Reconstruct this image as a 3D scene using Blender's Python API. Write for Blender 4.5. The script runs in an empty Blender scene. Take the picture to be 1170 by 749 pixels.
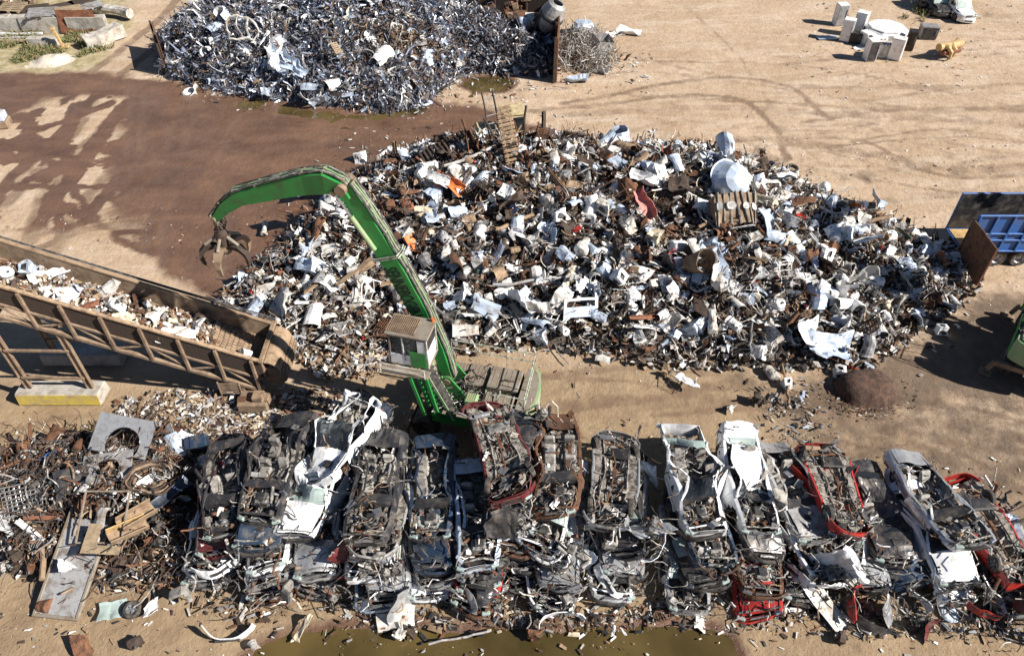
import bpy, math, random
import numpy as np
R = math.radians
random.seed(7); rng = np.random.default_rng(7)
scene = bpy.context.scene
COL = scene.collection

# ------------------------------------------------------------------ camera, sky, sun, exposure
F_PX, PITCH, CAMZ = 850.0, R(43.4), 25.0
cam = bpy.data.cameras.new('camera'); cam.sensor_width = 36; cam.lens = 36 * F_PX / 1170
cam.clip_end = 2000; cam.clip_start = .5
camo = bpy.data.objects.new('camera', cam); COL.objects.link(camo)
camo.location = (0, 0, CAMZ); camo.rotation_euler = (math.pi / 2 - PITCH, 0, 0)
scene.camera = camo
world = bpy.data.worlds.new('World'); scene.world = world; world.use_nodes = True
wn = world.node_tree; bg = wn.nodes['Background']
sky = wn.nodes.new('ShaderNodeTexSky'); sky.sky_type = 'NISHITA'; sky.sun_disc = False
SUN_EL = R(36); SUN_AZ = math.atan2(.945, -.326)      # compass angle from +Y of the direction towards the sun
sky.sun_elevation = SUN_EL; sky.sun_rotation = SUN_AZ; sky.air_density = .7; sky.dust_density = .5; sky.altitude = 1200
wn.links.new(sky.outputs[0], bg.inputs[0]); bg.inputs[1].default_value = .05
sl = bpy.data.lights.new('sun', 'SUN'); sl.energy = 5.0; sl.angle = R(.5); sl.color = (1, .945, .87)
so = bpy.data.objects.new('sun', sl); COL.objects.link(so)
so.rotation_euler = (math.pi / 2 - SUN_EL, 0, math.atan2(.945, .326)); so.location = (30, -10, 60)
scene.view_settings.view_transform = 'Standard'; scene.view_settings.look = 'None'
scene.view_settings.gamma = 1; scene.view_settings.exposure = .7
scene.render.engine = 'CYCLES'
scene.cycles.max_bounces = 5; scene.cycles.diffuse_bounces = 1; scene.cycles.glossy_bounces = 2

# ------------------------------------------------------------------ helpers
_c, _s = math.cos(PITCH), math.sin(PITCH)
def G(px, py, z=0.0):
    """world point at height z seen at a given place of the photograph (1170 x 749)"""
    u = (px - 585) / F_PX; v = (py - 374.5) / F_PX
    d = (u, _c - v * _s, -_s - v * _c); t = (z - CAMZ) / d[2]
    return np.array([d[0] * t, d[1] * t, z])
def proj(p):
    y, z = p[1], p[2] - CAMZ; Z = y * _c - z * _s
    return 585 + F_PX * p[0] / Z, 374.5 + F_PX * (-y * _s - z * _c) / Z
def GG(pts, z=0.0): return [tuple(G(a, b, z)[:2]) for a, b in pts]

def h3(ix, iy, iz, seed):
    n = (ix * 73856093) ^ (iy * 19349663) ^ (iz * 83492791) ^ (seed * 40503 + 17)
    n = n & 0xffffffff; n = ((n ^ (n >> 13)) * 1274126177) & 0xffffffff
    return ((n ^ (n >> 16)) & 0xffff) / 32767.5 - 1
def noise3(P, seed=0):
    P = np.asarray(P, float); i = np.floor(P).astype(np.int64); f = P - i; f = f * f * (3 - 2 * f); o = 0
    for a in (0, 1):
        for b in (0, 1):
            for c in (0, 1):
                w = (f[:, 0] if a else 1 - f[:, 0]) * (f[:, 1] if b else 1 - f[:, 1]) * (f[:, 2] if c else 1 - f[:, 2])
                o = o + w * h3(i[:, 0] + a, i[:, 1] + b, i[:, 2] + c, seed)
    return o
def vn(P, seed, fr): return np.stack([noise3(P * fr + 31.7, seed + k * 101) for k in range(3)], 1)
def crump(V, seed, amp, fr=2.0):
    V = np.asarray(V, float)
    return V + amp * vn(V, seed, fr) + amp * .45 * np.abs(vn(V, seed + 7, fr * 2.3))
def n2(x, y, seed=0, fr=1.0):
    return noise3(np.stack([x * fr + 500, y * fr + 500, np.zeros_like(x) + .37], 1), seed)

def Rx(a): c, s = math.cos(a), math.sin(a); return np.array([[1, 0, 0], [0, c, -s], [0, s, c]])
def Ry(a): c, s = math.cos(a), math.sin(a); return np.array([[c, 0, s], [0, 1, 0], [-s, 0, c]])
def Rz(a): c, s = math.cos(a), math.sin(a); return np.array([[c, -s, 0], [s, c, 0], [0, 0, 1]])
def rot(rx=0, ry=0, rz=0): return Rz(rz) @ Ry(ry) @ Rx(rx)

def _cb_topo():
    idx = {}; k = 0
    for sx in (-1, 1):
        for sy in (-1, 1):
            for sz in (-1, 1):
                for a in range(3): idx[(sx, sy, sz, a)] = k; k += 1
    F = []
    for a in range(3):
        b, c = (a + 1) % 3, (a + 2) % 3
        for s in (-1, 1):
            q = []
            for (t, u) in ((-1, -1), (1, -1), (1, 1), (-1, 1)):
                g = [0, 0, 0]; g[a] = s; g[b] = t; g[c] = u; q.append(idx[(*g, a)])
            F.append(q if s > 0 else q[::-1])
        for s in (-1, 1):
            for t in (-1, 1):                      # edge along axis a, between faces b(s) and c(t)
                q = []
                for (e, ax) in ((-1, b), (1, b), (1, c), (-1, c)):
                    g = [0, 0, 0]; g[a] = e; g[b] = s; g[c] = t; q.append(idx[(*g, ax)])
                F.append(q if s * t < 0 else q[::-1])
    for g in [(x, y, z) for x in (-1, 1) for y in (-1, 1) for z in (-1, 1)]:
        q = [idx[(*g, 0)], idx[(*g, 1)], idx[(*g, 2)]]
        F.append(q if g[0] * g[1] * g[2] > 0 else q[::-1])
    key = sorted(idx, key=idx.get); return key, F
_CBK, _CBF = _cb_topo()
def cbox(sx, sy, sz, c=(0, 0, 0), m=None, b=None):
    h = (sx / 2, sy / 2, sz / 2); b = min(h) * .25 if b is None else min(b, min(h) * .9)
    V = np.array([[k[i] * (h[i] if k[3] == i else h[i] - b) for i in range(3)] for k in _CBK])
    if m is not None: V = V @ np.asarray(m).T
    return V + np.array(c), _CBF
def box(sx, sy, sz, c=(0, 0, 0), m=None):
    V = np.array([[x * sx / 2, y * sy / 2, z * sz / 2] for x in (-1, 1) for y in (-1, 1) for z in (-1, 1)])
    if m is not None: V = V @ np.asarray(m).T
    return V + np.array(c), [(0, 1, 3, 2), (4, 6, 7, 5), (0, 4, 5, 1), (2, 3, 7, 6), (0, 2, 6, 4), (1, 5, 7, 3)]
def sgbox(sx, sy, sz, n=(3, 3, 3), open_top=False):
    """box with subdivided faces, for denting"""
    Vs, Fs, k = [], [], 0
    S = (sx, sy, sz)
    for a in range(3):
        b, c = (a + 1) % 3, (a + 2) % 3
        for s in (-1, 1):
            if open_top and a == 2 and s == 1: continue
            nb, nc = n[b], n[c]
            for i in range(nb + 1):
                for j in range(nc + 1):
                    g = [0, 0, 0]; g[a] = s * S[a] / 2; g[b] = S[b] * (i / nb - .5); g[c] = S[c] * (j / nc - .5); Vs.append(g)
            for i in range(nb):
                for j in range(nc):
                    q = [k + i * (nc + 1) + j, k + (i + 1) * (nc + 1) + j, k + (i + 1) * (nc + 1) + j + 1, k + i * (nc + 1) + j + 1]
                    Fs.append(q if s > 0 else q[::-1])
            k += (nb + 1) * (nc + 1)
    return np.array(Vs, float), Fs
def frame_of(d):
    d = np.asarray(d, float); d = d / (np.linalg.norm(d) + 1e-9)
    a = np.array([0, 0, 1.]) if abs(d[2]) < .9 else np.array([1., 0, 0])
    u = np.cross(a, d); u /= np.linalg.norm(u); return u, np.cross(d, u), d
def cyl(p0, p1, r0, r1=None, n=12, caps=True):
    r1 = r0 if r1 is None else r1; p0 = np.array(p0, float); p1 = np.array(p1, float); u, v, d = frame_of(p1 - p0)
    V = []
    for p, r in ((p0, r0), (p1, r1)):
        for i in range(n):
            a = 2 * math.pi * i / n; V.append(p + r * (math.cos(a) * u + math.sin(a) * v))
    F = [(i, (i + 1) % n, n + (i + 1) % n, n + i) for i in range(n)]
    if caps: F += [tuple(range(n))[::-1], tuple(range(n, 2 * n))]
    return np.array(V), F
def tube(pts, r, n=6, caps=True):
    pts = [np.array(p, float) for p in pts]; V, F = [], []; m = len(pts)
    rr = r if hasattr(r, '__len__') else [r] * m
    pu = None
    for i, p in enumerate(pts):
        d = pts[min(i + 1, m - 1)] - pts[max(i - 1, 0)]; u, v, d = frame_of(d)
        if pu is not None:
            u = pu - d * np.dot(pu, d); u /= (np.linalg.norm(u) + 1e-9); v = np.cross(d, u)
        pu = u
        for k in range(n):
            a = 2 * math.pi * k / n; V.append(p + rr[i] * (math.cos(a) * u + math.sin(a) * v))
    for i in range(m - 1):
        for k in range(n): F.append((i * n + k, i * n + (k + 1) % n, (i + 1) * n + (k + 1) % n, (i + 1) * n + k))
    if caps: F += [tuple(range(n))[::-1], tuple(range((m - 1) * n, m * n))]
    return np.array(V), F
def bar(p0, p1, w, h):
    """rectangular bar from p0 to p1"""
    p0 = np.array(p0, float); p1 = np.array(p1, float); d = p1 - p0; L = np.linalg.norm(d)
    x = d / L; up = np.array([0, 0, 1.]) if abs(x[2]) < .95 else np.array([0, 1., 0]); y = np.cross(up, x); y /= np.linalg.norm(y); z = np.cross(x, y)
    return cbox(L, w, h, (p0 + p1) / 2, np.stack([x, y, z], 1), b=min(w, h) * .12)
def grid(nu, nv, fn):
    V = np.array([fn(i / nu, j / nv) for i in range(nu + 1) for j in range(nv + 1)], float)
    F = [(i * (nv + 1) + j, (i + 1) * (nv + 1) + j, (i + 1) * (nv + 1) + j + 1, i * (nv + 1) + j + 1) for i in range(nu) for j in range(nv)]
    return V, F
def thick(VF, t):
    """sheet -> thin slab by shifting a copy along vertex normals"""
    V, F = VF; N = np.zeros_like(V)
    for f in F:
        a, b, c = V[f[0]], V[f[1]], V[f[2]]; n = np.cross(b - a, c - a)
        for k in f: N[k] += n
    N /= (np.linalg.norm(N, axis=1, keepdims=True) + 1e-9); m = len(V); E = {}
    for f in F:
        for i in range(len(f)):
            e = (f[i], f[(i + 1) % len(f)]); E[e] = 1
    out = list(map(tuple, F)) + [tuple(k + m for k in f)[::-1] for f in F]
    for (a, b) in E:
        if (b, a) not in E: out.append((b, a, a + m, b + m))
    return np.concatenate([V, V - N * t]), out
def lathe(prof, n=20, ax='z'):
    V, F = [], []
    for (r, z) in prof:
        for k in range(n):
            a = 2 * math.pi * k / n; V.append((r * math.cos(a), r * math.sin(a), z))
    m = len(prof)
    for i in range(m - 1):
        for k in range(n): F.append((i * n + k, i * n + (k + 1) % n, (i + 1) * n + (k + 1) % n, (i + 1) * n + k))
    V = np.array(V)
    if ax == 'x': V = V[:, [2, 0, 1]]
    if ax == 'y': V = V[:, [1, 2, 0]]
    return V, F
def prism(poly, t, plane='xz', c=0.0):
    """extrude a 2-D outline; plane xz -> thickness along y"""
    n = len(poly); V = []
    for s in (-t / 2, t / 2):
        for (a, b) in poly:
            V.append({'xz': (a, c + s, b), 'xy': (a, b, c + s), 'yz': (c + s, a, b)}[plane])
    ar = sum(poly[i][0] * poly[(i + 1) % n][1] - poly[(i + 1) % n][0] * poly[i][1] for i in range(n))
    fl = (ar > 0) ^ (plane == 'xz')
    F = [tuple(range(n)), tuple(range(n, 2 * n))[::-1]] + [(i, n + i, n + (i + 1) % n, (i + 1) % n) for i in range(n)]
    if fl: F = [f[::-1] for f in F]
    return np.array(V, float), F

class MB:
    def __init__(s): s.V = []; s.F = []; s.M = []; s.n = 0; s.mats = []
    def add(s, VF, mat, post=None):
        V, F = VF
        if post is not None: V = post(V)
        if mat not in s.mats: s.mats.append(mat)
        k = s.mats.index(mat); n = s.n
        s.V.append(V); s.F += [tuple(i + n for i in f) for f in F]; s.M += [k] * len(F); s.n += len(V); return s
    def mesh(s, name, smooth=False):
        me = bpy.data.meshes.new(name); me.from_pydata(np.concatenate(s.V).tolist(), [], s.F)
        for m in s.mats: me.materials.append(m)
        me.polygons.foreach_set('material_index', s.M)
        if smooth: me.polygons.foreach_set('use_smooth', [True] * len(s.F))
        me.update(); return me
    def build(s, name, parent=None, smooth=False, loc=None, shift=True):
        """one mesh object; its origin is moved to the middle of its base"""
        V = np.concatenate(s.V); o = bpy.data.objects.new(name, None)
        me = s.mesh(name, smooth); bpy.data.objects.remove(o)
        o = bpy.data.objects.new(name, me); COL.objects.link(o)
        if parent is not None: o.parent = parent
        if loc is not None: o.location = loc
        elif shift:
            c = (V.min(0) + V.max(0)) / 2; c[2] = V[:, 2].min()
            co = (V - c).ravel(); me.vertices.foreach_set('co', co); me.update(); o.location = c
        return o
def bulk(name, V, Q, mats, mi, smooth=False):
    """large quad mesh from arrays"""
    me = bpy.data.meshes.new(name); nq = len(Q)
    me.vertices.add(len(V)); me.vertices.foreach_set('co', V.astype(np.float32).ravel())
    me.loops.add(nq * 4); me.loops.foreach_set('vertex_index', Q.astype(np.int32).ravel())
    me.polygons.add(nq); me.polygons.foreach_set('loop_start', np.arange(nq, dtype=np.int32) * 4)
    try: me.polygons.foreach_set('loop_total', np.full(nq, 4, dtype=np.int32))
    except Exception: pass
    for m in mats: me.materials.append(m)
    if mi is not None: me.polygons.foreach_set('material_index', mi.astype(np.int32))
    me.polygons.foreach_set('use_smooth', np.full(nq, smooth))
    me.update(calc_edges=True); me.validate()
    o = bpy.data.objects.new(name, me); COL.objects.link(o); return o
def tag(o, label=None, cat=None, group=None, kind=None):
    if label: o['label'] = label; o['kind'] = 'thing'
    if cat: o['category'] = cat
    if group: o['group'] = group
    if kind: o['kind'] = kind
    return o
def thing(name, label, cat, loc=(0, 0, 0), rz=0, group=None, eul=None):
    o = bpy.data.objects.new(name, None); COL.objects.link(o); o.empty_display_size = .3
    o.location = loc; o.rotation_euler = eul if eul else (0, 0, rz); return tag(o, label, cat, group)
def dup(src, loc, eul, label=None, group=None, scale=None):
    r = src.copy(); COL.objects.link(r); r.location = loc; r.rotation_euler = eul
    if scale: r.scale = scale
    if label: r['label'] = label
    if group: r['group'] = group
    for ch in list(src.children):
        c = ch.copy(); COL.objects.link(c); c.parent = r
        for g in list(ch.children):
            d = g.copy(); COL.objects.link(d); d.parent = c
    return r
def jit(L, k, a):
    """wandering polyline"""
    out = [np.array(L[0], float)]
    for i in range(len(L) - 1):
        for j in range(1, k + 1):
            p = np.array(L[i], float) * (1 - j / k) + np.array(L[i + 1], float) * j / k
            out.append(p + rng.normal(0, a, 3) * (0 if (i == len(L) - 2 and j == k) else 1))
    return out

# ------------------------------------------------------------------ materials
def mat(name, col, rough=.6, metal=0.0, dirt=.35, dcol=(.13, .09, .06), scale=3.0, bump=.25, var=.12, rust=0.0, edge=.12, bscale=None):
    m = bpy.data.materials.new(name); m.use_nodes = True; t = m.node_tree; N = t.nodes; L = t.links
    bs = N['Principled BSDF']; tc = N.new('ShaderNodeTexCoord'); oi = N.new('ShaderNodeObjectInfo')
    off = N.new('ShaderNodeVectorMath'); off.operation = 'MULTIPLY_ADD'
    off.inputs[1].default_value = (37, 19, 53)
    cmb = N.new('ShaderNodeCombineXYZ')
    for i in range(3): L.new(oi.outputs['Random'], cmb.inputs[i])
    L.new(cmb.outputs[0], off.inputs[0]); L.new(tc.outputs['Object'], off.inputs[2])
    no = N.new('ShaderNodeTexNoise'); no.inputs['Scale'].default_value = scale; no.inputs['Detail'].default_value = 6; no.inputs['Roughness'].default_value = .65
    L.new(off.outputs[0], no.inputs['Vector'])
    rp = N.new('ShaderNodeValToRGB'); c0 = .5 + .22 * (1 - 2 * dirt); rp.color_ramp.elements[0].position = max(.02, c0 - edge); rp.color_ramp.elements[1].position = min(.98, c0 + edge)
    L.new(no.outputs['Fac'], rp.inputs[0])
    hs = N.new('ShaderNodeHueSaturation'); hs.inputs['Color'].default_value = (*col, 1)
    mr = N.new('ShaderNodeMapRange'); mr.inputs[3].default_value = 1 - var; mr.inputs[4].default_value = 1 + var
    L.new(oi.outputs['Random'], mr.inputs[0]); L.new(mr.outputs[0], hs.inputs['Value'])
    mx = N.new('ShaderNodeMix'); mx.data_type = 'RGBA'; L.new(rp.outputs[0], mx.inputs[0]); L.new(hs.outputs[0], mx.inputs[6]); mx.inputs[7].default_value = (*dcol, 1)
    last = mx.outputs[2]
    if rust > 0:
        n2_ = N.new('ShaderNodeTexNoise'); n2_.inputs['Scale'].default_value = scale * 2.7; n2_.inputs['Detail'].default_value = 4
        L.new(off.outputs[0], n2_.inputs['Vector']); r2 = N.new('ShaderNodeValToRGB')
        r2.color_ramp.elements[0].position = .66 - .25 * rust; r2.color_ramp.elements[1].position = .74 - .25 * rust; L.new(n2_.outputs['Fac'], r2.inputs[0])
        m2 = N.new('ShaderNodeMix'); m2.data_type = 'RGBA'; L.new(r2.outputs[0], m2.inputs[0]); L.new(last, m2.inputs[6]); m2.inputs[7].default_value = (.17, .07, .03, 1); last = m2.outputs[2]
    L.new(last, bs.inputs['Base Color'])
    bs.inputs['Metallic'].default_value = metal
    rr = N.new('ShaderNodeMapRange'); rr.inputs[3].default_value = rough; rr.inputs[4].default_value = min(1, rough + .3); L.new(rp.outputs[0], rr.inputs[0]); L.new(rr.outputs[0], bs.inputs['Roughness'])
    if bump:
        bp = N.new('ShaderNodeBump'); bp.inputs['Strength'].default_value = bump; bp.inputs['Distance'].default_value = .04
        nb = N.new('ShaderNodeTexNoise'); nb.inputs['Scale'].default_value = bscale or scale * 2.2; nb.inputs['Detail'].default_value = 3; L.new(off.outputs[0], nb.inputs['Vector'])
        L.new(nb.outputs['Fac'], bp.inputs['Height']); L.new(bp.outputs[0], bs.inputs['Normal'])
    return m
BR = (.15, .105, .07)
M = {
 'white': mat('white_enamel', (.80, .80, .79), .4, 0, .14, (.40, .34, .27), 2.4, .3, .08, rust=.08),
 'offwhite': mat('grimy_white', (.64, .62, .58), .55, 0, .32, (.25, .19, .13), 2.2, .35, .15, rust=.2),
 'paleblue': mat('pale_blue_enamel', (.52, .61, .74), .4, .1, .22, (.3, .27, .24), 2.2, .3, .12, rust=.08),
 'grey': mat('grey_sheet', (.40, .40, .40), .5, .2, .3, BR, 2.5, .35, .25, rust=.15),
 'steel': mat('bare_steel', (.50, .50, .51), .42, .75, .3, (.2, .16, .12), 3, .3, .2, rust=.1),
 'dark': mat('dark_plastic', (.025, .025, .028), .5, 0, .3, (.09, .075, .06), 3, .3, .3),
 'black': mat('black_rubber', (.02, .02, .021), .75, 0, .3, (.10, .085, .07), 4, .3, .2),
 'rust': mat('rusted_iron', (.17, .078, .04), .85, .1, .4, (.07, .04, .028), 4, .5, .25),
 'rustred': mat('red_rust_sheet', (.24, .095, .05), .8, .1, .35, (.11, .055, .035), 3, .4, .2),
 'tan': mat('tan_rust', (.33, .23, .145), .8, 0, .35, (.14, .09, .055), 3, .4, .2),
 'brown': mat('brown_metal', (.085, .058, .042), .8, .1, .4, (.05, .035, .028), 4, .4, .3),
 'cream': mat('cream_enamel', (.66, .57, .42), .5, 0, .25, BR, 2.5, .3, .1, rust=.15),
 'red': mat('red_paint', (.46, .035, .028), .4, 0, .2, (.12, .06, .05), 3, .25, .1, rust=.05),
 'maroon': mat('maroon_paint', (.13, .018, .022), .4, 0, .35, (.11, .08, .07), 3, .25, .1),
 'orange': mat('orange_paint', (.72, .2, .05), .5, 0, .2, BR, 3, .3, .1),
 'blue': mat('blue_paint', (.06, .14, .34), .4, .1, .25, BR, 3, .3, .15),
 'navy': mat('navy_paint', (.03, .055, .10), .35, .2, .3, (.12, .11, .10), 3, .25, .15),
 'teal': mat('green_paint', (.07, .16, .12), .5, 0, .3, BR, 3, .3, .2),
 'silver': mat('silver_paint', (.52, .53, .54), .32, .55, .25, (.22, .19, .16), 2.5, .25, .1),
 'carwhite': mat('white_car_paint', (.80, .81, .82), .3, 0, .14, (.36, .32, .28), 2, .2, .05),
 'charcoal': mat('charcoal_paint', (.045, .045, .05), .3, .3, .35, (.16, .14, .12), 2.5, .25, .1),
 'engine': mat('greasy_alloy', (.36, .345, .32), .5, .35, .5, (.05, .045, .04), 6, .5, .3),
 'under': mat('grimy_underbody', (.075, .068, .06), .7, .2, .55, (.34, .31, .27), 4.5, .6, .3, rust=.25, edge=.06),
 'seat': mat('grey_upholstery', (.34, .32, .29), .9, 0, .35, (.09, .08, .07), 4, .4, .3),
 'wire': mat('hoses', (.035, .033, .033), .6, 0, .4, (.15, .13, .11), 4, .2, .3),
 'rubber': mat('tyre_rubber', (.024, .024, .024), .8, 0, .45, (.13, .11, .09), 5, .4, .2),
 'rim': mat('dull_alloy_rim', (.42, .42, .42), .4, .7, .3, (.12, .1, .08), 4, .2, .2),
 'wood': mat('weathered_wood', (.40, .30, .19), .85, 0, .35, (.2, .15, .1), 5, .4, .2),
 'concrete': mat('concrete', (.46, .43, .38), .9, 0, .35, (.27, .22, .17), 2.5, .4, .1),
 'yellowc': mat('yellow_painted_concrete', (.58, .44, .08), .8, 0, .38, (.36, .28, .16), 2.5, .4, .05),
 'ochre': mat('faded_yellow_paint', (.58, .38, .16), .6, 0, .3, (.25, .18, .1), 3, .3, .05, rust=.15),
 'dozer': mat('pale_machine_yellow', (.60, .49, .27), .6, 0, .4, (.28, .21, .13), 3, .3, .05, rust=.1),
 'green': mat('machine_green', (.03, .27, .055), .42, 0, .24, (.09, .12, .06), 1.6, .12, .03),
 'greenpale': mat('dusty_machine_green', (.22, .38, .17), .6, 0, .4, (.38, .35, .24), 2.5, .25, .03),
 'machgrey': mat('dusty_machine_grey', (.27, .235, .19), .7, .1, .4, (.19, .145, .10), 2.5, .35, .1),
 'dusty': mat('dust_caked_steel', (.30, .215, .145), .85, .1, .4, (.16, .105, .07), 2.5, .5, .1),
 'truckblue': mat('truck_blue', (.03, .13, .40), .45, 0, .22, (.14, .13, .15), 2, .2, .03),
 'bluegrey': mat('sky_tinted_swarf', (.31, .355, .45), .36, .5, .3, (.17, .15, .14), 3, .2, .3),  # steel swarf with the sky's blue reflection put into its base colour
 'swarfdark': mat('dark_swarf', (.10, .105, .12), .45, .5, .4, (.12, .08, .06), 3, .2, .3),
 'swarfbrown': mat('brown_swarf', (.20, .135, .09), .7, .3, .4, (.1, .06, .04), 3, .2, .3),
 'sandw': mat('pale_sand', (.60, .54, .45), .95, 0, .3, (.42, .36, .28), 3, .5, .1),
 'dirtpile': mat('rusty_fines', (.135, .075, .048), .95, 0, .5, (.055, .036, .03), 5, .9, .05, bscale=22),
 'dirtgrey': mat('dusty_fines', (.30, .25, .2), .95, 0, .5, (.14, .1, .08), 5, .9, .05, bscale=22),
 'letter': mat('dark_green_lettering', (.006, .02, .01), .6, 0, .2, (.05, .09, .04), 4, 0, 0),
 'hosewhite': mat('pale_hydraulic_line', (.5, .52, .42), .5, .2, .4, (.08, .09, .06), 8, .2, .2),
 'leaf': mat('weed_leaves', (.13, .17, .05), .8, 0, .4, (.26, .22, .1), 3, 0, .2),
 'beacon': mat('orange_plastic', (.7, .16, .04), .4, 0, .1, BR, 3, 0, 0),
 'chrome': mat('cylinder_rod', (.6, .6, .6), .2, .9, .2, (.3, .28, .25), 4, 0, 0),
 'pink': mat('pale_red_sheet', (.55, .2, .17), .6, 0, .3, BR, 3, .3, .1),
 'heapbase': mat('packed_scrap_fines', (.15, .115, .085), .9, 0, .5, (.04, .034, .03), 3, 1.0, 0, bscale=9),
}
def glassmat(name, col, rough, alpha, crack=0):
    m = bpy.data.materials.new(name); m.use_nodes = True; t = m.node_tree; b = t.nodes['Principled BSDF']
    b.inputs['Base Color'].default_value = (*col, 1); b.inputs['Roughness'].default_value = rough; b.inputs['Alpha'].default_value = alpha
    n = t.nodes.new('ShaderNodeTexNoise'); n.inputs['Scale'].default_value = 6; n.inputs['Detail'].default_value = 5
    r = t.nodes.new('ShaderNodeMapRange'); r.inputs[1].default_value = .35; r.inputs[2].default_value = .65; r.inputs[3].default_value = rough; r.inputs[4].default_value = rough + .35
    t.links.new(n.outputs['Fac'], r.inputs[0]); t.links.new(r.outputs[0], b.inputs['Roughness']); return m
M['glass'] = glassmat('dark_window_glass', (.02, .025, .03), .08, .9)
M['cglass'] = glassmat('shattered_green_glass', (.42, .52, .49), .3, .75)
def watermat():
    m = bpy.data.materials.new('muddy_water'); m.use_nodes = True; t = m.node_tree; b = t.nodes['Principled BSDF']
    n = t.nodes.new('ShaderNodeTexNoise'); n.inputs['Scale'].default_value = .35; n.inputs['Detail'].default_value = 5
    r = t.nodes.new('ShaderNodeValToRGB'); r.color_ramp.elements[0].position = .35; r.color_ramp.elements[0].color = (.05, .037, .012, 1)
    r.color_ramp.elements[1].position = .65; r.color_ramp.elements[1].color = (.125, .088, .032, 1)
    tc = t.nodes.new('ShaderNodeTexCoord'); t.links.new(tc.outputs['Object'], n.inputs['Vector']); t.links.new(n.outputs['Fac'], r.inputs[0]); t.links.new(r.outputs[0], b.inputs['Base Color'])
    b.inputs['Roughness'].default_value = .05
    w = t.nodes.new('ShaderNodeTexNoise'); w.inputs['Scale'].default_value = 3; bp = t.nodes.new('ShaderNodeBump'); bp.inputs['Strength'].default_value = .06; bp.inputs['Distance'].default_value = .05
    t.links.new(tc.outputs['Object'], w.inputs['Vector']); t.links.new(w.outputs['Fac'], bp.inputs['Height']); t.links.new(bp.outputs[0], b.inputs['Normal'])
    return m
M['water'] = watermat()

# ------------------------------------------------------------------ ground
def sdist(poly, x, y):
    """signed distance to a polygon, positive inside"""
    P = np.array(poly, float); n = len(P); d = np.full(x.shape, 1e9); ins = np.zeros(x.shape, bool)
    for i in range(n):
        a, b = P[i], P[(i + 1) % n]; e = b - a; wx, wy = x - a[0], y - a[1]
        t = np.clip((wx * e[0] + wy * e[1]) / (e @ e + 1e-12), 0, 1); d = np.minimum(d, np.hypot(wx - t * e[0], wy - t * e[1]))
        c = ((a[1] <= y) & (b[1] > y)) | ((b[1] <= y) & (a[1] > y))
        with np.errstate(divide='ignore', invalid='ignore'): xi = a[0] + (y - a[1]) / (b[1] - a[1]) * e[0]
        ins ^= c & (x < xi)
    return np.where(ins, d, -d)
def ldist(line, x, y):
    P = np.array(line, float); d = np.full(x.shape, 1e9)
    for i in range(len(P) - 1):
        a, b = P[i], P[i + 1]; e = b - a; wx, wy = x - a[0], y - a[1]; t = np.clip((wx * e[0] + wy * e[1]) / (e @ e + 1e-12), 0, 1)
        d = np.minimum(d, np.hypot(wx - t * e[0], wy - t * e[1]))
    return d
def smooth(a, b, v): t = np.clip((v - a) / (b - a), 0, 1); return t * t * (3 - 2 * t)
def curve(pts, k=8):
    """Catmull-Rom through points"""
    P = [pts[0]] + list(pts) + [pts[-1]]; P = np.array(P, float); o = []
    for i in range(1, len(P) - 2):
        for j in range(k):
            t = j / k; o.append(.5 * ((2 * P[i]) + (-P[i - 1] + P[i + 1]) * t + (2 * P[i - 1] - 5 * P[i] + 4 * P[i + 1] - P[i + 2]) * t * t + (-P[i - 1] + 3 * P[i] - 3 * P[i + 1] + P[i + 2]) * t ** 3))
    o.append(P[-2]); return np.array(o)

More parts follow.
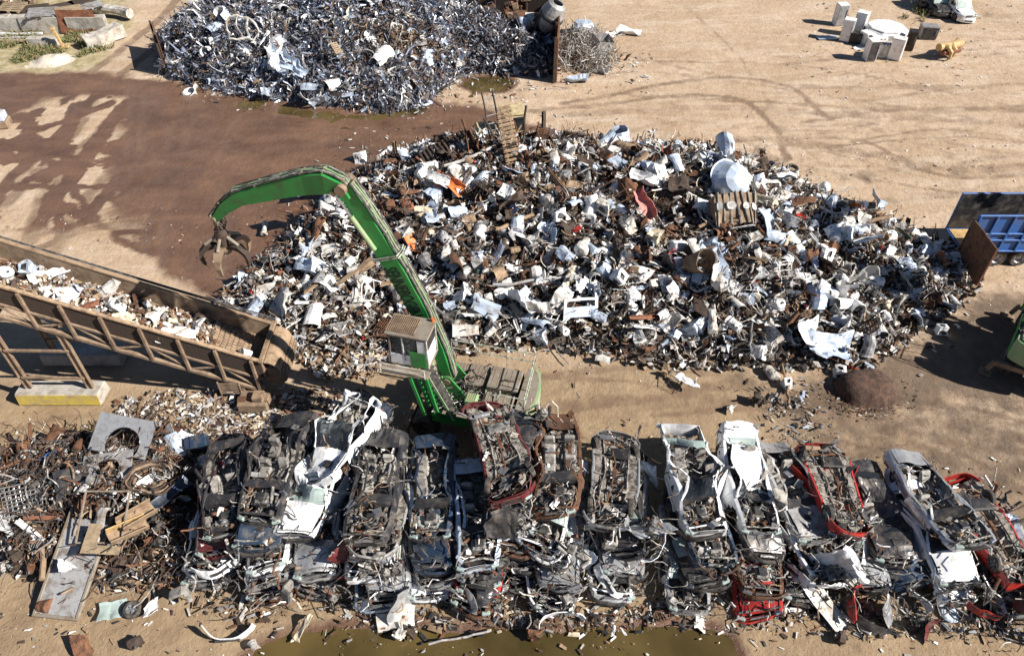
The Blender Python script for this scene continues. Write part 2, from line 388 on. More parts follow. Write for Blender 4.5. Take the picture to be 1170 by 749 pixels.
POND = [(296, 734), (330, 722), (380, 714), (450, 712), (520, 716), (600, 714), (680, 714), (760, 712), (812, 714), (838, 728), (848, 745), (850, 800), (260, 800), (280, 752)]
PUDDLES = {'pond': POND, 'amber': [(528, 96), (536, 88), (560, 86), (584, 88), (588, 96), (575, 104), (545, 105)],
           'streak': [(250, 112), (300, 112), (360, 124), (440, 126), (480, 118), (500, 124), (450, 136), (380, 140), (320, 132), (270, 124)]}
def make_ground():
    xs = np.concatenate([[-600, -350, -220, -150, -110, -80], np.arange(-62, -34, .45), np.arange(-34, 30, .17), np.arange(30, 62, .45), [80, 110, 150, 220, 350, 600]])
    ys = np.concatenate([[-200, -100, -50, -20, -5, 4], np.arange(8, 46, .17), np.arange(46, 78, .3), [80, 84, 90, 100, 115, 140, 180, 260, 400, 700]])
    X, Y = np.meshgrid(xs, ys, indexing='ij'); sh = X.shape; x, y = X.ravel(), Y.ravel()
    wx = x + .8 * n2(x, y, 1, .5) + .35 * n2(x, y, 2, 1.7) + .12 * n2(x, y, 23, 5); wy = y + 1.1 * n2(x, y, 3, .5) + .4 * n2(x, y, 4, 1.7) + .12 * n2(x, y, 24, 5)
    z = -.03 + .025 * n2(x, y, 5, .35) + .018 * n2(x, y, 6, 1.3) + .01 * n2(x, y, 25, 3.1)
    wet = smooth(-1.0, 1.2, sdist(GG([(-300, 78), (0, 81), (100, 84), (190, 86), (250, 100), (300, 118), (440, 118), (520, 112), (560, 122), (640, 150), (700, 175), (640, 240), (400, 240), (300, 310), (262, 348), (200, 320), (150, 300), (130, 262), (0, 262), (-300, 262)]), wx, wy))
    A = smooth(-1.0, 1.5, sdist(GG([(-200, 150), (0, 146), (40, 118), (90, 104), (140, 112), (138, 150), (125, 190), (135, 240), (180, 330), (0, 330), (-200, 330)]), wx, wy))
    dry = smooth(-.02, .07, n2(x, y, 8, .32) * .6 + n2(x, y, 9, .9) * .42 + n2(x, y, 26, 2.6) * .14 + n2(x, y, 28, 6) * .07 + .2) * A
    low = smooth(-1.5, 3, sdist(GG([(-200, 225), (60, 222), (190, 250), (190, 320), (150, 350), (-200, 350)]), wx, wy)); dry = np.maximum(dry, low * .75 * smooth(-.5, .3, n2(x, y, 10, .5)))
    lines = np.zeros_like(x)
    for a_, b_, w_ in (((-20, 240), (115, 105), .5), ((20, 285), (142, 118), .6), ((55, 300), (150, 190), .45), ((-60, 213), (150, 214), .22), ((-40, 180), (120, 122), .4), ((0, 160), (70, 190), .3), ((30, 150), (110, 250), .3), ((80, 120), (60, 330), .35), ((0, 262), (180, 262), .25), ((60, 228), (190, 300), .35)): lines = np.maximum(lines, smooth(w_ * 1.25, w_ * .75, ldist(GG([a_, b_]), wx * .5 + x * .5, wy * .5 + y * .5)))
    dry = dry * (1 - .95 * lines)
    wet = wet * (1 - dry)
    # ruts of wheels
    tr = np.zeros_like(x)
    T = [([(640, 118), (700, 108), (760, 96), (830, 88), (900, 98), (940, 130)], .3, .8), ([(590, 128), (680, 120), (760, 110), (840, 112), (880, 140), (900, 180)], .3, .6),
         ([(100, 84), (140, 55), (180, 22), (200, 0), (215, -30)], .45, .9), ([(138, 84), (180, 52), (225, 14), (240, -10)], .45, .9), ([(700, 60), (860, 92), (1000, 100), (1170, 96), (1300, 96)], .35, .35),
         ([(640, 132), (820, 122), (980, 132), (1170, 142), (1300, 145)], .5, .35), ([(780, 5), (840, 60), (900, 150), (960, 200)], .25, .3), ([(620, 300), (800, 250), (1170, 215)], .5, .3),
         ([(900, 160), (1010, 178), (1100, 192), (1170, 190)], .6, .4), ([(600, 470), (740, 455), (860, 440), (1000, 470), (1170, 500)], .35, .5), ([(600, 430), (720, 420), (840, 432), (960, 470), (1170, 560)], .3, .45),
         ([(1000, 470), (1080, 500), (1170, 540)], .5, .4), ([(860, 450), (960, 480), (1080, 560), (1170, 640)], .35, .4),
         ([(0, 235), (60, 180), (112, 108)], .55, 1.0), ([(30, 275), (62, 205), (135, 128)], .55, 1.0), ([(-60, 212), (60, 214), (160, 212)], .3, .8), ([(60, 290), (80, 250), (130, 190)], .5, .9), ([(-40, 260), (30, 195), (80, 150)], .3, .8), ([(0, 300), (100, 262), (190, 250)], .4, .7),
         ([(0, 495), (60, 478), (110, 470)], .25, .4)]
    gr = np.random.default_rng(4)
    for k in range(26):
        x0 = gr.uniform(560, 1000); y0 = gr.uniform(60, 170); T.append(([(x0, y0), (x0 + gr.uniform(100, 200), y0 + gr.uniform(-25, 20)), (x0 + gr.uniform(250, 420), y0 + gr.uniform(-30, 50)), (x0 + gr.uniform(500, 700), y0 + gr.uniform(-20, 90))], gr.uniform(.14, .3), gr.uniform(.2, .5)))
    for k in range(10):
        x0 = gr.uniform(600, 900); y0 = gr.uniform(415, 480); T.append(([(x0, y0), (x0 + gr.uniform(100, 200), y0 + gr.uniform(-10, 20)), (x0 + gr.uniform(250, 420), y0 + gr.uniform(0, 90)), (x0 + gr.uniform(500, 700), y0 + gr.uniform(40, 190))], gr.uniform(.12, .25), gr.uniform(.2, .5)))
    for pts, w, a in T:
        c = curve(GG(pts)); tr = np.maximum(tr, min(1, a * 1.6) * smooth(w * 1.35, w * .5, ldist(c, wx * .18 + x * .82, wy * .18 + y * .82) ) * (.6 + .4 * smooth(-.4, .4, n2(x, y, 40, 1.2))))
    # curved ruts crossing the wet mud, kept as relief and a paler mud tone
    arcs = np.zeros_like(x)
    for k in (0, 1, 4, 5.2, 9):
        c = curve(GG([(150 + 14 * k, 96 + 4 * k), (142 + 12 * k + 4 * (k % 2), 170), (110 + 16 * k, 250), (60 + 22 * k, 345)])); arcs = np.maximum(arcs, smooth(.5, .1, ldist(c, wx * .35 + x * .65, wy * .35 + y * .65)) * (.35 + .65 * smooth(-.3, .4, n2(x, y, 41, .45))))
    for k in range(5):
        c = curve(GG([(560, 150 + 5 * k), (420, 145 + 12 * k), (300, 160 + 12 * k), (200, 140 + 18 * k), (120, 180 + 20 * k)])); arcs = np.maximum(arcs, .6 * smooth(.55, .1, ldist(c, wx * .35 + x * .65, wy * .35 + y * .65)) * smooth(-.3, .4, n2(x, y, 42, .4)))
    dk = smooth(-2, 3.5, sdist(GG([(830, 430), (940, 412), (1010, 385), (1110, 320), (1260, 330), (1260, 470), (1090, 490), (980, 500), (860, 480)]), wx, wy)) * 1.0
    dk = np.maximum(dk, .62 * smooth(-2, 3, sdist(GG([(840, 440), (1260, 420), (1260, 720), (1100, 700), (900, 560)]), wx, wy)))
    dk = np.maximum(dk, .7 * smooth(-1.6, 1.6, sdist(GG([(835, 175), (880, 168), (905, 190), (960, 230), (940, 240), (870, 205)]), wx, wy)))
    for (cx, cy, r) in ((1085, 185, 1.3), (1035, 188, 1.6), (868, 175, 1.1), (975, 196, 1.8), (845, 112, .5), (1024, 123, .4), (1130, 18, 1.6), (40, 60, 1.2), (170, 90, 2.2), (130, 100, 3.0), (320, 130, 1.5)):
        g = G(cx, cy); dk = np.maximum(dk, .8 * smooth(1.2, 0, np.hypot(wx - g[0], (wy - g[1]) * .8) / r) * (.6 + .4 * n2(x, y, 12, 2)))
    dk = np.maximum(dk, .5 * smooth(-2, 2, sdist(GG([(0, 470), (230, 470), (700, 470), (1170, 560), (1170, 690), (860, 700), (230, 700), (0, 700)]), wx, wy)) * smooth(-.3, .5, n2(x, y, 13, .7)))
    lane = smooth(-2.5, 2, sdist(GG([(-100, 420), (330, 440), (600, 400), (860, 420), (900, 500), (1260, 560), (1260, 900), (-100, 900)]), wx, wy))
    band = smooth(-1, 1, sdist(GG([(0, -40), (140, -40), (150, 20), (120, 70), (90, 84), (-100, 84), (-200, -40)]), wx, wy))
    for k, P_ in PUDDLES.items():
        d = sdist(GG(P_), x + .25 * n2(x, y, 14, 1.1) + .1 * n2(x, y, 27, 4), y + .25 * n2(x, y, 15, 1.1)); dep = {'pond': .09, 'amber': .07, 'streak': .035}[k]
        z = z - dep * smooth(-.25, .6, d); wet = np.maximum(wet, .85 * smooth(-.9, .1, d))
    z = z - .02 * tr * (1 - wet) - .02 * arcs * wet
    z = z + .03 * smooth(0, 3, sdist(GG([(0, 470), (1170, 560), (1170, 760), (0, 760)]), x, y)) * n2(x, y, 16, 2.2)
    far = smooth(0, 60, np.maximum(np.abs(x) - 62, y - 80)); z = z * (1 - far)
    V = np.stack([x, y, z], 1); ni, nj = sh; ids = np.arange(ni * nj).reshape(sh)
    Q = np.stack([ids[:-1, :-1], ids[1:, :-1], ids[1:, 1:], ids[:-1, 1:]], -1).reshape(-1, 4)
    m = bpy.data.materials.new('yard_dirt'); m.use_nodes = True; t = m.node_tree; N = t.nodes; L = t.links; b = N['Principled BSDF']
    tc = N.new('ShaderNodeTexCoord'); at = N.new('ShaderNodeAttribute'); at.attribute_name = 'mask'; a2 = N.new('ShaderNodeAttribute'); a2.attribute_name = 'mask_b'
    sp = N.new('ShaderNodeSeparateColor'); L.new(at.outputs['Color'], sp.inputs[0]); s2 = N.new('ShaderNodeSeparateColor'); L.new(a2.outputs['Color'], s2.inputs[0])
    def nz(sc, det=8, ro=.65, d=0.0, st=None):
        n = N.new('ShaderNodeTexNoise'); n.inputs['Scale'].default_value = sc; n.inputs['Detail'].default_value = det; n.inputs['Roughness'].default_value = ro; n.inputs['Distortion'].default_value = d
        if st:
            mp = N.new('ShaderNodeMapping'); mp.inputs['Scale'].default_value = st[0]; mp.inputs['Rotation'].default_value = (0, 0, st[1]); L.new(tc.outputs['Object'], mp.inputs[0]); L.new(mp.outputs[0], n.inputs['Vector'])
        else: L.new(tc.outputs['Object'], n.inputs['Vector'])
        return n.outputs['Fac']
    def ramp(f, p0, c0, p1, c1):
        r = N.new('ShaderNodeValToRGB'); r.color_ramp.elements[0].position = p0; r.color_ramp.elements[1].position = p1
        r.color_ramp.elements[0].color = (*c0, 1) if len(c0) == 3 else c0; r.color_ramp.elements[1].color = (*c1, 1) if len(c1) == 3 else c1; L.new(f, r.inputs[0]); return r.outputs[0]
    def mix(f, a, b_, mode='MIX'):
        x_ = N.new('ShaderNodeMix'); x_.data_type = 'RGBA'; x_.blend_type = mode
        if isinstance(f, float): x_.inputs[0].default_value = f
        else: L.new(f, x_.inputs[0])
        for i, q in ((6, a), (7, b_)):
            if isinstance(q, tuple): x_.inputs[i].default_value = (*q, 1)
            else: L.new(q, x_.inputs[i])
        return x_.outputs[2]
    def mth(op, a, b_):
        q = N.new('ShaderNodeMath'); q.operation = op
        for i, v in ((0, a), (1, b_)):
            if isinstance(v, (int, float)): q.inputs[i].default_value = v
            else: L.new(v, q.inputs[i])
        q.use_clamp = False; return q.outputs[0]
    one, zero = (1, 1, 1), (0, 0, 0)
    tanc = ramp(nz(.16, 9), .36, (.42, .298, .188), .66, (.575, .435, .305))
    tanc = mix(ramp(nz(.9, 9, .7), .45, zero, .75, one), tanc, (.39, .275, .185))
    tanc = mix(ramp(nz(.22, 8, .6, .6, ((1, 3.6, 1), .12)), .47, zero, .7, (.65, .65, .65)), tanc, (.62, .51, .40))
    tanc = mix(ramp(nz(.5, 8, .62, .4, ((1, 5, 1), -.1)), .55, zero, .78, (.5, .5, .5)), tanc, (.34, .24, .16))
    olive = ramp(nz(.45, 9), .35, (.27, .185, .11), .7, (.42, .31, .19))
    olive = mix(ramp(nz(1.6, 9, .7), .52, zero, .74, one), olive, (.20, .14, .09))
    bandc = ramp(nz(1.1, 8), .4, (.30, .25, .12), .6, (.50, .42, .27))
    def brk(m_, sc, amt, lo, hi, st=None):
        return ramp(mth('ADD', m_, mth('MULTIPLY', mth('SUBTRACT', nz(sc, 9, .68, .3, st), .5), amt)), lo, zero, hi, one)
    WET = brk(sp.outputs[0], 1.1, .7, .28, .78); DK = brk(s2.outputs[1], .9, 1.5, .25, .75); TR = brk(sp.outputs[1], 1.6, 1.2, .22, .8)
    c = mix(sp.outputs[2], tanc, olive); c = mix(s2.outputs[0], c, bandc)
    vo = N.new('ShaderNodeTexVoronoi'); vo.feature = 'DISTANCE_TO_EDGE'; vo.inputs['Scale'].default_value = 2.1
    wv = N.new('ShaderNodeTexNoise'); wv.inputs['Scale'].default_value = 2; L.new(tc.outputs['Object'], wv.inputs['Vector']); vm = N.new('ShaderNodeVectorMath'); vm.operation = 'MULTIPLY_ADD'; vm.inputs[1].default_value = (.5, .5, .5)
    L.new(wv.outputs['Color'], vm.inputs[0]); L.new(tc.outputs['Object'], vm.inputs[2]); L.new(vm.outputs[0], vo.inputs['Vector'])
    crk = ramp(vo.outputs['Distance'], .0, one, .035, zero); crk = mix(ramp(nz(.25, 4), .5, zero, .68, (.45, .45, .45)), zero, crk)
    c = mix(crk, c, (.21, .145, .095))
    c = mix(mth('MULTIPLY', TR, .75), c, (.175, .11, .07))
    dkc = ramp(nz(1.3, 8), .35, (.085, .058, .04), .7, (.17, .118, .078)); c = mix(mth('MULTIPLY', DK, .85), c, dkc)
    wetc = ramp(nz(.3, 8, .6, .5, ((1, 2, 1), .5)),   .3, (.11, .060, .038), .72, (.22, .125, .078)); wetc = mix(ramp(nz(.13, 4), .5, zero, .75, (.6, .6, .6)), wetc, (.075, .052, .042))
    wetc = mix(mth('MULTIPLY', s2.outputs[2], .35), wetc, (.20, .135, .095))
    c = mix(WET, c, wetc)
    spk = N.new('ShaderNodeTexVoronoi'); spk.inputs['Scale'].default_value = 3.7; L.new(tc.outputs['Object'], spk.inputs['Vector'])
    c = mix(mix(ramp(nz(.5, 3), .5, zero, .6, one), zero, ramp(spk.outputs['Distance'], .04, (.6, .6, .6), .07, zero)), c, (.5, .46, .4))
    grn = ramp(nz(3.2, 10, .8), .34, (.87, .86, .85), .66, (1.08, 1.08, 1.08)); c = mix(mth('SUBTRACT', 1.0, mth('MULTIPLY', sp.outputs[0], .7)), c, mix(1.0, c, grn, 'MULTIPLY'))
    L.new(c, b.inputs['Base Color'])
    ro = N.new('ShaderNodeMapRange'); ro.inputs[3].default_value = .95; ro.inputs[4].default_value = .22; L.new(mth('MULTIPLY', WET, ramp(nz(.4, 6), .35, (.55, .55, .55), .7, one)), ro.inputs[0]); L.new(ro.outputs[0], b.inputs['Roughness'])
    bp = N.new('ShaderNodeBump'); bp.inputs['Distance'].default_value = .14; bp.inputs['Strength'].default_value = .6
    L.new(mth('ADD', nz(2.2, 7, .6), mth('ADD', mth('MULTIPLY', nz(9, 5, .7), .35), mth('MULTIPLY', crk, -.3))), bp.inputs['Height']); L.new(bp.outputs[0], b.inputs['Normal'])
    o = bulk('ground', V, Q, [m], None, True); tag(o, kind='structure')
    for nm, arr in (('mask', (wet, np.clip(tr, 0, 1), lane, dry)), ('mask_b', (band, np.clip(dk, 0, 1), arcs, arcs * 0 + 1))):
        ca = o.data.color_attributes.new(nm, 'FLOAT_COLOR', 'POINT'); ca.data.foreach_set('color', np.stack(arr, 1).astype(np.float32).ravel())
    for nm, P_, lv in (('water', POND, -.07), ('water', PUDDLES['amber'], -.058), ('water', PUDDLES['streak'], -.054)):
        q = np.array(GG(P_)); lo, hi = q.min(0) - .8, q.max(0) + .8
        w = MB(); w.add((np.array([(lo[0], lo[1], lv), (hi[0], lo[1], lv), (hi[0], hi[1], lv), (lo[0], hi[1], lv)]), [(0, 1, 2, 3)]), M['water'])
        tag(w.build(nm), kind='structure')
make_ground()

# ------------------------------------------------------------------ heap forms
class Heap:
    def __init__(s, poly, slope, ctrl, seed, rough=.75, lump=1.0):
        s.poly = poly; s.slope = slope; s.ctrl = np.array(ctrl, float); s.seed = seed; s.rough = rough; s.lump = lump
        P = np.array(poly); s.lo = P.min(0) - .5; s.hi = P.max(0) + .5
    def h(s, x, y):
        x = np.asarray(x, float); y = np.asarray(y, float)
        d = sdist(s.poly, x + .7 * n2(x, y, s.seed, .5), y + .7 * n2(x, y, s.seed + 1, .5)); num = 0; den = 0
        for cx, cy, hh in s.ctrl:
            w = 1 / (((x - cx) ** 2 + (y - cy) ** 2) + 2) ** 1.6; num = num + w * hh; den = den + w
        cap = num / den * (1 + .2 * s.lump * n2(x, y, s.seed + 2, .35) + .16 * n2(x, y, s.seed + 3, .8))
        r = np.clip(d, 0, None) * s.slope; q = cap * (1 - np.exp(-r / np.maximum(cap, .05)))
        return np.where(d > 0, q + s.rough * .5 * n2(x, y, s.seed + 4, 1.7) * smooth(0, 1.5, d) , -.05)
    def hz(s, x, y): return float(s.h(np.array([x]), np.array([y]))[0])
    def base(s, name, m, step=.22, parent=None):
        xs = np.arange(s.lo[0], s.hi[0], step); ys = np.arange(s.lo[1], s.hi[1], step); X, Y = np.meshgrid(xs, ys, indexing='ij'); x, y = X.ravel(), Y.ravel()
        z = s.h(x, y) + .12 * n2(x, y, 77, 4) * (sdist(s.poly, x, y) > .3) - .1
        ids = np.arange(len(x)).reshape(X.shape); Q = np.stack([ids[:-1, :-1], ids[1:, :-1], ids[1:, 1:], ids[:-1, 1:]], -1).reshape(-1, 4)
        Q = Q[(z[Q] > -.12).any(1)]
        V = np.stack([x, y, z], 1); us, inv = np.unique(Q, return_inverse=True)
        return bulk(name, V[us], inv.reshape(-1, 4), [m], None)
    def sample(s, n, rg, mind=0.0, bias=None):
        out = []
        while len(out) < n:
            x = rg.uniform(s.lo[0], s.hi[0], 4000); y = rg.uniform(s.lo[1], s.hi[1], 4000); d = sdist(s.poly, x, y); k = d > mind
            if bias is not None: k &= rg.random(4000) < bias(x, y)
            out += list(zip(x[k], y[k]))
        return np.array(out[:n])
def randrot(n, rg):
    q = rg.normal(size=(n, 4)); q /= np.linalg.norm(q, axis=1, keepdims=True); w, x, y, z = q.T
    return np.stack([1 - 2 * (y * y + z * z), 2 * (x * y - z * w), 2 * (x * z + y * w), 2 * (x * y + z * w), 1 - 2 * (x * x + z * z), 2 * (y * z - x * w), 2 * (x * z - y * w), 2 * (y * z + x * w), 1 - 2 * (x * x + y * y)], 1).reshape(n, 3, 3)
_UB = box(1, 1, 1); _UBV = _UB[0]; _UBF = np.array(_UB[1])
def bits(name, C, S, rg, mats, wts, flat=None, skew=.35):
    """many small loose offcuts as one mesh: skewed slabs, sticks and flakes; C centres, S sizes (n,3)"""
    n = len(C); Rm = randrot(n, rg)
    if flat is not None:
        A = rg.uniform(0, 6.28, n); c, s_ = np.cos(A), np.sin(A); z = np.zeros(n); o = np.ones(n)
        Rf = np.stack([c, -s_, z, s_, c, z, z, z, o], 1).reshape(n, 3, 3); Rm = np.where(flat[:, None, None], Rf, Rm)
    U = _UBV[None] * (1 + skew * rg.uniform(-1, 1, (n, 8, 1))) + skew * .25 * rg.uniform(-1, 1, (n, 8, 3)); V = np.einsum('nij,nkj->nki', Rm, U * S[:, None, :]) + C[:, None, :]
    Q = (_UBF[None] + (np.arange(n) * 8)[:, None, None]).reshape(-1, 4); mi = np.repeat(rg.choice(len(mats), n, p=np.array(wts) / sum(wts)), 6)
    return bulk(name, V.reshape(-1, 3), Q, mats, mi)
def ribbons(name, C, D, Lg, W, rg, mats, wts, seg=4, curl=1.2, mi=None):
    """many bent metal strips as one mesh"""
    n = len(C); P = C.copy(); d = D / (np.linalg.norm(D, axis=1, keepdims=True) + 1e-9); ax = rg.normal(size=(n, 3)); ax /= np.linalg.norm(ax, axis=1, keepdims=True)
    w = np.cross(d, rg.normal(size=(n, 3))); w /= np.linalg.norm(w, axis=1, keepdims=True); rows = []; k = curl * rg.uniform(-1, 1, n)
    for i in range(seg + 1):
        rows.append(P - w * W[:, None] / 2); rows.append(P + w * W[:, None] / 2); P = P + d * (Lg / seg)[:, None]
        d = d + np.cross(ax, d) * k[:, None] + .25 * rg.normal(size=(n, 3)); d /= np.linalg.norm(d, axis=1, keepdims=True); w = w - d * (w * d).sum(1, keepdims=True); w /= (np.linalg.norm(w, axis=1, keepdims=True) + 1e-9)
    V = np.stack(rows, 1); m = 2 * (seg + 1); base = (np.arange(n) * m)[:, None, None]
    q = np.array([[2 * i, 2 * i + 1, 2 * i + 3, 2 * i + 2] for i in range(seg)])[None]; Q = (base + q).reshape(-1, 4)
    if mi is None: mi = rg.choice(len(mats), n, p=np.array(wts) / sum(wts))
    return bulk(name, V.reshape(-1, 3), Q, mats, np.repeat(mi, seg))

# ------------------------------------------------------------------ loose scrap: one prototype of each kind, shape and colour
def pc_tank(c, sd):
    g = np.random.default_rng(sd); r = g.uniform(.2, .3); L = g.uniform(.8, 1.35); mb = MB()
    pr = [(0, -L / 2), (r * .8, -L / 2), (r, -L / 2 + .05)] + [(r, -L / 2 + .05 + (L - .1) * i / 6) for i in range(1, 6)] + [(r, L / 2 - .05), (r * .8, L / 2), (0, L / 2)]
    V, F = lathe(pr, 16, 'x'); mb.add((crump(V, sd, .11, 2.4), F), M[c]); mb.add(cyl((L / 2 - .02, .05, .05), (L / 2 + .08, .06, .06), .03, n=6), M['rust']); mb.add(cyl((-L / 2 + .02, -.06, .0), (-L / 2 - .05, -.06, 0), .06, n=8), M['dark']); return mb
def pc_box(c, sd):
    g = np.random.default_rng(sd); S = (g.uniform(.5, .65), g.uniform(.5, .65), g.uniform(.6, .95)); mb = MB()
    V, F = sgbox(*S, n=(4, 4, 4)); F = [f for f in F if not (V[list(f)][:, 2].min() > S[2] / 2 - 1e-3 and sd % 2 and np.abs(V[list(f)][:, :2].mean(0)).max() < S[0] * .3)]
    mb.add((crump(V, sd, .17, 2.1), F), M[c]); V2, F2 = sgbox(S[0] * .86, S[1] * .86, S[2] * .86, n=(2, 2, 2)); mb.add((crump(V2, sd, .17, 2.1), F2), M['dark'])
    V3, F3 = cyl((0, -S[1] / 2 - .03, -.05), (0, -S[1] / 2 + .06, -.05), S[0] * .32, n=14); mb.add((crump(V3, sd, .17, 2.1), F3), M['dark' if sd % 3 else 'grey']); return mb
def pc_sheet(c, sd):
    g = np.random.default_rng(sd); a, b = g.uniform(.6, 1.3), g.uniform(.4, .8); k = g.uniform(-1.4, 1.4)
    V, F = grid(9, 7, lambda u, v: ((u - .5) * a, (v - .5) * b, .35 * k * (v - .5) ** 2 * b + .12 * math.copysign(1, k) * max(0, u - .7))); V = crump(V, sd, .27, 1.9)
    mb = MB(); mb.add(thick((V, F), .018), M[c]); return mb
def pc_torn(c, sd):
    g = np.random.default_rng(sd); a, b = g.uniform(.7, 1.3), g.uniform(.5, .9); n, m = 12, 9; hole = g.random((n, m)) < .07
    V, F = grid(n, m, lambda u, v: ((u - .5) * a, (v - .5) * b, .16 * math.sin(u * g.uniform(3.8, 4.2)) + .1 * abs(math.sin(v * 7 + sd))))
    e = np.abs(V[:, :2] / [a, b]).max(1) > .44; V[e, :2] *= g.uniform(.55, 1.12, (e.sum(), 1)); F = [f for i, f in enumerate(F) if not hole.ravel()[i]]; mb = MB(); mb.add(thick((crump(V, sd, .24, 2.2), F), .016), M[c]); return mb
def pc_drum(c, sd):
    g = np.random.default_rng(sd); r = g.uniform(.2, .3); L = g.uniform(.4, .7); mb = MB()
    V, F = lathe([(0, -L / 2), (r, -L / 2), (r * 1.04, -L * .16), (r, -L * .12), (r, L * .12), (r * 1.04, L * .16), (r, L / 2), (r * .93, L / 2), (r * .9, -L * .4), (0, -L * .4)], 16, 'x')
    n_in = len(V) - 32; mb.add((crump(V, sd, .06, 2.6), [f for f in F if max(f) < 16 * 8]), M[c]); mb.add((crump(V, sd, .06, 2.6), [f for f in F if max(f) >= 16 * 8]), M['dark']); return mb
def pc_pipe(c, sd):
    g = np.random.default_rng(sd); L = g.uniform(1.0, 2.4); P = jit([(-L / 2, 0, 0), (L * .1, g.uniform(-.2, .2), g.uniform(-.1, .2)), (L / 2, g.uniform(-.3, .3), 0)], 3, .03); mb = MB(); mb.add(tube(P, g.uniform(.03, .07), 8), M[c]); return mb
def pc_beam(c, sd):
    g = np.random.default_rng(sd); L = g.uniform(1.0, 2.2); w = g.uniform(.08, .16); mb = MB(); t = .015
    for s in (-1, 1): mb.add(sub(L, w, t, (0, 0, s * w * .5), sd), M[c])
    V, F = sgbox(L, t, w - t - .004, n=(6, 1, 1)); mb.add((crump(V, sd, .12, .8), F), M[c]); return mb
def sub(L, w, t, c, sd): V, F = sgbox(L, w, t, n=(6, 1, 1)); return crump(V + np.array(c), sd, .12, .8), F
def pc_frame(c, sd):
    g = np.random.default_rng(sd); a, b = g.uniform(.5, 1.2), g.uniform(.4, .7); mb = MB(); K = [(-a / 2, -b / 2, 0), (a / 2, -b / 2, 0), (a / 2, b / 2, 0), (-a / 2, b / 2, 0)]; r = g.uniform(.015, .03)
    for i in range(4): P = jit([K[i], K[(i + 1) % 4]], 4, .02); P[-1] = np.array(K[(i + 1) % 4], float); mb.add(tube(P, r, 5), M[c], lambda V: crump(V, sd, .15, 1.2))
    for k in range(g.integers(1, 5)): x = a * (k / 4 - .4); mb.add(tube([(x, -b / 2, 0), (x + .05, 0, .03), (x, b / 2, 0)], r * .7, 5), M[c], lambda V: crump(V, sd, .15, 1.2))
    return mb
def pc_grate(c, sd):
    g = np.random.default_rng(sd); a, b = g.uniform(.7, 1.2), g.uniform(.45, .7); mb = MB(); n = 12; f = lambda V: crump(V, sd, .14, 1.1)
    for i in range(n + 1): x = a * (i / n - .5); mb.add(sgbox(.02, b, .03, n=(1, 4, 1)), M[c], lambda V: f(V + np.array([x, 0, 0])))
    for s in (-1, 0, 1): mb.add(sgbox(a, .03, .035, n=(6, 1, 1)), M[c], lambda V: f(V + np.array([0, s * b / 2, .003])))
    return mb
def pc_coil(c, sd):
    g = np.random.default_rng(sd); mb = MB()
    for k in range(4):
        r = g.uniform(.18, .4); t0 = g.uniform(0, 6); P = [(r * math.cos(a + t0) + g.normal(0, .02), r * math.sin(a + t0) * .8 + g.normal(0, .02), .05 * a / 3 + g.normal(0, .03)) for a in np.linspace(0, 5 + g.uniform(0, 2.5), 14)]
        mb.add(tube(P, g.uniform(.012, .022), 4), M[c], lambda V: crump(V, sd + k, .1, 1.6))
    return mb
def pc_tyre(c, sd):
    mb = MB(); V, F = lathe([(.20, -.08), (.29, -.1), (.325, -.06), (.33, 0), (.325, .06), (.29, .1), (.20, .08), (.19, 0), (.20, -.08)], 20); mb.add((V, F), M['rubber']); return mb
def pc_tube_channel(c, sd):
    g = np.random.default_rng(sd); L = g.uniform(.6, 1.3); w = g.uniform(.2, .35); k = g.uniform(.5, 1.6)
    V, F = grid(8, 6, lambda u, v: ((u - .5) * L, w * math.sin((v - .5) * 2.6 * k), w * math.cos((v - .5) * 2.6 * k))); mb = MB(); mb.add(thick((crump(V, sd, .13, 1.6), F), .015), M[c]); return mb
def pc_block(c, sd):
    g = np.random.default_rng(sd); V, F = sgbox(g.uniform(.3, .5), g.uniform(.25, .4), g.uniform(.2, .4), n=(3, 3, 3)); mb = MB(); mb.add((crump(V, sd, .12, 2.6), F), M[c])
    for k in range(4): p = g.normal(0, .12, 3); mb.add(cyl(p, p + g.normal(0, .2, 3), .03 + .04 * g.random(), n=7), M[c if k % 2 else 'engine']); 
    return mb
def pc_slats(c, sd):
    g = np.random.default_rng(sd); mb = MB(); a = g.uniform(.8, 1.1)
    for k in range(6): mb.add(sgbox(a, .09, .02, n=(4, 1, 1)), M[c], lambda V: crump(V + np.array([0, (k - 2.5) * .14, 0]), sd, .05, 1))
    for s in (-1, 0, 1): mb.add(sgbox(.08, .85, .07, n=(1, 4, 1)), M[c], lambda V: crump(V + np.array([s * a * .42, 0, -.048]), sd, .05, 1))
    return mb
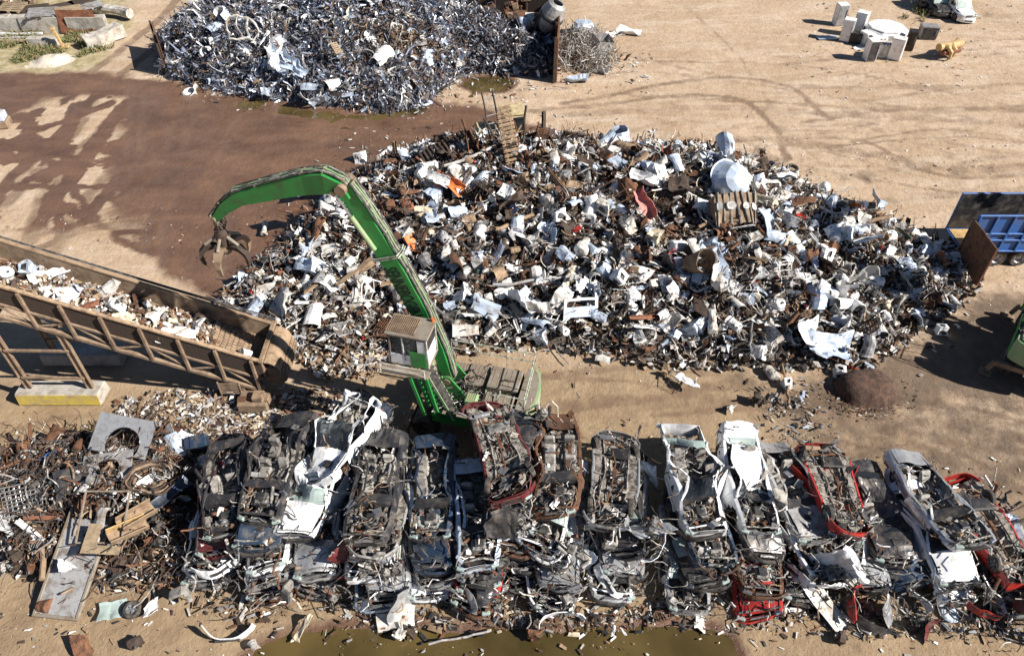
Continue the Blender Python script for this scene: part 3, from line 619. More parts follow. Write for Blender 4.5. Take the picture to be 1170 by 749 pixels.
KINDS = { # name: (builder, category, words, [(colour key, colour word, weight)])
 'water_heater': (pc_tank, 'tank', 'dented {} water heater tank', [('white', 'white', 8), ('offwhite', 'grimy white', 6), ('paleblue', 'pale blue-grey', 5), ('cream', 'cream', 2), ('rust', 'rusty', 3), ('rustred', 'orange-brown', 1), ('grey', 'grey', 3)]),
 'crushed_appliance': (pc_box, 'appliance', 'crushed {} box-shaped appliance', [('white', 'white', 9), ('offwhite', 'grimy white', 6), ('paleblue', 'pale blue-grey', 5), ('grey', 'grey', 2), ('cream', 'cream', 1)]),
 'bent_sheet': (pc_sheet, 'metal sheet', 'crumpled {} metal sheet', [('white', 'white', 8), ('offwhite', 'grimy white', 6), ('paleblue', 'pale blue-grey', 5), ('grey', 'grey', 4), ('rust', 'rusty', 4), ('brown', 'dark brown', 4), ('tan', 'tan', 3), ('blue', 'blue', 1), ('teal', 'dark green', .5), ('red', 'red', 1), ('orange', 'orange', 1)]),
 'torn_sheet': (pc_torn, 'metal panel', 'torn {} metal sheet', [('white', 'white', 7), ('offwhite', 'grimy white', 6), ('paleblue', 'pale blue-grey', 4), ('grey', 'grey', 4), ('steel', 'bare steel', 3), ('rust', 'rusty', 4), ('brown', 'dark brown', 5), ('tan', 'tan', 2)]),
 'open_drum': (pc_drum, 'drum', 'open-ended {} metal drum', [('white', 'white', 6), ('offwhite', 'grimy white', 5), ('grey', 'grey', 4), ('rust', 'rusty', 4), ('tan', 'tan', 2), ('steel', 'bare steel', 2)]),
 'bent_pipe': (pc_pipe, 'pipe', 'long bent {} pipe', [('rust', 'rusty', 5), ('grey', 'grey', 4), ('tan', 'tan', 4), ('brown', 'dark brown', 3), ('offwhite', 'off-white', 3), ('rustred', 'red-brown', 1)]),
 'steel_girder': (pc_beam, 'beam', 'twisted {} channel beam', [('rust', 'rusty', 5), ('brown', 'dark brown', 5), ('tan', 'tan', 4), ('grey', 'grey', 2), ('white', 'white', 2), ('rustred', 'red-brown', 1)]),
 'tube_frame': (pc_frame, 'frame', 'bent {} tubular frame', [('offwhite', 'off-white', 5), ('grey', 'grey', 4), ('rust', 'rusty', 4), ('brown', 'dark brown', 3), ('white', 'white', 4)]),
 'metal_grate': (pc_grate, 'grate', 'warped {} barred grate', [('brown', 'dark brown', 4), ('rust', 'rusty', 3), ('grey', 'grey', 2)]),
 'wire_coil': (pc_coil, 'wire', 'loose coil of {} wire', [('offwhite', 'pale', 4), ('tan', 'tan', 4), ('rust', 'rusty', 3), ('grey', 'grey', 3)]),
 'curved_panel': (pc_tube_channel, 'metal panel', 'curled {} metal panel', [('white', 'white', 7), ('offwhite', 'grimy white', 5), ('paleblue', 'pale blue-grey', 4), ('grey', 'grey', 3), ('tan', 'tan', 3), ('rust', 'rusty', 3), ('brown', 'dark brown', 3)]),
 'machine_part': (pc_block, 'machine part', 'lumpy {} motor casing', [('engine', 'greasy grey', 4), ('rust', 'rusty', 4), ('brown', 'dark brown', 4), ('offwhite', 'off-white', 3), ('tan', 'tan', 2)]),
 'old_tyre': (pc_tyre, 'tyre', 'worn {} tyre', [('rubber', 'black', 1)]),
}
_proto = {}
def place_piece(kind, ck, cw, variant, loc, eul, sc, label, group):
    key = (kind, ck, variant)
    if key not in _proto:
        sd = (hash_int(kind) + variant * 131 + 5); mb = KINDS[kind][0](ck, sd); o = bpy.data.objects.new(kind, mb.mesh(kind)); _proto[key] = o.data
    o = bpy.data.objects.new(kind, _proto[key]); COL.objects.link(o)
    o.location = loc; o.rotation_euler = eul; o.scale = (sc, sc, sc); return tag(o, label, KINDS[kind][1], group)
def hash_int(s): return sum((i + 1) * ord(c) for i, c in enumerate(s)) * 7 % 9973
LIGHT = ('white', 'offwhite', 'paleblue', 'cream')
def pick(kind, g, colours=None, pale=.5):
    cs = KINDS[kind][3] if colours is None else [c for c in KINDS[kind][3] if c[0] in colours] or KINDS[kind][3]
    w = np.array([c[2] * ((pale if c[0] in LIGHT else 1 - pale)) for c in cs], float) + 1e-6; i = g.choice(len(cs), p=w / w.sum()); return cs[i][0], cs[i][1]
def scatter(heap, n, weights, where, g, nvar=4, bias=None, mind=.1, size=(.75, 1.2), sink=.05, zmax=.25, minsep=.35, colours=None, group='scrap pieces on the big heap', palef=None):
    ks = list(weights); w = np.array([weights[k] for k in ks], float); w /= w.sum(); cnt = {k: 0 for k in ks}; pts = heap.sample(n * 3, g, mind, bias); kept = []; cell = {}
    for p in pts:
        if len(kept) >= n: break
        c = (int(p[0] // minsep), int(p[1] // minsep))
        if any(np.hypot(*(q - p)) < minsep for i in (-1, 0, 1) for j in (-1, 0, 1) for q in cell.get((c[0] + i, c[1] + j), [])): continue
        cell.setdefault(c, []).append(p); kept.append(p)
    kept = np.array(kept); z = heap.h(kept[:, 0], kept[:, 1])
    for (x, y), hz in zip(kept, z):
        k = ks[g.choice(len(ks), p=w)]; ck, cw = pick(k, g, colours, .5 if palef is None else palef(x, y, hz)); sc = size[0] + (size[1] - size[0]) * g.random() ** 1.3; e = g.uniform(-math.pi, math.pi, 3)
        if k in ('bent_sheet', 'tube_frame', 'metal_grate', 'wire_coil', 'old_tyre', 'curved_panel'): e[0] = g.normal(0, .6); e[1] = g.normal(0, .6)
        if k in ('bent_pipe', 'steel_girder', 'water_heater', 'open_drum'): e[1] = g.normal(0, .4)
        loc = (x, y, hz + sink + g.uniform(0, zmax)); ar, = (where(x, y, hz),)
        sz = 'small ' if sc < size[0] + .12 * (size[1] - size[0]) else ('large ' if sc > size[1] - .18 * (size[1] - size[0]) else '')
        place_piece(k, ck, cw, int(g.integers(nvar)), loc, tuple(e), sc, sz + KINDS[k][2].format(cw) + ' ' + ar, f'{cw} {KINDS[k][1]} pieces ' + ar if False else group)
        cnt[k] += 1
    return cnt

MAIN = Heap(GG([(258, 345), (300, 388), (345, 405), (400, 418), (440, 410), (520, 398), (600, 392), (660, 396), (700, 405), (740, 412), (850, 416), (930, 415), (985, 414), (1012, 396), (1030, 380), (1080, 352), (1108, 330)]) +
            [(25, 31.5), (22.5, 34), (19.5, 36.5), (16, 40), (12, 42.5), (5, 43.5), (-2, 43.8), (-6, 42.6), (-9.2, 40.2), (-11.6, 36), (-13.2, 32), (-14.2, 29.5)], .95,
            [(-1.5, 39, 6.0), (1.5, 38.5, 4.6), (3.5, 39, 4.0), (8, 37, 3.7), (11, 36, 4.6), (15.5, 34, 2.8), (19, 32, 1.8), (22.5, 31.2, 1.0), (-5, 38.5, 3.3), (-9, 36, 2.0), (-12, 31, 1.0), (-12.5, 28.5, .7), (-8, 27, .5), (-5, 26, .5), (-8, 31, 1.9), (-3, 31, 2.9), (0, 28, 1.7), (4, 33, 3.2), (7, 28, 2.2), (11, 30, 2.9), (12, 26, 1.6), (16, 28, 1.5), (19, 28, 1.0), (-3, 27.5, .8)], 200)
MAIN.base('scrap_fines', M['heapbase'])['kind'] = 'stuff'
gm = np.random.default_rng(21)
pts = MAIN.sample(15000, gm, -.5); hz = MAIN.h(pts[:, 0], pts[:, 1]); C = np.column_stack([pts, np.maximum(hz, 0) + gm.uniform(-.08, .22, len(pts))])
S = np.column_stack([gm.uniform(.08, .42, len(pts)), gm.uniform(.04, .26, len(pts)), gm.uniform(.01, .12, len(pts))])
SC = [M[k] for k in ('white', 'offwhite', 'paleblue', 'grey', 'steel', 'rust', 'brown', 'tan', 'dark', 'red', 'blue', 'cream')]
tag(bits('loose_scrap', C, S, gm, SC, [6, 8, 3, 6, 3, 9, 14, 8, 12, .4, .4, 1.5]), kind='stuff')
pts = MAIN.sample(11000, gm, 0); hz = MAIN.h(pts[:, 0], pts[:, 1]); C = np.column_stack([pts, hz + gm.uniform(0, .25, len(pts))])
tag(ribbons('scrap_strips', C, gm.normal(size=(len(pts), 3)) * [1, 1, .35], gm.uniform(.3, 1.3, len(pts)), gm.uniform(.015, .085, len(pts)), gm, [M[k] for k in ('offwhite', 'grey', 'brown', 'tan', 'rust', 'dark')], [4, 4, 4, 3, 3, 3], seg=5, curl=.5), kind='stuff')
MARKS = [((300, 250), 'on the heap\'s left tip'), ((300, 340), 'beside the conveyor\'s open end'), ((400, 330), 'on the heap\'s left flank'), ((390, 395), 'on the litter before the crane cab'),
         ((420, 200), 'beside the crane boom\'s elbow'), ((490, 250), 'just right of the crane boom'), ((530, 330), 'on the slope behind the crane cab'), ((570, 390), 'at the heap foot beside the crane'),
         ((500, 175), 'near the rusty track on the crest'), ((575, 170), 'below the ladder on the crest'), ((650, 190), 'on the crest right of the ladder'), ((740, 190), 'on the heap\'s middle crest'),
         ((620, 270), 'high on the heap\'s middle slope'), ((720, 270), 'in the middle of the big heap'), ((640, 350), 'low on the heap\'s middle slope'), ((720, 370), 'at the heap\'s bottom middle edge'),
         ((830, 210), 'beside the big white tub'), ((840, 260), 'around the big engine casing'), ((820, 330), 'on the slope below the engine casing'), ((840, 395), 'at the heap\'s edge facing the lane'),
         ((920, 240), 'on the right arm\'s back edge'), ((930, 310), 'on the heap\'s right arm'), ((940, 390), 'near the brown mound of fines'), ((1010, 280), 'behind the heap\'s right tip'),
         ((1060, 310), 'at the heap\'s tip facing the blue truck'), ((1010, 350), 'on the right tip\'s shaded front')]
def where_main(x, y, z):
    px, py = proj((x, y, z)); return min(MARKS, key=lambda m: (m[0][0] - px) ** 2 + 1.6 * (m[0][1] - py) ** 2)[1]
def visible_bias(x, y): return np.where(y > 41, .35, 1.0) * np.where((x < -3.5) & (x > -10) & (y < 27.5), .3, 1.0)
def pale_main(x, y, z):
    px, py = proj((x, y, z)); v = .61 + .3 * float(n2(np.array([x]), np.array([y]), 88, .33)[0]) + .3 * float(n2(np.array([x]), np.array([y]), 89, .9)[0])
    v += .16 * (py > 330) - .2 * (py < 300) * (px > 440) * (px < 800) + .1 * (px > 850) + .08 * (px < 420); return min(.93, max(.08, v))
scatter(MAIN, 1750, {'water_heater': 9, 'crushed_appliance': 12, 'bent_sheet': 10, 'torn_sheet': 15, 'open_drum': 6, 'bent_pipe': 9, 'steel_girder': 12, 'tube_frame': 9, 'metal_grate': 5, 'wire_coil': 8, 'curved_panel': 16, 'machine_part': 12, 'old_tyre': 1}, where_main, gm, bias=visible_bias, minsep=.36, size=(.5, 1.25), palef=pale_main)
scatter(MAIN, 75, {'bent_sheet': 6, 'curved_panel': 6, 'steel_girder': 9, 'bent_pipe': 7, 'tube_frame': 5, 'metal_grate': 3, 'machine_part': 3}, where_main, gm, bias=visible_bias, minsep=1.2, size=(1.4, 2.2), palef=lambda x, y, z: .35, sink=.15)

# ------------------------------------------------------------------ crushed cars
PAINT = {'white': 'carwhite', 'silver': 'silver', 'black': 'charcoal', 'red': 'red', 'maroon': 'maroon', 'navy': 'navy', 'blue': 'blue', 'rust': 'rust', 'green': 'teal', 'grey': 'grey', 'pale': 'paleblue'}
def car(col, t, sd, label, loc, yaw=0., pitch=0., roll=0., flip=False, hood=True, glass=True, doors=True, wheels=(1, 1, 1, 1), roofon=True, trunk=True, bump=True, suv=False, amp=.13, group='crushed cars stacked in columns', guts=26, boot_open=False):
    """front of the car looks towards -y; t = height left after crushing"""
    amp = amp * 1.5; g = np.random.default_rng(sd); paint = M[PAINT[col]]; L2 = g.uniform(2.0, 2.2); W = g.uniform(.80, .87); zt = 1.62 if suv else 1.38
    bend = g.uniform(-.12, .12); sag = g.uniform(-.25, .15); lean = g.uniform(-.3, .3); kk = min(1.0, .35 + t / 1.5); twst = g.normal(0, .07) if amp > 0 else 0
    def zf(z): return np.where(z < .9, z * kk, .9 * kk + (z - .9) * max(.05, (t - .9 * kk) / (zt - .9)))
    def D(V):
        V = np.array(V, float); y = V[:, 1]; z = V[:, 2].copy(); up = smooth(.7, 1.4, z)
        dz = vn(V, sd, 1.1) * amp * (.6 + .9 * up)[:, None] + np.abs(vn(V, sd + 3, 3.1)) * (amp * .26) * (.4 + up)[:, None]
        V[:, 2] = zf(z) * (1 + min(.22, amp * 2) * noise3(V * [.9, .7, 0] + 9, sd + 50)) + sag * (y / 2.1) ** 2 * .7 * (amp > 0)
        V[:, 0] += (bend * (y / 2.1) ** 2 * 2 + lean * up * .6) * (amp > 0); V[:, 2] += V[:, 0] * twst * y
        return V + dz
    def Dp(p): return D(np.array([p], float))[0]
    def rig(VF, c):                       # solid lumps ride along without bending
        V, F = VF; return V + (Dp(c) - np.array(c)), F
    root = thing('crushed_car', label, 'car', loc, group=group, eul=(pitch, roll + (math.pi if flip else 0), yaw))
    hz_ = t * 1.0
    def put(mb, nm, par=root, smooth_=False):
        V = np.concatenate(mb.V); base = (V.min(0) + V.max(0)) / 2
        o = bpy.data.objects.new(nm, None); bpy.data.objects.remove(o)
        me = mb.mesh(nm, smooth_); o = bpy.data.objects.new(nm, me); COL.objects.link(o)
        off = np.array([0, 0, -hz_]) if flip else np.zeros(3)
        if par is root: c = base + off; o.location = c; me.vertices.foreach_set('co', (V + off - c).ravel()); o['c'] = [float(q) for q in c]
        else: pc = np.array(par['c']); c = base + off; o.location = c - pc; me.vertices.foreach_set('co', (V + off - c).ravel()); o['c'] = [float(q) for q in c]
        me.update(); o.parent = par; return o
    def wid(y): return W * (1 - .13 * abs(y / L2) ** 5 - .05 * max(0, -y / L2) ** 2)
    def belt(y): return .74 + .16 * smooth(-L2 * .7, -L2 * .2, np.array(y)) - .06 * smooth(L2 * .6, L2, np.array(y))
    # sides
    ny = 34; ys = np.linspace(-L2, L2, ny + 1); body = MB(); dr = {}
    for s in (-1, 1):
        rows = []
        for y in ys:
            b = float(belt(y)); w = wid(y)
            rows.append([(s * w * .96, y, .2), (s * w * 1.0, y, .34), (s * w * 1.03, y, .52), (s * w * 1.0, y, b * .86), (s * w * .95, y, b * .97), (s * w * .84, y, b * 1.02)])
        V = np.array(rows).reshape(-1, 3); k = 6; FB, FD = [], {0: [], 1: []}
        for i in range(ny):
            ym = (ys[i] + ys[i + 1]) / 2
            for j in range(k - 1):
                f = [i * k + j, (i + 1) * k + j, (i + 1) * k + j + 1, i * k + j + 1]; f = f if s > 0 else f[::-1]; zc = V[f][:, 2].mean()
                if any(math.hypot(ym - a, zc - .3) < .36 for a in (-1.32, 1.3)): continue
                di = 0 if -.78 < ym < .18 else (1 if .18 <= ym < .98 else None)
                if doors and di is not None and 0 < j < 4: FD[di].append(f)
                else: FB.append(f)
        body.add((D(V), FB), paint)
        for di in (0, 1):
            if doors and FD[di] and g.random() < .8:
                us = sorted(set(q for f in FD[di] for q in f)); mp = {a: i for i, a in enumerate(us)}; v = V[us].copy(); hinge = v[:, 1].min(); o = 0
                if g.random() < .3: a = g.uniform(.1, .6); rr = v[:, 1] - hinge; v[:, 0] += s * rr * math.sin(a)
                dm = MB(); dm.add(thick((D(v) + np.array([s * .012, 0, 0]), [tuple(mp[q] for q in f) for f in FD[di]]), .03 * s if False else .025), paint); dr[(s, di)] = put(dm, 'door')
                ym = v[:, 1].max() - .1; hd = MB(); hd.add(rig(cbox(.03, .16, .03, (s * (wid(ym) + .03), ym, .68)), (s * (wid(ym)), ym, .68)), M['dark']); put(hd, 'handle', dr[(s, di)])
    # inner structure, sills, front and rear panels
    V, F = grid(8, 4, lambda u, v: (wid(-L2) * (u - .5) * 2 * .96, -L2 - .03 * (1 - (2 * u - 1) ** 2), .22 + .5 * v)); body.add((D(V), F), paint if bump else M['engine'])
    V, F = grid(8, 5, lambda u, v: (-wid(L2) * (u - .5) * 2 * .97, L2 + .03 * (1 - (2 * u - 1) ** 2), .22 + .62 * v)); body.add((D(V), F), paint)
    for s in (-1, 1):
        for y0 in (-1.32, 1.3):
            P = [(s * .72, y0 + .4 * math.cos(a), .3 + .4 * math.sin(a)) for a in np.linspace(0, math.pi, 9)]
            V, F = grid(8, 1, lambda u, v: (s * (.5 + .3 * v), y0 + .37 * math.cos(u * math.pi), .3 + .37 * math.sin(u * math.pi))); body.add((D(V), F), M['under'])
    rim = [(s, a) for s in (-1, 1) for a in (0,)]
    zr = zt - .02; xr = .56 if not suv else .62
    for s in (-1, 1):
        A = [(s * .72, -1.0, .86), (s * .66, -.7, 1.1), (s * xr, -.35, zr)]; B_ = [(s * .78, .2, .86), (s * .7, .2, 1.1), (s * (xr + .03), .22, zr)]; C_ = [(s * .74, 1.45 + .3 * suv, .9), (s * .66, 1.3 + .3 * suv, 1.12), (s * xr, 1.1 + .4 * suv, zr - .02)]
        for P in (A, B_, C_): body.add((D(tube(jit(P, 3, .008), .045, 6)[0]), tube(jit(P, 3, 0), .045, 6)[1]), paint)
        P = [(s * xr, -.35, zr), (s * (xr + .03), .3, zr + .02), (s * xr, 1.1 + .4 * suv, zr - .02)]; V, F = tube(jit(P, 4, 0), .04, 6); body.add((D(V), F), paint)
        P = [(s * .80, -.9, .25), (s * .81, .2, .24), (s * .80, 1.0, .25)]; V, F = tube(jit(P, 4, 0), .06, 6); body.add((D(V), F), paint)
        P = [(s * .5, -L2 + .1, .5), (s * .5, -1.4, .5), (s * .55, -.9, .55)]; V, F = tube(jit(P, 3, .01), .05, 6); body.add((D(V), F), M['engine'])
    put(body, 'body')
    # floor pan and running gear
    fl = MB(); V, F = grid(10, 26, lambda u, v: ((u - .5) * 1.5, -L2 * .5 + v * L2 * 1.45, .21 + (.13 if abs(u - .5) < .12 else 0) + .02 * math.sin(v * 60) * (abs(u - .5) > .15) + (.12 if v > .8 and abs(u - .4) < .3 else 0)))
    fl.add((D(V), F), M['under'])
    for y in (-.6, .1, .8): V, F = tube(jit([(-.75, y, .17), (.75, y, .17)], 6, 0), .035, 4); fl.add((D(V), F), M['under'])
    for s in (-1, 1): V, F = tube(jit([(s * .45, -1.2, .17), (s * .4, 0, .15), (s * .45, 1.6, .19)], 5, .01), .04, 4); fl.add((D(V), F), M['under'])
    put(fl, 'floor_pan')
    ex = MB(); V, F = tube(jit([(.15, -1.3, .3), (.1, -.8, .12), (.05, .4, .1), (.1, 1.0, .12)], 5, .02), .032, 7); ex.add((D(V), F), M['rust'])
    c = (.3, 1.65, .13); ex.add(rig(lathe_at([(0, -.3), (.1, -.29), (.115, 0), (.1, .29), (0, .3)], c), c), M['tan' if g.random() < .5 else 'steel'])
    c = (.03, .1, .1); ex.add(rig(cbox(.14, .4, .1, c), c), M['rust']); put(ex, 'exhaust')
    c = (-.1, .95, .16); tk = MB(); tk.add(rig(cbox(.85, .5, .16, c, b=.05), c), M['dark' if g.random() < .6 else 'engine']); put(tk, 'fuel_tank')
    for y in (-1.32, 1.3):
        ax = MB()
        V, F = tube(jit([(-.72, y, .26), (-.3, y + .05, .2), (.3, y + .05, .2), (.72, y, .26)], 3, .01), .045, 7); ax.add((D(V), F), M['rust' if y > 0 else 'engine'])
        for s in (-1, 1):
            c = (s * .7, y, .28); ax.add(rig(cyl((s * .66, y, .28), (s * .72, y, .28), .14, n=12), c), M['rust']); c = (s * .55, y + .06, .4); ax.add(rig(cyl((s * .55, y, .25), (s * .5, y, .62), .05, n=7), c), M['engine'])
            V, F = bar((s * .3, y + .25, .2), (s * .68, y, .25), .07, .04); ax.add((D(V), F), M['rust'])
        put(ax, 'axle')
    # engine bay
    en = MB(); c0 = (0, -1.45, .5)
    en.add(rig(cbox(.5, .42, .42, (.05, -1.42, .5), b=.05), c0), M['engine']); en.add(rig(cbox(.34, .3, .1, (.05, -1.4, .76), b=.04), c0), M['dark'])
    en.add(rig(cyl((-.35, -1.5, .45), (-.15, -1.5, .45), .14, n=12), c0), M['engine']); en.add(rig(cyl((.3, -1.62, .4), (.3, -1.5, .4), .1, n=12), c0), M['steel'])
    for k in range(14):
        p = np.array([g.uniform(-.6, .6), g.uniform(-1.95, -1.0), g.uniform(.35, .72)]); s_ = g.uniform(.06, .22, 3); en.add(rig(cbox(*s_, c=p, m=rot(*g.normal(0, .4, 3))), p), M[g.choice(['engine', 'dark', 'steel', 'rust', 'offwhite', 'engine', 'tan'])])
    for k in range(8):
        p = np.array([g.uniform(-.6, .6), g.uniform(-1.95, -1.0), g.uniform(.4, .75)]); q = p + g.normal(0, .15, 3); en.add(rig(cyl(p, q, g.uniform(.03, .08), n=8), p), M[g.choice(['engine', 'dark', 'steel', 'rust'])])
    V, F = sgbox(1.1, .06, .38, n=(6, 1, 3)); en.add((D(V + np.array([0, -L2 + .22, .5])), F), M['dark']); V, F = tube(jit([(-.68, -L2 + .15, .74), (.68, -L2 + .15, .74)], 6, .01), .035, 5); en.add((D(V), F), paint if g.random() < .5 else M['engine'])
    put(en, 'engine')
    if hood:
        V, F = grid(10, 9, lambda u, v: ((u - .5) * 1.36 * (1 - .12 * (1 - v)), -L2 + .06 + v * (L2 - 1.02), .76 + .14 * v - .10 * (2 * u - 1) ** 2 * .5 - .08 * (1 - v) ** 3)); V = D(V); V += np.array([0, 0, .02]); k = g.uniform(.0, .25)
        V[:, 2] += k * np.maximum(0, .5 - np.abs(np.linspace(0, 1, 10)[None, :].repeat(11, 0).ravel() - .5)) * .8
        mb = MB(); mb.add(thick((V, F), .02), paint); put(mb, 'hood', smooth_=False)
    if trunk:
        y0 = 1.5 if not suv else 1.75; V, F = grid(8, 5, lambda u, v: ((u - .5) * 1.3, y0 + v * (L2 - y0), .93 - .04 * v - .04 * (2 * u - 1) ** 2)); mb = MB(); mb.add(thick((D(V), F), .02), paint); put(mb, 'trunk_lid')
    if roofon:
        y1 = 1.1 + .4 * suv; V, F = grid(9, 11, lambda u, v: ((u - .5) * 2 * xr, -.36 + v * (y1 + .36), zr + .06 * (1 - (2 * u - 1) ** 2) * (1 - (2 * v - 1) ** 2))); V = D(V); V[:, 2] -= .18 * np.clip(noise3(V * 1.3 + 3, sd + 9), 0, 1) * .6
        mb = MB(); mb.add(thick((V, F), .02), paint); put(mb, 'roof')
    if glass:
        V, F = grid(8, 5, lambda u, v: ((u - .5) * 2 * (.66 - .12 * v), -.98 + .6 * v, .88 + (zr - .9) * v + .02 * math.sin(u * 3.14))); mb = MB(); mb.add((D(V) + [0, -.01, .015], F), M['cglass' if g.random() < .6 else 'glass']); put(mb, 'windscreen')
        V, F = grid(8, 4, lambda u, v: ((u - .5) * 2 * (.64 - .1 * v), 1.48 + .3 * suv - .36 * v, .92 + (zr - .95) * v)); mb = MB(); mb.add((D(V) + [0, .01, .015], F), M['cglass' if g.random() < .5 else 'glass']); put(mb, 'rear_window')
    for s in (-1, 1):
        for y in (-.15, .75):
            if g.random() < .75: mb = MB(); c = (s * .36, y, .55); mb.add(rig(cbox(.46, .46, .18, (s * .36, y, .42), b=.06), c), M['seat']); mb.add(rig(cbox(.44, .16, .5, (s * .36, y + .26, .68), m=rot(g.uniform(-.5, .3), 0, 0), b=.06), c), M['seat']); put(mb, 'seat')
    mb = MB(); V, F = sgbox(1.3, .35, .25, n=(6, 2, 2)); mb.add((D(V + [0, -.82, .78]), F), M['dark']); mb.add(rig(tube([(.36 + .17 * math.cos(a), -.58, .84 + .17 * math.sin(a)) for a in np.linspace(0, 6.28, 13)], .015, 5), (.36, -.6, .85)), M['dark']); put(mb, 'dashboard')
    if bump:
        for e, nm in ((-1, 'front_bumper'), (1, 'rear_bumper')):
            if g.random() < (.85 if e < 0 else .6):
                V, F = grid(14, 5, lambda u, v: ((u - .5) * 2 * (W + .02), e * (L2 + .13 - .42 * abs(2 * u - 1) ** 3.2 + .035 * math.sin(v * 3.1)), .2 + .33 * v)); 
                dx, dz, tw = g.normal(0, .06), g.normal(-.02, .07), g.normal(0, .09); V = D(V); V[:, 2] += dz + tw * V[:, 0]; V[:, 0] += dx
                mb = MB(); mb.add(thick((V, F), .03 * e if False else .03), paint if g.random() < .65 else M['charcoal']); o = put(mb, nm)
                if e < 0:
                    V, F = sgbox(.7, .03, .11, n=(4, 1, 1)); V = D(V + [0, -L2 - .155, .36]); V[:, 2] += dz + tw * V[:, 0]; V[:, 0] += dx; mb = MB(); mb.add((V, F), M['dark']); put(mb, 'air_intake', o)
    mb = MB(); V, F = sgbox(.62, .04, .14, n=(4, 1, 1)); mb.add((D(V + [0, -L2 - .035, .62]), F), M['dark'])
    for k in range(3): V, F = sgbox(.6, .02, .015, n=(4, 1, 1)); mb.add((D(V + [0, -L2 - .062, .58 + .045 * k]), F), M['steel'])
    put(mb, 'grille')
    for s in (-1, 1):
        if g.random() < .7:
            c = (s * .6, -L2 + .02, .62); mb = MB(); mb.add(rig(cbox(.3, .14, .14, c, m=rot(0, 0, s * .35), b=.03), c), M['chrome'] if g.random() < .4 else M['cglass']); put(mb, 'headlight')
        if g.random() < .6: c = (s * .66, L2 - .02, .68); mb = MB(); mb.add(rig(cbox(.2, .12, .16, c, b=.03), c), M['maroon']); put(mb, 'tail_light')
    for i, (s, y) in enumerate(((-1, -1.32), (1, -1.32), (-1, 1.3), (1, 1.3))):
        if not wheels[i]: continue
        c = (s * .74, y, .3); m_ = rot(g.normal(0, .1), g.normal(0, .12), g.normal(0, .25)); tf = lambda V: (V @ m_.T) + Dp(c)
        V, F = lathe([(.19, -.08), (.27, -.1), (.305, -.07), (.315, 0), (.305, .07), (.27, .1), (.19, .08), (.18, 0), (.19, -.08)], 20, 'x'); mb = MB(); mb.add((tf(V), F), M['rubber']); w = put(mb, 'wheel')
        V, F = lathe([(0, s * .03), (.06, s * .04), (.07, s * .01), (.16, s * .0), (.19, s * .07), (.19, -s * .07)], 20, 'x'); mb = MB(); mb.add((tf(V), F), M['rim' if g.random() < .6 else 'rust'])
        for k in range(5): a = k * 1.2566; mb.add((tf(bar((s * .035, .05 * math.cos(a), .05 * math.sin(a)), (s * .05, .18 * math.cos(a), .18 * math.sin(a)), .05, .02)[0]), _CBF), M['rim'])
        put(mb, 'rim', w)
    # hoses, looms and torn trim, one bunch for each end of the car and one for the cabin
    zone = {}
    for k in range(guts):
        e = g.choice([-1.5, -1.5, 0, 1.4]); zlo = .15 if flip else .5; p = np.array([g.uniform(-.7, .7), e + g.normal(0, .4), g.uniform(zlo, .85 if not flip else .35)]); P = [p]; d = g.normal(size=3) * [1, 1, .5]; d /= np.linalg.norm(d)
        for q in range(5): d = d + g.normal(0, .45, 3); d /= np.linalg.norm(d); P.append(P[-1] + d * g.uniform(.08, .2))
        V, F = tube(P, g.uniform(.008, .028), 5); zone.setdefault(int(np.sign(round(p[1] / 1.6))), MB()).add((D(V), F), M[g.choice(['wire', 'wire', 'engine', 'steel', 'offwhite', 'rust', 'tan'])])
    for k in range(guts // 2):
        p = np.array([g.uniform(-.75, .75), g.uniform(-L2, L2), g.uniform(.1, .3) if flip else g.uniform(.5, 1.0)]); s_ = g.uniform([.08, .1, .01], [.3, .4, .03]); zone.setdefault(int(np.sign(round(p[1] / 1.6))), MB()).add((D(sgbox(*s_, n=(2, 3, 1))[0] @ rot(*g.normal(0, .7, 3)).T + p), sgbox(1, 1, 1, n=(2, 3, 1))[1]), M[g.choice(['dark', 'engine', 'offwhite', 'steel', 'under', PAINT[col]])])
    for q in zone.values(): put(q, 'torn_wiring')
    return root
def lathe_at(pr, c, n=12):
    V, F = lathe(pr, n, 'x'); return V + np.array(c), F
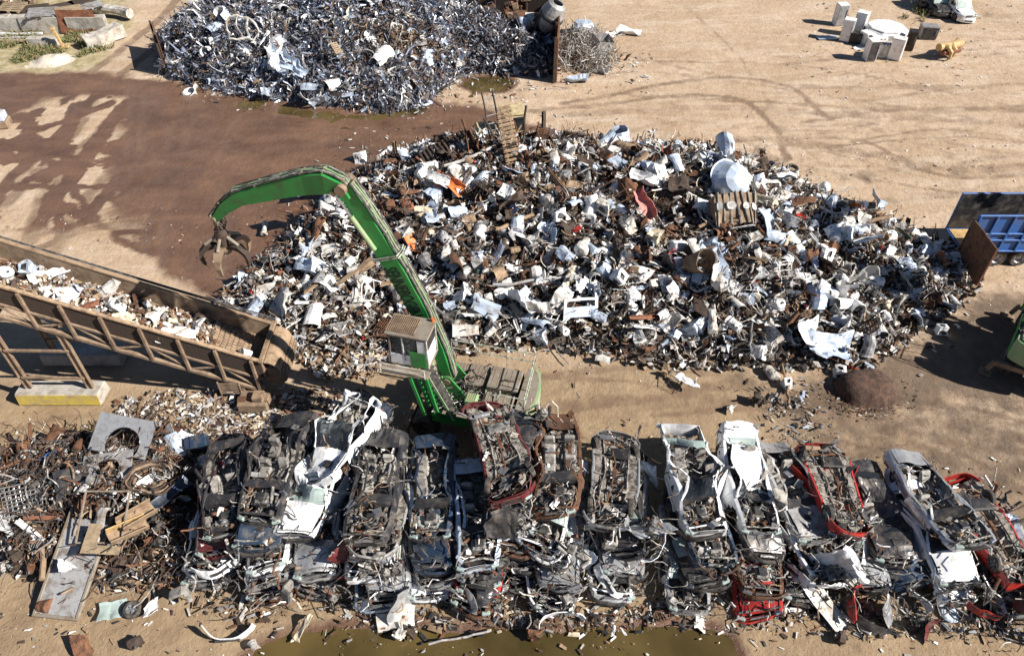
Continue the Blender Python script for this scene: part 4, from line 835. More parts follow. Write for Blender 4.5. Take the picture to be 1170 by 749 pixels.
# (x, top-car front y, [bottom ... top]); a layer = (colour, height, options)
def K(col, t=.72, dy=0., dx=0., **k): return (col, t, dy, dx, k)
W0 = dict(wheels=(0, 0, 0, 0)); NG = dict(glass=False)
STACKS = [
 (-10.6, 13.6, [K('silver', .55, -.9, doors=False, **W0), K('white', .6, -.5, -.2, hood=False, **W0), K('maroon', .6, -.1, .1, **W0), K('black', .75, .1, .1, hood=False, roofon=False, yaw=.25, wheels=(1, 0, 0, 1), glass=False)]),
 (-8.7, 13.3, [K('rust', .5, -1.1, hood=False, **W0), K('silver', .55, -.8, .1, hood=False, **W0), K('white', .6, -.5, -.1, hood=False, **W0), K('navy', .65, -.2, 0, **W0), K('black', .7, .8, .1, roofon=False, hood=False, wheels=(0, 0, 1, 1), glass=False)]),
 (-6.9, 13.6, [K('grey', .5, -1.0, **W0), K('green', .55, -.7, .1, hood=False, **W0), K('silver', .6, -.9, -.1, yaw=.1, **W0), K('white', .85, .1, -.25, yaw=-.1, doors=True, wheels=(1, 0, 1, 1), amp=.15, glass=True), ]),
 (-6.1, 15.2, [K('navy', .55, .2, **W0), K('black', .6, .1, **W0), K('grey', .6, .1, **W0), K('navy', .5, .3, **W0), K('white', .85, .0, -.1, yaw=-.28, pitch=-.1, wheels=(0, 0, 1, 0), amp=.34, roofon=False)]),
 (-4.8, 13.2, [K('pale', .5, -1.2, 0, hood=False, **W0), K('silver', .6, -1.0, .2, yaw=.12, **W0), K('white', .6, -.7, -.2, hood=False, **W0), K('grey', .65, -.3, .1, flip=True, **W0), K('black', .75, .0, 0, hood=False, roofon=False, glass=False, yaw=-.06, guts=70, wheels=(0, 0, 0, 1), amp=.16)]),
 (-2.9, 13.6, [K('white', .5, -1.3, 0, **W0), K('silver', .55, -1.0, -.1, hood=False, **W0), K('navy', .6, -.6, .1, **W0), K('navy', .7, .1, 0, roofon=False, hood=False, glass=False, **W0)]),
 (-1.2, 12.9, [K('rust', .5, -1.0, 0, hood=False, **W0), K('red', .5, -.7, .1, hood=False, **W0), K('black', .55, -.5, -.1, hood=False, **W0), K('pale', .65, -.2, .0, yaw=.08, hood=False, roofon=False, glass=False, **W0)]),
 (0.0, 14.3, [K('silver', .5, -1.5, .1, hood=False, **W0), K('black', .6, -1.2, .1, **W0), K('rust', .6, -.9, .1, hood=False, **W0), K('white', .55, -.5, hood=False, **W0), K('black', .6, .2, **W0), K('maroon', .95, .0, -.3, flip=True, yaw=.22, pitch=.05, wheels=(1, 1, 1, 1), guts=60)]),
 (1.5, 13.3, [K('white', .5, -1.4, -.2, hood=False, roofon=False, glass=False, **W0), K('silver', .55, -.8, .2, yaw=-.15, **W0), K('white', .6, -.3, 0, hood=False, **W0), K('white', .6, -.2, -.1, yaw=-.35, hood=False, **W0), K('rust', .75, 1.0, .3, hood=False, roofon=False, glass=False, guts=60, **W0)]),
 (4.0, 13.6, [K('white', .6, -1.3, -.5, hood=False, wheels=(0, 0, 0, 1)), K('silver', .6, -.7, .1, **W0), K('black', .6, -.2, 0, **W0), K('silver', .95, .2, -.2, flip=True, yaw=-.2, pitch=.06, wheels=(1, 1, 1, 1), guts=60)]),
 (6.6, 13.4, [K('silver', .55, -1.6, -.4, hood=False, guts=50, **W0), K('black', .55, -1.0, .1, **W0), K('navy', .6, -.5, .2, hood=False, **W0), K('white', .9, .5, .1, yaw=.05, hood=False, roofon=False, trunk=False, wheels=(0, 0, 0, 0), amp=.2, guts=60)]),
 (8.5, 13.0, [K('red', .5, -1.3, .1, **W0), K('rust', .6, -.7, .2, hood=False, roofon=False, glass=False, guts=50, **W0), K('black', .6, .4, .1, **W0), K('white', .9, 1.1, .0, yaw=.02, hood=False, wheels=(0, 0, 0, 0), amp=.19, guts=50)]),
 (10.3, 13.2, [K('black', .5, -.9, .1, doors=False, **W0), K('white', .6, -.3, .2, yaw=.2, hood=False, **W0), K('grey', .6, .8, .0, yaw=.15, roofon=False, glass=False, **W0)]),
 (12.0, 13.0, [K('silver', .6, -.5, .5, **W0), K('white', .6, .2, .1, hood=False, **W0), K('red', .9, .9, 0, flip=True, yaw=.0, pitch=.04, wheels=(0, 1, 0, 1), guts=70)]),
 (13.9, 12.6, [K('navy', .6, .1, -.3, **W0), K('black', .6, .7, -.3, **W0)]),
 (15.3, 12.2, [K('white', .6, -.1, -.1, yaw=.15, hood=True, **W0), K('white', .7, .3, .1, yaw=.13, roofon=False, glass=False, hood=True, wheels=(0, 0, 1, 0)), K('silver', .6, 1.1, .1, hood=False, roofon=False, glass=False, guts=50, wheels=(0, 0, 1, 1))]),
 (17.3, 11.9, [K('black', .5, -.2, .2, hood=False, doors=False, **W0), K('red', .9, .5, .1, flip=True, yaw=.1, wheels=(1, 1, 1, 1), guts=50)]),
]
ORD = ['first', 'second', 'third', 'fourth', 'fifth', 'sixth', 'seventh', 'eighth', 'ninth', 'tenth', 'eleventh', 'twelfth', 'thirteenth', 'fourteenth', 'fifteenth', 'sixteenth', 'seventeenth']
sd = 900
STACK_TOP = []
for si, (sx, sy, layers) in enumerate(STACKS):
    z = .02
    for li, (col, t, dy, dx, kw) in enumerate(layers):
        sd += 13; kw = dict(kw); n = len(layers); pos = 'topmost' if li == n - 1 else ('lowest' if li == 0 else ['', 'second from below', 'third from below', 'fourth from below', 'fifth from below'][li])
        st = 'upside-down ' if kw.get('flip') else ''; cw = {'pale': 'pale blue', 'rust': 'rusty burnt-out'}.get(col, col)
        lab = f'{st}{cw} crushed car, {pos} in the {ORD[si]} stack from left'
        yc = sy + dy + 2.15; car(col, t, sd, lab, (sx + dx, yc, z), kw.pop('yaw', rng.normal(0, .11)), kw.pop('pitch', rng.normal(0, .05)), rng.normal(0, .08), **kw); z += t * .95
    STACK_TOP.append((sx, sy, z))

# ------------------------------------------------------------------ green material handler
def rayd(px, py):
    u = (px - 585) / F_PX; v = (py - 374.5) / F_PX; return np.array([u, _c - v * _s, -_s - v * _c])
PHI = R(166); HD = np.array([math.cos(PHI), math.sin(PHI), 0]); LF = np.array([-HD[1], HD[0], 0])
FOOT_W = G(514, 427, 2.7); ORG = FOOT_W - HD * .9; ORG[2] = 0
def inplane(px, py):
    r = rayd(px, py); o = np.array([0, 0, CAMZ]); t = LF.dot(FOOT_W - o) / LF.dot(r); p = o + r * t; return ((p - ORG).dot(HD), p[2])
def sweep(pts, dep, wid, mb, m, y0=0.0):
    """box section beam along a line in the machine's own x-z plane"""
    P = np.array(pts, float); n = len(P); V = []; F = []; T = np.gradient(P, axis=0); T /= np.linalg.norm(T, axis=1, keepdims=True); N = np.stack([-T[:, 1], T[:, 0]], 1); b = .04
    for i in range(n):
        d, w = dep[i] / 2, wid[i] / 2
        for (q, yy) in ((-d, -w + b), (-d, w - b), (-d + b, w), (d - b, w), (d, w - b), (d, -w + b), (d - b, -w), (-d + b, -w)): V.append((P[i, 0] + N[i, 0] * q, y0 + yy, P[i, 1] + N[i, 1] * q))
    for i in range(n - 1):
        for k in range(8): F.append((i * 8 + k, i * 8 + (k + 1) % 8, (i + 1) * 8 + (k + 1) % 8, (i + 1) * 8 + k))
    F += [tuple(range(8))[::-1], tuple(range((n - 1) * 8, n * 8))]; mb.add((np.array(V), F), m); return P, N
def sub_(mb, nm, par, smooth_=False):
    """part whose own origin sits in its middle; keeps its centre so that sub-parts can be placed relative to it"""
    V = np.concatenate(mb.V); c = (V.min(0) + V.max(0)) / 2; me = mb.mesh(nm, smooth_); me.vertices.foreach_set('co', (V - c).ravel()); me.update()
    o = bpy.data.objects.new(nm, me); COL.objects.link(o); o.parent = par; pc = np.array(par['c']) if 'c' in par.keys() else np.zeros(3); o.location = c - pc; o['c'] = [float(q) for q in c]; return o
def handler():
    root = thing('material_handler', 'green material handler with long boom and raised cab beside the big heap', 'crane', tuple(ORG), PHI)
    g = np.random.default_rng(5)
    # undercarriage
    ch = MB(); ch.add(cbox(4.6, 1.1, .55, (0, 0, .95), b=.08), M['dusty']); ch.add(cbox(1.5, 2.2, .3, (0, 0, 1.05), b=.05), M['dusty'])
    for x in (-1.9, 1.9): ch.add(cbox(.35, 2.2, .35, (x, 0, .7), b=.04), M['dusty'])
    ch.add(cyl((0, 0, 1.2), (0, 0, 1.45), .85, n=28), M['machgrey']); sub_(ch, 'undercarriage', root)
    for x in (-1.7, 1.7):
        for s in (-1, 1):
            w = MB(); V, F = lathe([(.28, -.26), (.5, -.28), (.59, -.22), (.61, -.03), (.56, 0), (.61, .03), (.59, .22), (.5, .28), (.28, .26), (.26, 0), (.28, -.26)], 26, 'y'); w.add((V + [x, s * 1.15, .61], F), M['rubber']); o = sub_(w, 'wheel', root)
            w = MB(); V, F = lathe([(0, s * .1), (.12, s * .12), (.14, s * .04), (.26, 0), (.29, s * .24), (.29, -s * .24)], 22, 'y'); w.add((V + [x, s * 1.15, .61], F), M['dusty']); sub_(w, 'rim', o)
    for x in (-2.4, 2.4):
        for s in (-1, 1):
            w = MB(); w.add(bar((x, s * .4, .9), (x, s * 1.6, .75), .24, .26), M['dusty']); w.add(bar((x, s * 1.6, .8), (x, s * 1.75, .2), .2, .2), M['dusty']); w.add(cbox(.5, .5, .08, (x, s * 1.75, .05)), M['dusty']); sub_(w, 'outrigger', root)
    # slewing platform, covers and counterweight
    dk = MB(); dk.add(cbox(3.6, 2.7, .2, (-.45, 0, 1.6), b=.03), M['machgrey']); dk.add(cbox(1.0, .8, .12, (1.6, -.55, 1.62)), M['machgrey'])
    for k in range(9): dk.add(cbox(.5, .35, .03 + .02 * (k % 3), (g.uniform(-1.8, 1.2), g.uniform(-1.1, 1.1), 1.72)), M['machgrey'])
    sub_(dk, 'platform', root)
    for s in (-1, 1):
        w = MB(); w.add(cbox(3.5, .06, .55, (-.45, s * 1.385, 1.52), b=.02), M['green']); sub_(w, 'side_skirt', root)
    for (nm, sx, sy, sz, c, m) in (('engine_cover', 1.35, 1.2, .75, (-1.3, -.55, 2.08), 'machgrey'), ('engine_cover', .9, 1.2, .6, (-.1, -.65, 2.0), 'machgrey'), ('radiator_box', 1.2, .85, .8, (-1.35, .75, 2.1), 'machgrey'), ('hydraulic_tank', .5, .5, .8, (-.25, .82, 2.12), 'greenpale'), ('tool_box', .8, .45, .5, (.6, -1.0, 1.97), 'machgrey')):
        w = MB(); w.add(cbox(sx, sy, sz, c, b=.05), M[m]); o = sub_(w, nm, root)
        v = MB()
        for k in range(5): v.add(cbox(.03, sy * .8, .015, (c[0] - sx * .35 + sx * .7 * k / 4, c[1], c[2] + sz / 2 + .004), b=.003), M['dusty'])
        sub_(v, 'vent_grille', o)
    cwt = MB(); P = [(-2.15, -1.38)] + [(-2.45 - .38 * math.cos(a), 1.38 * math.sin(a)) for a in np.linspace(-1.35, 1.35, 12)] + [(-2.15, 1.38)]
    cwt.add(prism(P, 1.05, 'xy', 1.9), M['greenpale']); sub_(cwt, 'counterweight', root)
    w = MB(); w.add(prism([(p[0] * .97, p[1] * .9) for p in P], .06, 'xy', 2.47), M['machgrey']); sub_(w, 'counterweight_top', root)
    rl = MB()
    for (a, b_) in (((-2.4, -1.25), (1.2, -1.25)), ((-2.4, -1.25), (-2.5, 1.2)), ((-2.5, 1.2), (-1.2, 1.28))):
        n = max(2, int(np.hypot(a[0] - b_[0], a[1] - b_[1]) / .9))
        for z in (2.95, 3.4): rl.add(tube([(*a, z), (*b_, z)], .025, 6), M['hosewhite'])
        for k in range(n + 1): x = a[0] + (b_[0] - a[0]) * k / n; y = a[1] + (b_[1] - a[1]) * k / n; rl.add(tube([(x, y, 1.7), (x, y, 3.4)], .022, 6), M['hosewhite'])
    sub_(rl, 'guard_rail', root)
    hs = MB()
    for k in range(70):
        p = np.array([g.uniform(-1.2, 1.2), g.uniform(-.5, .9), g.uniform(1.75, 2.4)]); P = [p]; d = g.normal(size=3)
        for q in range(6): d = d * .7 + g.normal(0, .6, 3); d[2] *= .5; P.append(P[-1] + .22 * d / (np.linalg.norm(d) + .1))
        hs.add(tube(P, g.uniform(.014, .035), 5), M[g.choice(['hosewhite', 'wire', 'wire', 'machgrey', 'steel'])])
    sub_(hs, 'deck_hoses', root)
    # boom pedestal
    for s in (-1, 1):
        w = MB(); w.add(prism([(-.1, 1.7), (1.55, 1.7), (1.25, 2.5), (1.0, 2.95), (.75, 2.95), (.3, 2.3)], .07, 'xz', s * .42), M['green']); sub_(w, 'boom_bracket', root)
    # boom and stick, laid through the points they pass
    bp = [inplane(*q) for q in ((514, 427), (501, 394), (480, 352), (455, 308), (430, 266), (410, 234), (394, 211))]; bd = [.42, .6, .78, .8, .76, .7, .64]
    bm = MB(); P, N = sweep(bp, bd, [.52, .52, .5, .5, .48, .46, .44], bm, M['green']); bm.add(cyl((bp[0][0], -.5, bp[0][1]), (bp[0][0], .5, bp[0][1]), .16, n=14), M['dusty'])
    bo = sub_(bm, 'boom', root)
    el = inplane(374, 204); sp = [inplane(*q) for q in ((400, 224), (389, 211), (374, 206), (352, 208), (325, 213), (300, 219), (274, 225), (259, 235), (248, 248))]; sdp = [.34, .6, .8, .78, .72, .65, .56, .46, .3]
    st = MB(); P2, N2_ = sweep(sp, sdp, [.58, .58, .58, .44, .42, .4, .38, .36, .32], st, M['green'], 0.0); st.add(cyl((P[-1][0], -.45, P[-1][1]), (P[-1][0], .45, P[-1][1]), .2, n=16), M['dusty']); so_ = sub_(st, 'stick', root)
    # lines along the top
    for (PP, NN, dd, par) in ((P, N, bd, bo), (P2, N2_, sdp, so_)):
        for k in range(7):
            y = -.2 + .4 * k / 6; w = MB(); L = []
            for i in range(len(PP)):
                for j in range(3 if i < len(PP) - 1 else 1):
                    q = PP[i] + (PP[min(i + 1, len(PP) - 1)] - PP[i]) * j / 3; n_ = NN[i]; dq = dd[i] + (dd[min(i + 1, len(dd) - 1)] - dd[i]) * j / 3; up = (1 if PP is P else -1); up = 1 if n_[1] > 0 else -1
                    h = dq / 2 + .05 + abs(g.normal(0, .025)); L.append((q[0] + n_[0] * h * up, y + g.normal(0, .018), q[1] + n_[1] * h * up))
            w.add(tube(L, .024 if k % 3 else .034, 6), M[['wire', 'hosewhite', 'wire', 'greenpale'][k % 4]]); sub_(w, 'hydraulic_line', par)
        for i in range(len(PP)):
            w = MB(); up = 1 if NN[i][1] > 0 else -1; h = dd[i] / 2 + .05; w.add(cbox(.08, .46, .07, (PP[i][0] + NN[i][0] * h * up, 0, PP[i][1] + NN[i][1] * h * up), m=Ry(-math.atan2(*(PP[min(i + 1, len(PP) - 1)] - PP[max(i - 1, 0)])[::-1]))), M['machgrey']); sub_(w, 'line_clamp', par)
    w = MB(); q = P[3] + (P[4] - P[3]) * .42; t_ = (P[3] - P[2]) / np.linalg.norm(P[3] - P[2]); nn = np.array([-t_[1], t_[0]])
    L = [(q[0] + nn[0] * a * .54, b_, q[1] + nn[1] * a * .54) for a, b_ in ((-1, .3), (1, .34), (1.1, 0), (1, -.34), (-1, -.34), (-1, .3))]; L = [(x, y * 1.0, z) for x, y, z in L]
    for k in range(2): w.add(tube([(x + .06 * k, y, z + .07 * k) for x, y, z in L], .03, 6), M['hosewhite'])
    sub_(w, 'cross_hoses', bo)
    # lettering on the boom side
    fc = bpy.data.curves.new('lettering', 'FONT'); fc.body = 'SENNEBOGEN'; fc.size = .78; fc.extrude = .006; fc.shear = .2; fc.offset = .02; fc.space_character = 1.02; fc.align_x = 'LEFT'
    fo = bpy.data.objects.new('tmp', fc); COL.objects.link(fo); bpy.context.view_layer.update(); me = bpy.data.meshes.new_from_object(fo.evaluated_get(bpy.context.evaluated_depsgraph_get())); bpy.data.objects.remove(fo)
    me.materials.clear(); me.materials.append(M['letter']); lo = bpy.data.objects.new('lettering', me); COL.objects.link(lo); lo.parent = bo
    a0, a1 = np.array(inplane(447, 300)), np.array(inplane(479, 356)); dv = a1 - a0; L = np.linalg.norm(dv); dv /= L; up = np.array([dv[1], -dv[0]]) * -1
    if up[1] < 0: up = -up
    W_ = max(v.co.x for v in me.vertices); sc = L / W_ ; bc = np.array(bo['c']); o0 = a0 - up * .24
    from mathutils import Matrix
    ymid = .262; mt = Matrix(((dv[0], up[0], 0, o0[0] - bc[0]), (0, 0, 1, ymid - bc[1]), (dv[1], up[1], 0, o0[1] - bc[2]), (0, 0, 0, 1))); lo.matrix_local = mt @ Matrix.Diagonal((sc, 1.0, 1, 1))
    # cylinders
    def cylinder(a, b_, y, r, m='greenpale'):
        a = np.array([a[0], y, a[1]]); b_ = np.array([b_[0], y, b_[1]]); mid = a + (b_ - a) * .58; w = MB(); w.add(cyl(a, mid, r, n=14), M[m]); w.add(cyl(mid, mid + (b_ - a) * .012, r * 1.15, n=14), M[m]); o = sub_(w, 'hydraulic_cylinder', root)
        w = MB(); w.add(cyl(mid, b_, r * .55, n=12), M['chrome']); w.add(cyl(b_ + [0, -.1, 0], b_ + [0, .1, 0], r * 1.1, n=12), M['dusty']); sub_(w, 'piston_rod', o)
    for s in (-1, 1): cylinder((1.45, 1.95), inplane(492, 378), s * .38, .12)
    a = inplane(431, 271); b_ = inplane(386, 214); cylinder((a[0] + .0, a[1] - .3), b_, .34, .09, 'greenpale')
    # cab
    cx, cy, z0, z1 = 1.85, 1.15, 4.65, 6.1; Lc, Wc = 1.5, 1.0
    cf = MB(); b = .07
    for x in (-1, 1):
        for y in (-1, 1): cf.add(bar((cx + x * Lc / 2 * (1.0 if x < 0 else 1.0), cy + y * Wc / 2, z0), (cx + x * (Lc / 2 - .08 * (x > 0)), cy + y * Wc / 2, z1), b, b), M['offwhite' if x < 0 else 'machgrey'])
    for z in (z0, z1):
        for s in (-1, 1): cf.add(cbox(Lc + .05, b, b, (cx, cy + s * Wc / 2, z)), M['machgrey']); cf.add(cbox(b, Wc, b, (cx + s * Lc / 2, cy, z)), M['machgrey'])
    cf.add(cbox(Lc, Wc, .08, (cx, cy, z0 - .02)), M['machgrey']); cf.add(cbox(.08, Wc - .1, z1 - z0 - .5, (cx - Lc / 2 + .04, cy, (z0 + z1) / 2 - .22)), M['carwhite']); cf.add(cbox(.06, .06, .9, (cx + .18, cy + Wc / 2, (z0 + z1) / 2 + .3)), M['carwhite']); cabo = sub_(cf, 'cab', root)
    w = MB(); w.add(cbox(Lc + .2, Wc + .14, .09, (cx, cy, z1 + .08), b=.03), M['machgrey'])
    sub_(w, 'cab_roof', cabo)
    w = MB()
    for k in range(15): w.add(cbox(.03, Wc * .86, .03, (cx + .78 - k * .075, cy, z1 + .175), b=.004), M['dusty'])
    for s in (-1, 0, 1): w.add(cbox(1.15, .04, .035, (cx + .26, cy + s * Wc * .42, z1 + .15), b=.004), M['dusty'])
    sub_(w, 'roof_guard', cabo)
    for nm, sx, sy, sz, c in (('side_window', Lc - .45, .02, 1.05, (cx + .16, cy + Wc / 2 + .0, z1 - .56)), ('rear_window', .02, Wc - .2, .5, (cx - Lc / 2 - .01, cy, z1 - .33)), ('front_window', .02, Wc - .12, 1.5, (cx + Lc / 2, cy, (z0 + z1) / 2)), ('side_window', Lc - .2, .02, 1.2, (cx, cy - Wc / 2, z1 - .66))):
        w = MB(); w.add(box(sx, sy, sz, c), M['glass']); sub_(w, nm, cabo)
    w = MB(); w.add(cbox(.3, .05, z1 - z0 - .15, (cx - Lc / 2 + .21, cy + Wc / 2, (z0 + z1) / 2)), M['carwhite']); w.add(cbox(.62, .02, .75, (cx - Lc / 2 + .36, cy + Wc / 2 + .045, z0 + .42)), M['green']); w.add(cbox(1.05, .05, .5, (cx + .28, cy + Wc / 2, z0 + .28)), M['carwhite']); dco = sub_(w, 'cab_door', cabo)
    w = MB(); w.add(tube([(cx + .1, cy + Wc / 2 + .05, z0 + .3), (cx + .1, cy + Wc / 2 + .1, z0 + .35), (cx + .1, cy + Wc / 2 + .1, z0 + .75), (cx + .1, cy + Wc / 2 + .05, z0 + .8)], .018, 6), M['dark']); sub_(w, 'handle', dco)
    w = MB(); w.add(cbox(.5, .5, .12, (cx - .25, cy, z0 + .5), b=.05), M['dark']); w.add(cbox(.12, .5, .65, (cx - .52, cy, z0 + .85), b=.05), M['dark']); sub_(w, 'seat', cabo)
    w = MB(); w.add(cyl((cx - .72, cy - .45, z1 + .12), (cx - .72, cy - .45, z1 + .28), .065, .055, 12), M['beacon']); sub_(w, 'beacon', cabo)
    w = MB(); w.add(cbox(1.9, .42, .06, (cx + .1, cy + Wc / 2 + .25, z0 - .12)), M['machgrey'])
    yr = cy + Wc / 2 + .45
    w.add(tube([(cx + 1.0, yr, z0 - .1), (cx + 1.0, yr, z0 + .35), (cx - .75, yr, z0 + .35), (cx - .75, yr, z0 - .1)], .022, 6), M['offwhite']); w.add(tube([(cx + 1.0, yr, z0 + .12), (cx - .75, yr, z0 + .12)], .018, 6), M['offwhite']); sub_(w, 'cab_walkway', root)
    for (a, b_) in (((.9, 1.0, 1.7), (1.4, 1.0, 4.7)), ((.9, 1.55, 1.7), (1.4, 1.55, 4.7)), ((1.5, 1.0, 1.7), (2.1, 1.0, 4.7)), ((1.5, 1.55, 1.7), (2.1, 1.55, 4.7))):
        w = MB(); w.add(bar(a, b_, .15, .17), M['green']); sub_(w, 'cab_lift_arm', root)
    w = MB()
    for k in range(12): w.add(cbox(.22, .5, .03, (.35 + k * .085, 1.3, 1.9 + k * .23)), M['wire'])
    for s in (-1, 1): w.add(bar((.3, 1.3 + s * .26, 1.75), (1.4, 1.3 + s * .26, 4.6), .04, .1), M['greenpale'])
    sub_(w, 'ladder', root)
    # orange-peel grab hanging from the stick
    T = sp[-1]; tx, tz = T[0] + .05, T[1] + .0; GS = .88; OG = np.array([tx, 0, tz]); gsc = lambda V: (np.asarray(V) - OG) * GS + OG; hg = MB(); hg.add(cbox(.3, .4, .5, (tx, 0, tz - .15), b=.08), M['dusty']); hg.add(cyl((tx, -.25, tz), (tx, .25, tz), .1, n=12), M['dusty']); hg.add(cbox(.28, .28, .3, (tx + .02, 0, tz - .5), b=.08), M['brown']); hg.add(cyl((tx + .02, 0, tz - .62), (tx + .02, 0, tz - .86), .24, .28, 18), M['brown'])
    for k in range(5): hg.add(tube(jit([(tx + .1, .1 * (k - 2), tz + .1), (tx - .28, .12 * (k - 2), tz - .3), (tx, .08 * (k - 2), tz - .8)], 3, .04), .022, 5), M['wire'])
    hg.V = [gsc(v) for v in hg.V]; sub_(hg, 'grab_hanger', root)
    gb = MB(); gb.add(cyl((tx + .02, 0, tz - .86), (tx + .02, 0, tz - 1.75), .3, .2, 16), M['brown']); gb.add(cyl((tx + .02, 0, tz - 1.55), (tx + .02, 0, tz - 1.85), .36, .22, 16), M['dusty']); gb.V = [gsc(v) for v in gb.V]; gbo = sub_(gb, 'grab', root)
    for k in range(5):
        a = k * 2 * math.pi / 5 + .5; m_ = Rz(a); w = MB()
        cpts = [(.22, -1.45, .3), (.5, -1.3, .34), (.82, -1.32, .34), (1.1, -1.6, .28), (1.18, -1.95, .22), (1.1, -2.28, .15), (.95, -2.5, .07)]
        inn = [(.28, -1.62), (.5, -1.52), (.74, -1.55), (.95, -1.74), (1.02, -1.98), (.99, -2.25), (.93, -2.48)]
        V, F = [], []
        for (r_, z_, w_), (r2, z2) in zip(cpts, inn): V += [(r_, -w_ / 2, z_), (r_, w_ / 2, z_), (r2, w_ / 2 * .8, z2), (r2, -w_ / 2 * .8, z2)]
        for i in range(len(cpts) - 1):
            for q in range(4): F.append((i * 4 + q, i * 4 + (q + 1) % 4, (i + 1) * 4 + (q + 1) % 4, (i + 1) * 4 + q))
        F += [(3, 2, 1, 0), tuple(range(len(V) - 4, len(V)))]; V = np.array(V) @ m_.T + [tx + .02, 0, tz]; w.add((V, F), M['dusty' if k % 2 else 'brown']); w.V[-1] = gsc(w.V[-1]); to = sub_(w, 'grab_tine', gbo)
        w = MB(); w.add((cyl((.28, 0, -.98), (.78, 0, -1.3), .075, n=10)[0] @ m_.T + [tx + .02, 0, tz], cyl((0, 0, 0), (0, 0, 1), 1, n=10)[1]), M['machgrey']); w.V[-1] = gsc(w.V[-1]); sub_(w, 'grab_cylinder', gbo)
    return root
HND = handler()
def deep(o, parent=None):
    c = o.copy(); COL.objects.link(c)
    if parent is not None: c.parent = parent
    for ch in list(o.children): deep(ch, c)
    return c
h2 = deep(HND); h2.location = (24.6, 24.3, 0); h2.rotation_euler = (0, 0, R(52)); h2['label'] = 'second green machine with rubber tyres at the right edge by the dirt lane'
for o in (HND, h2): o['group'] = 'green machines in the scrapyard'

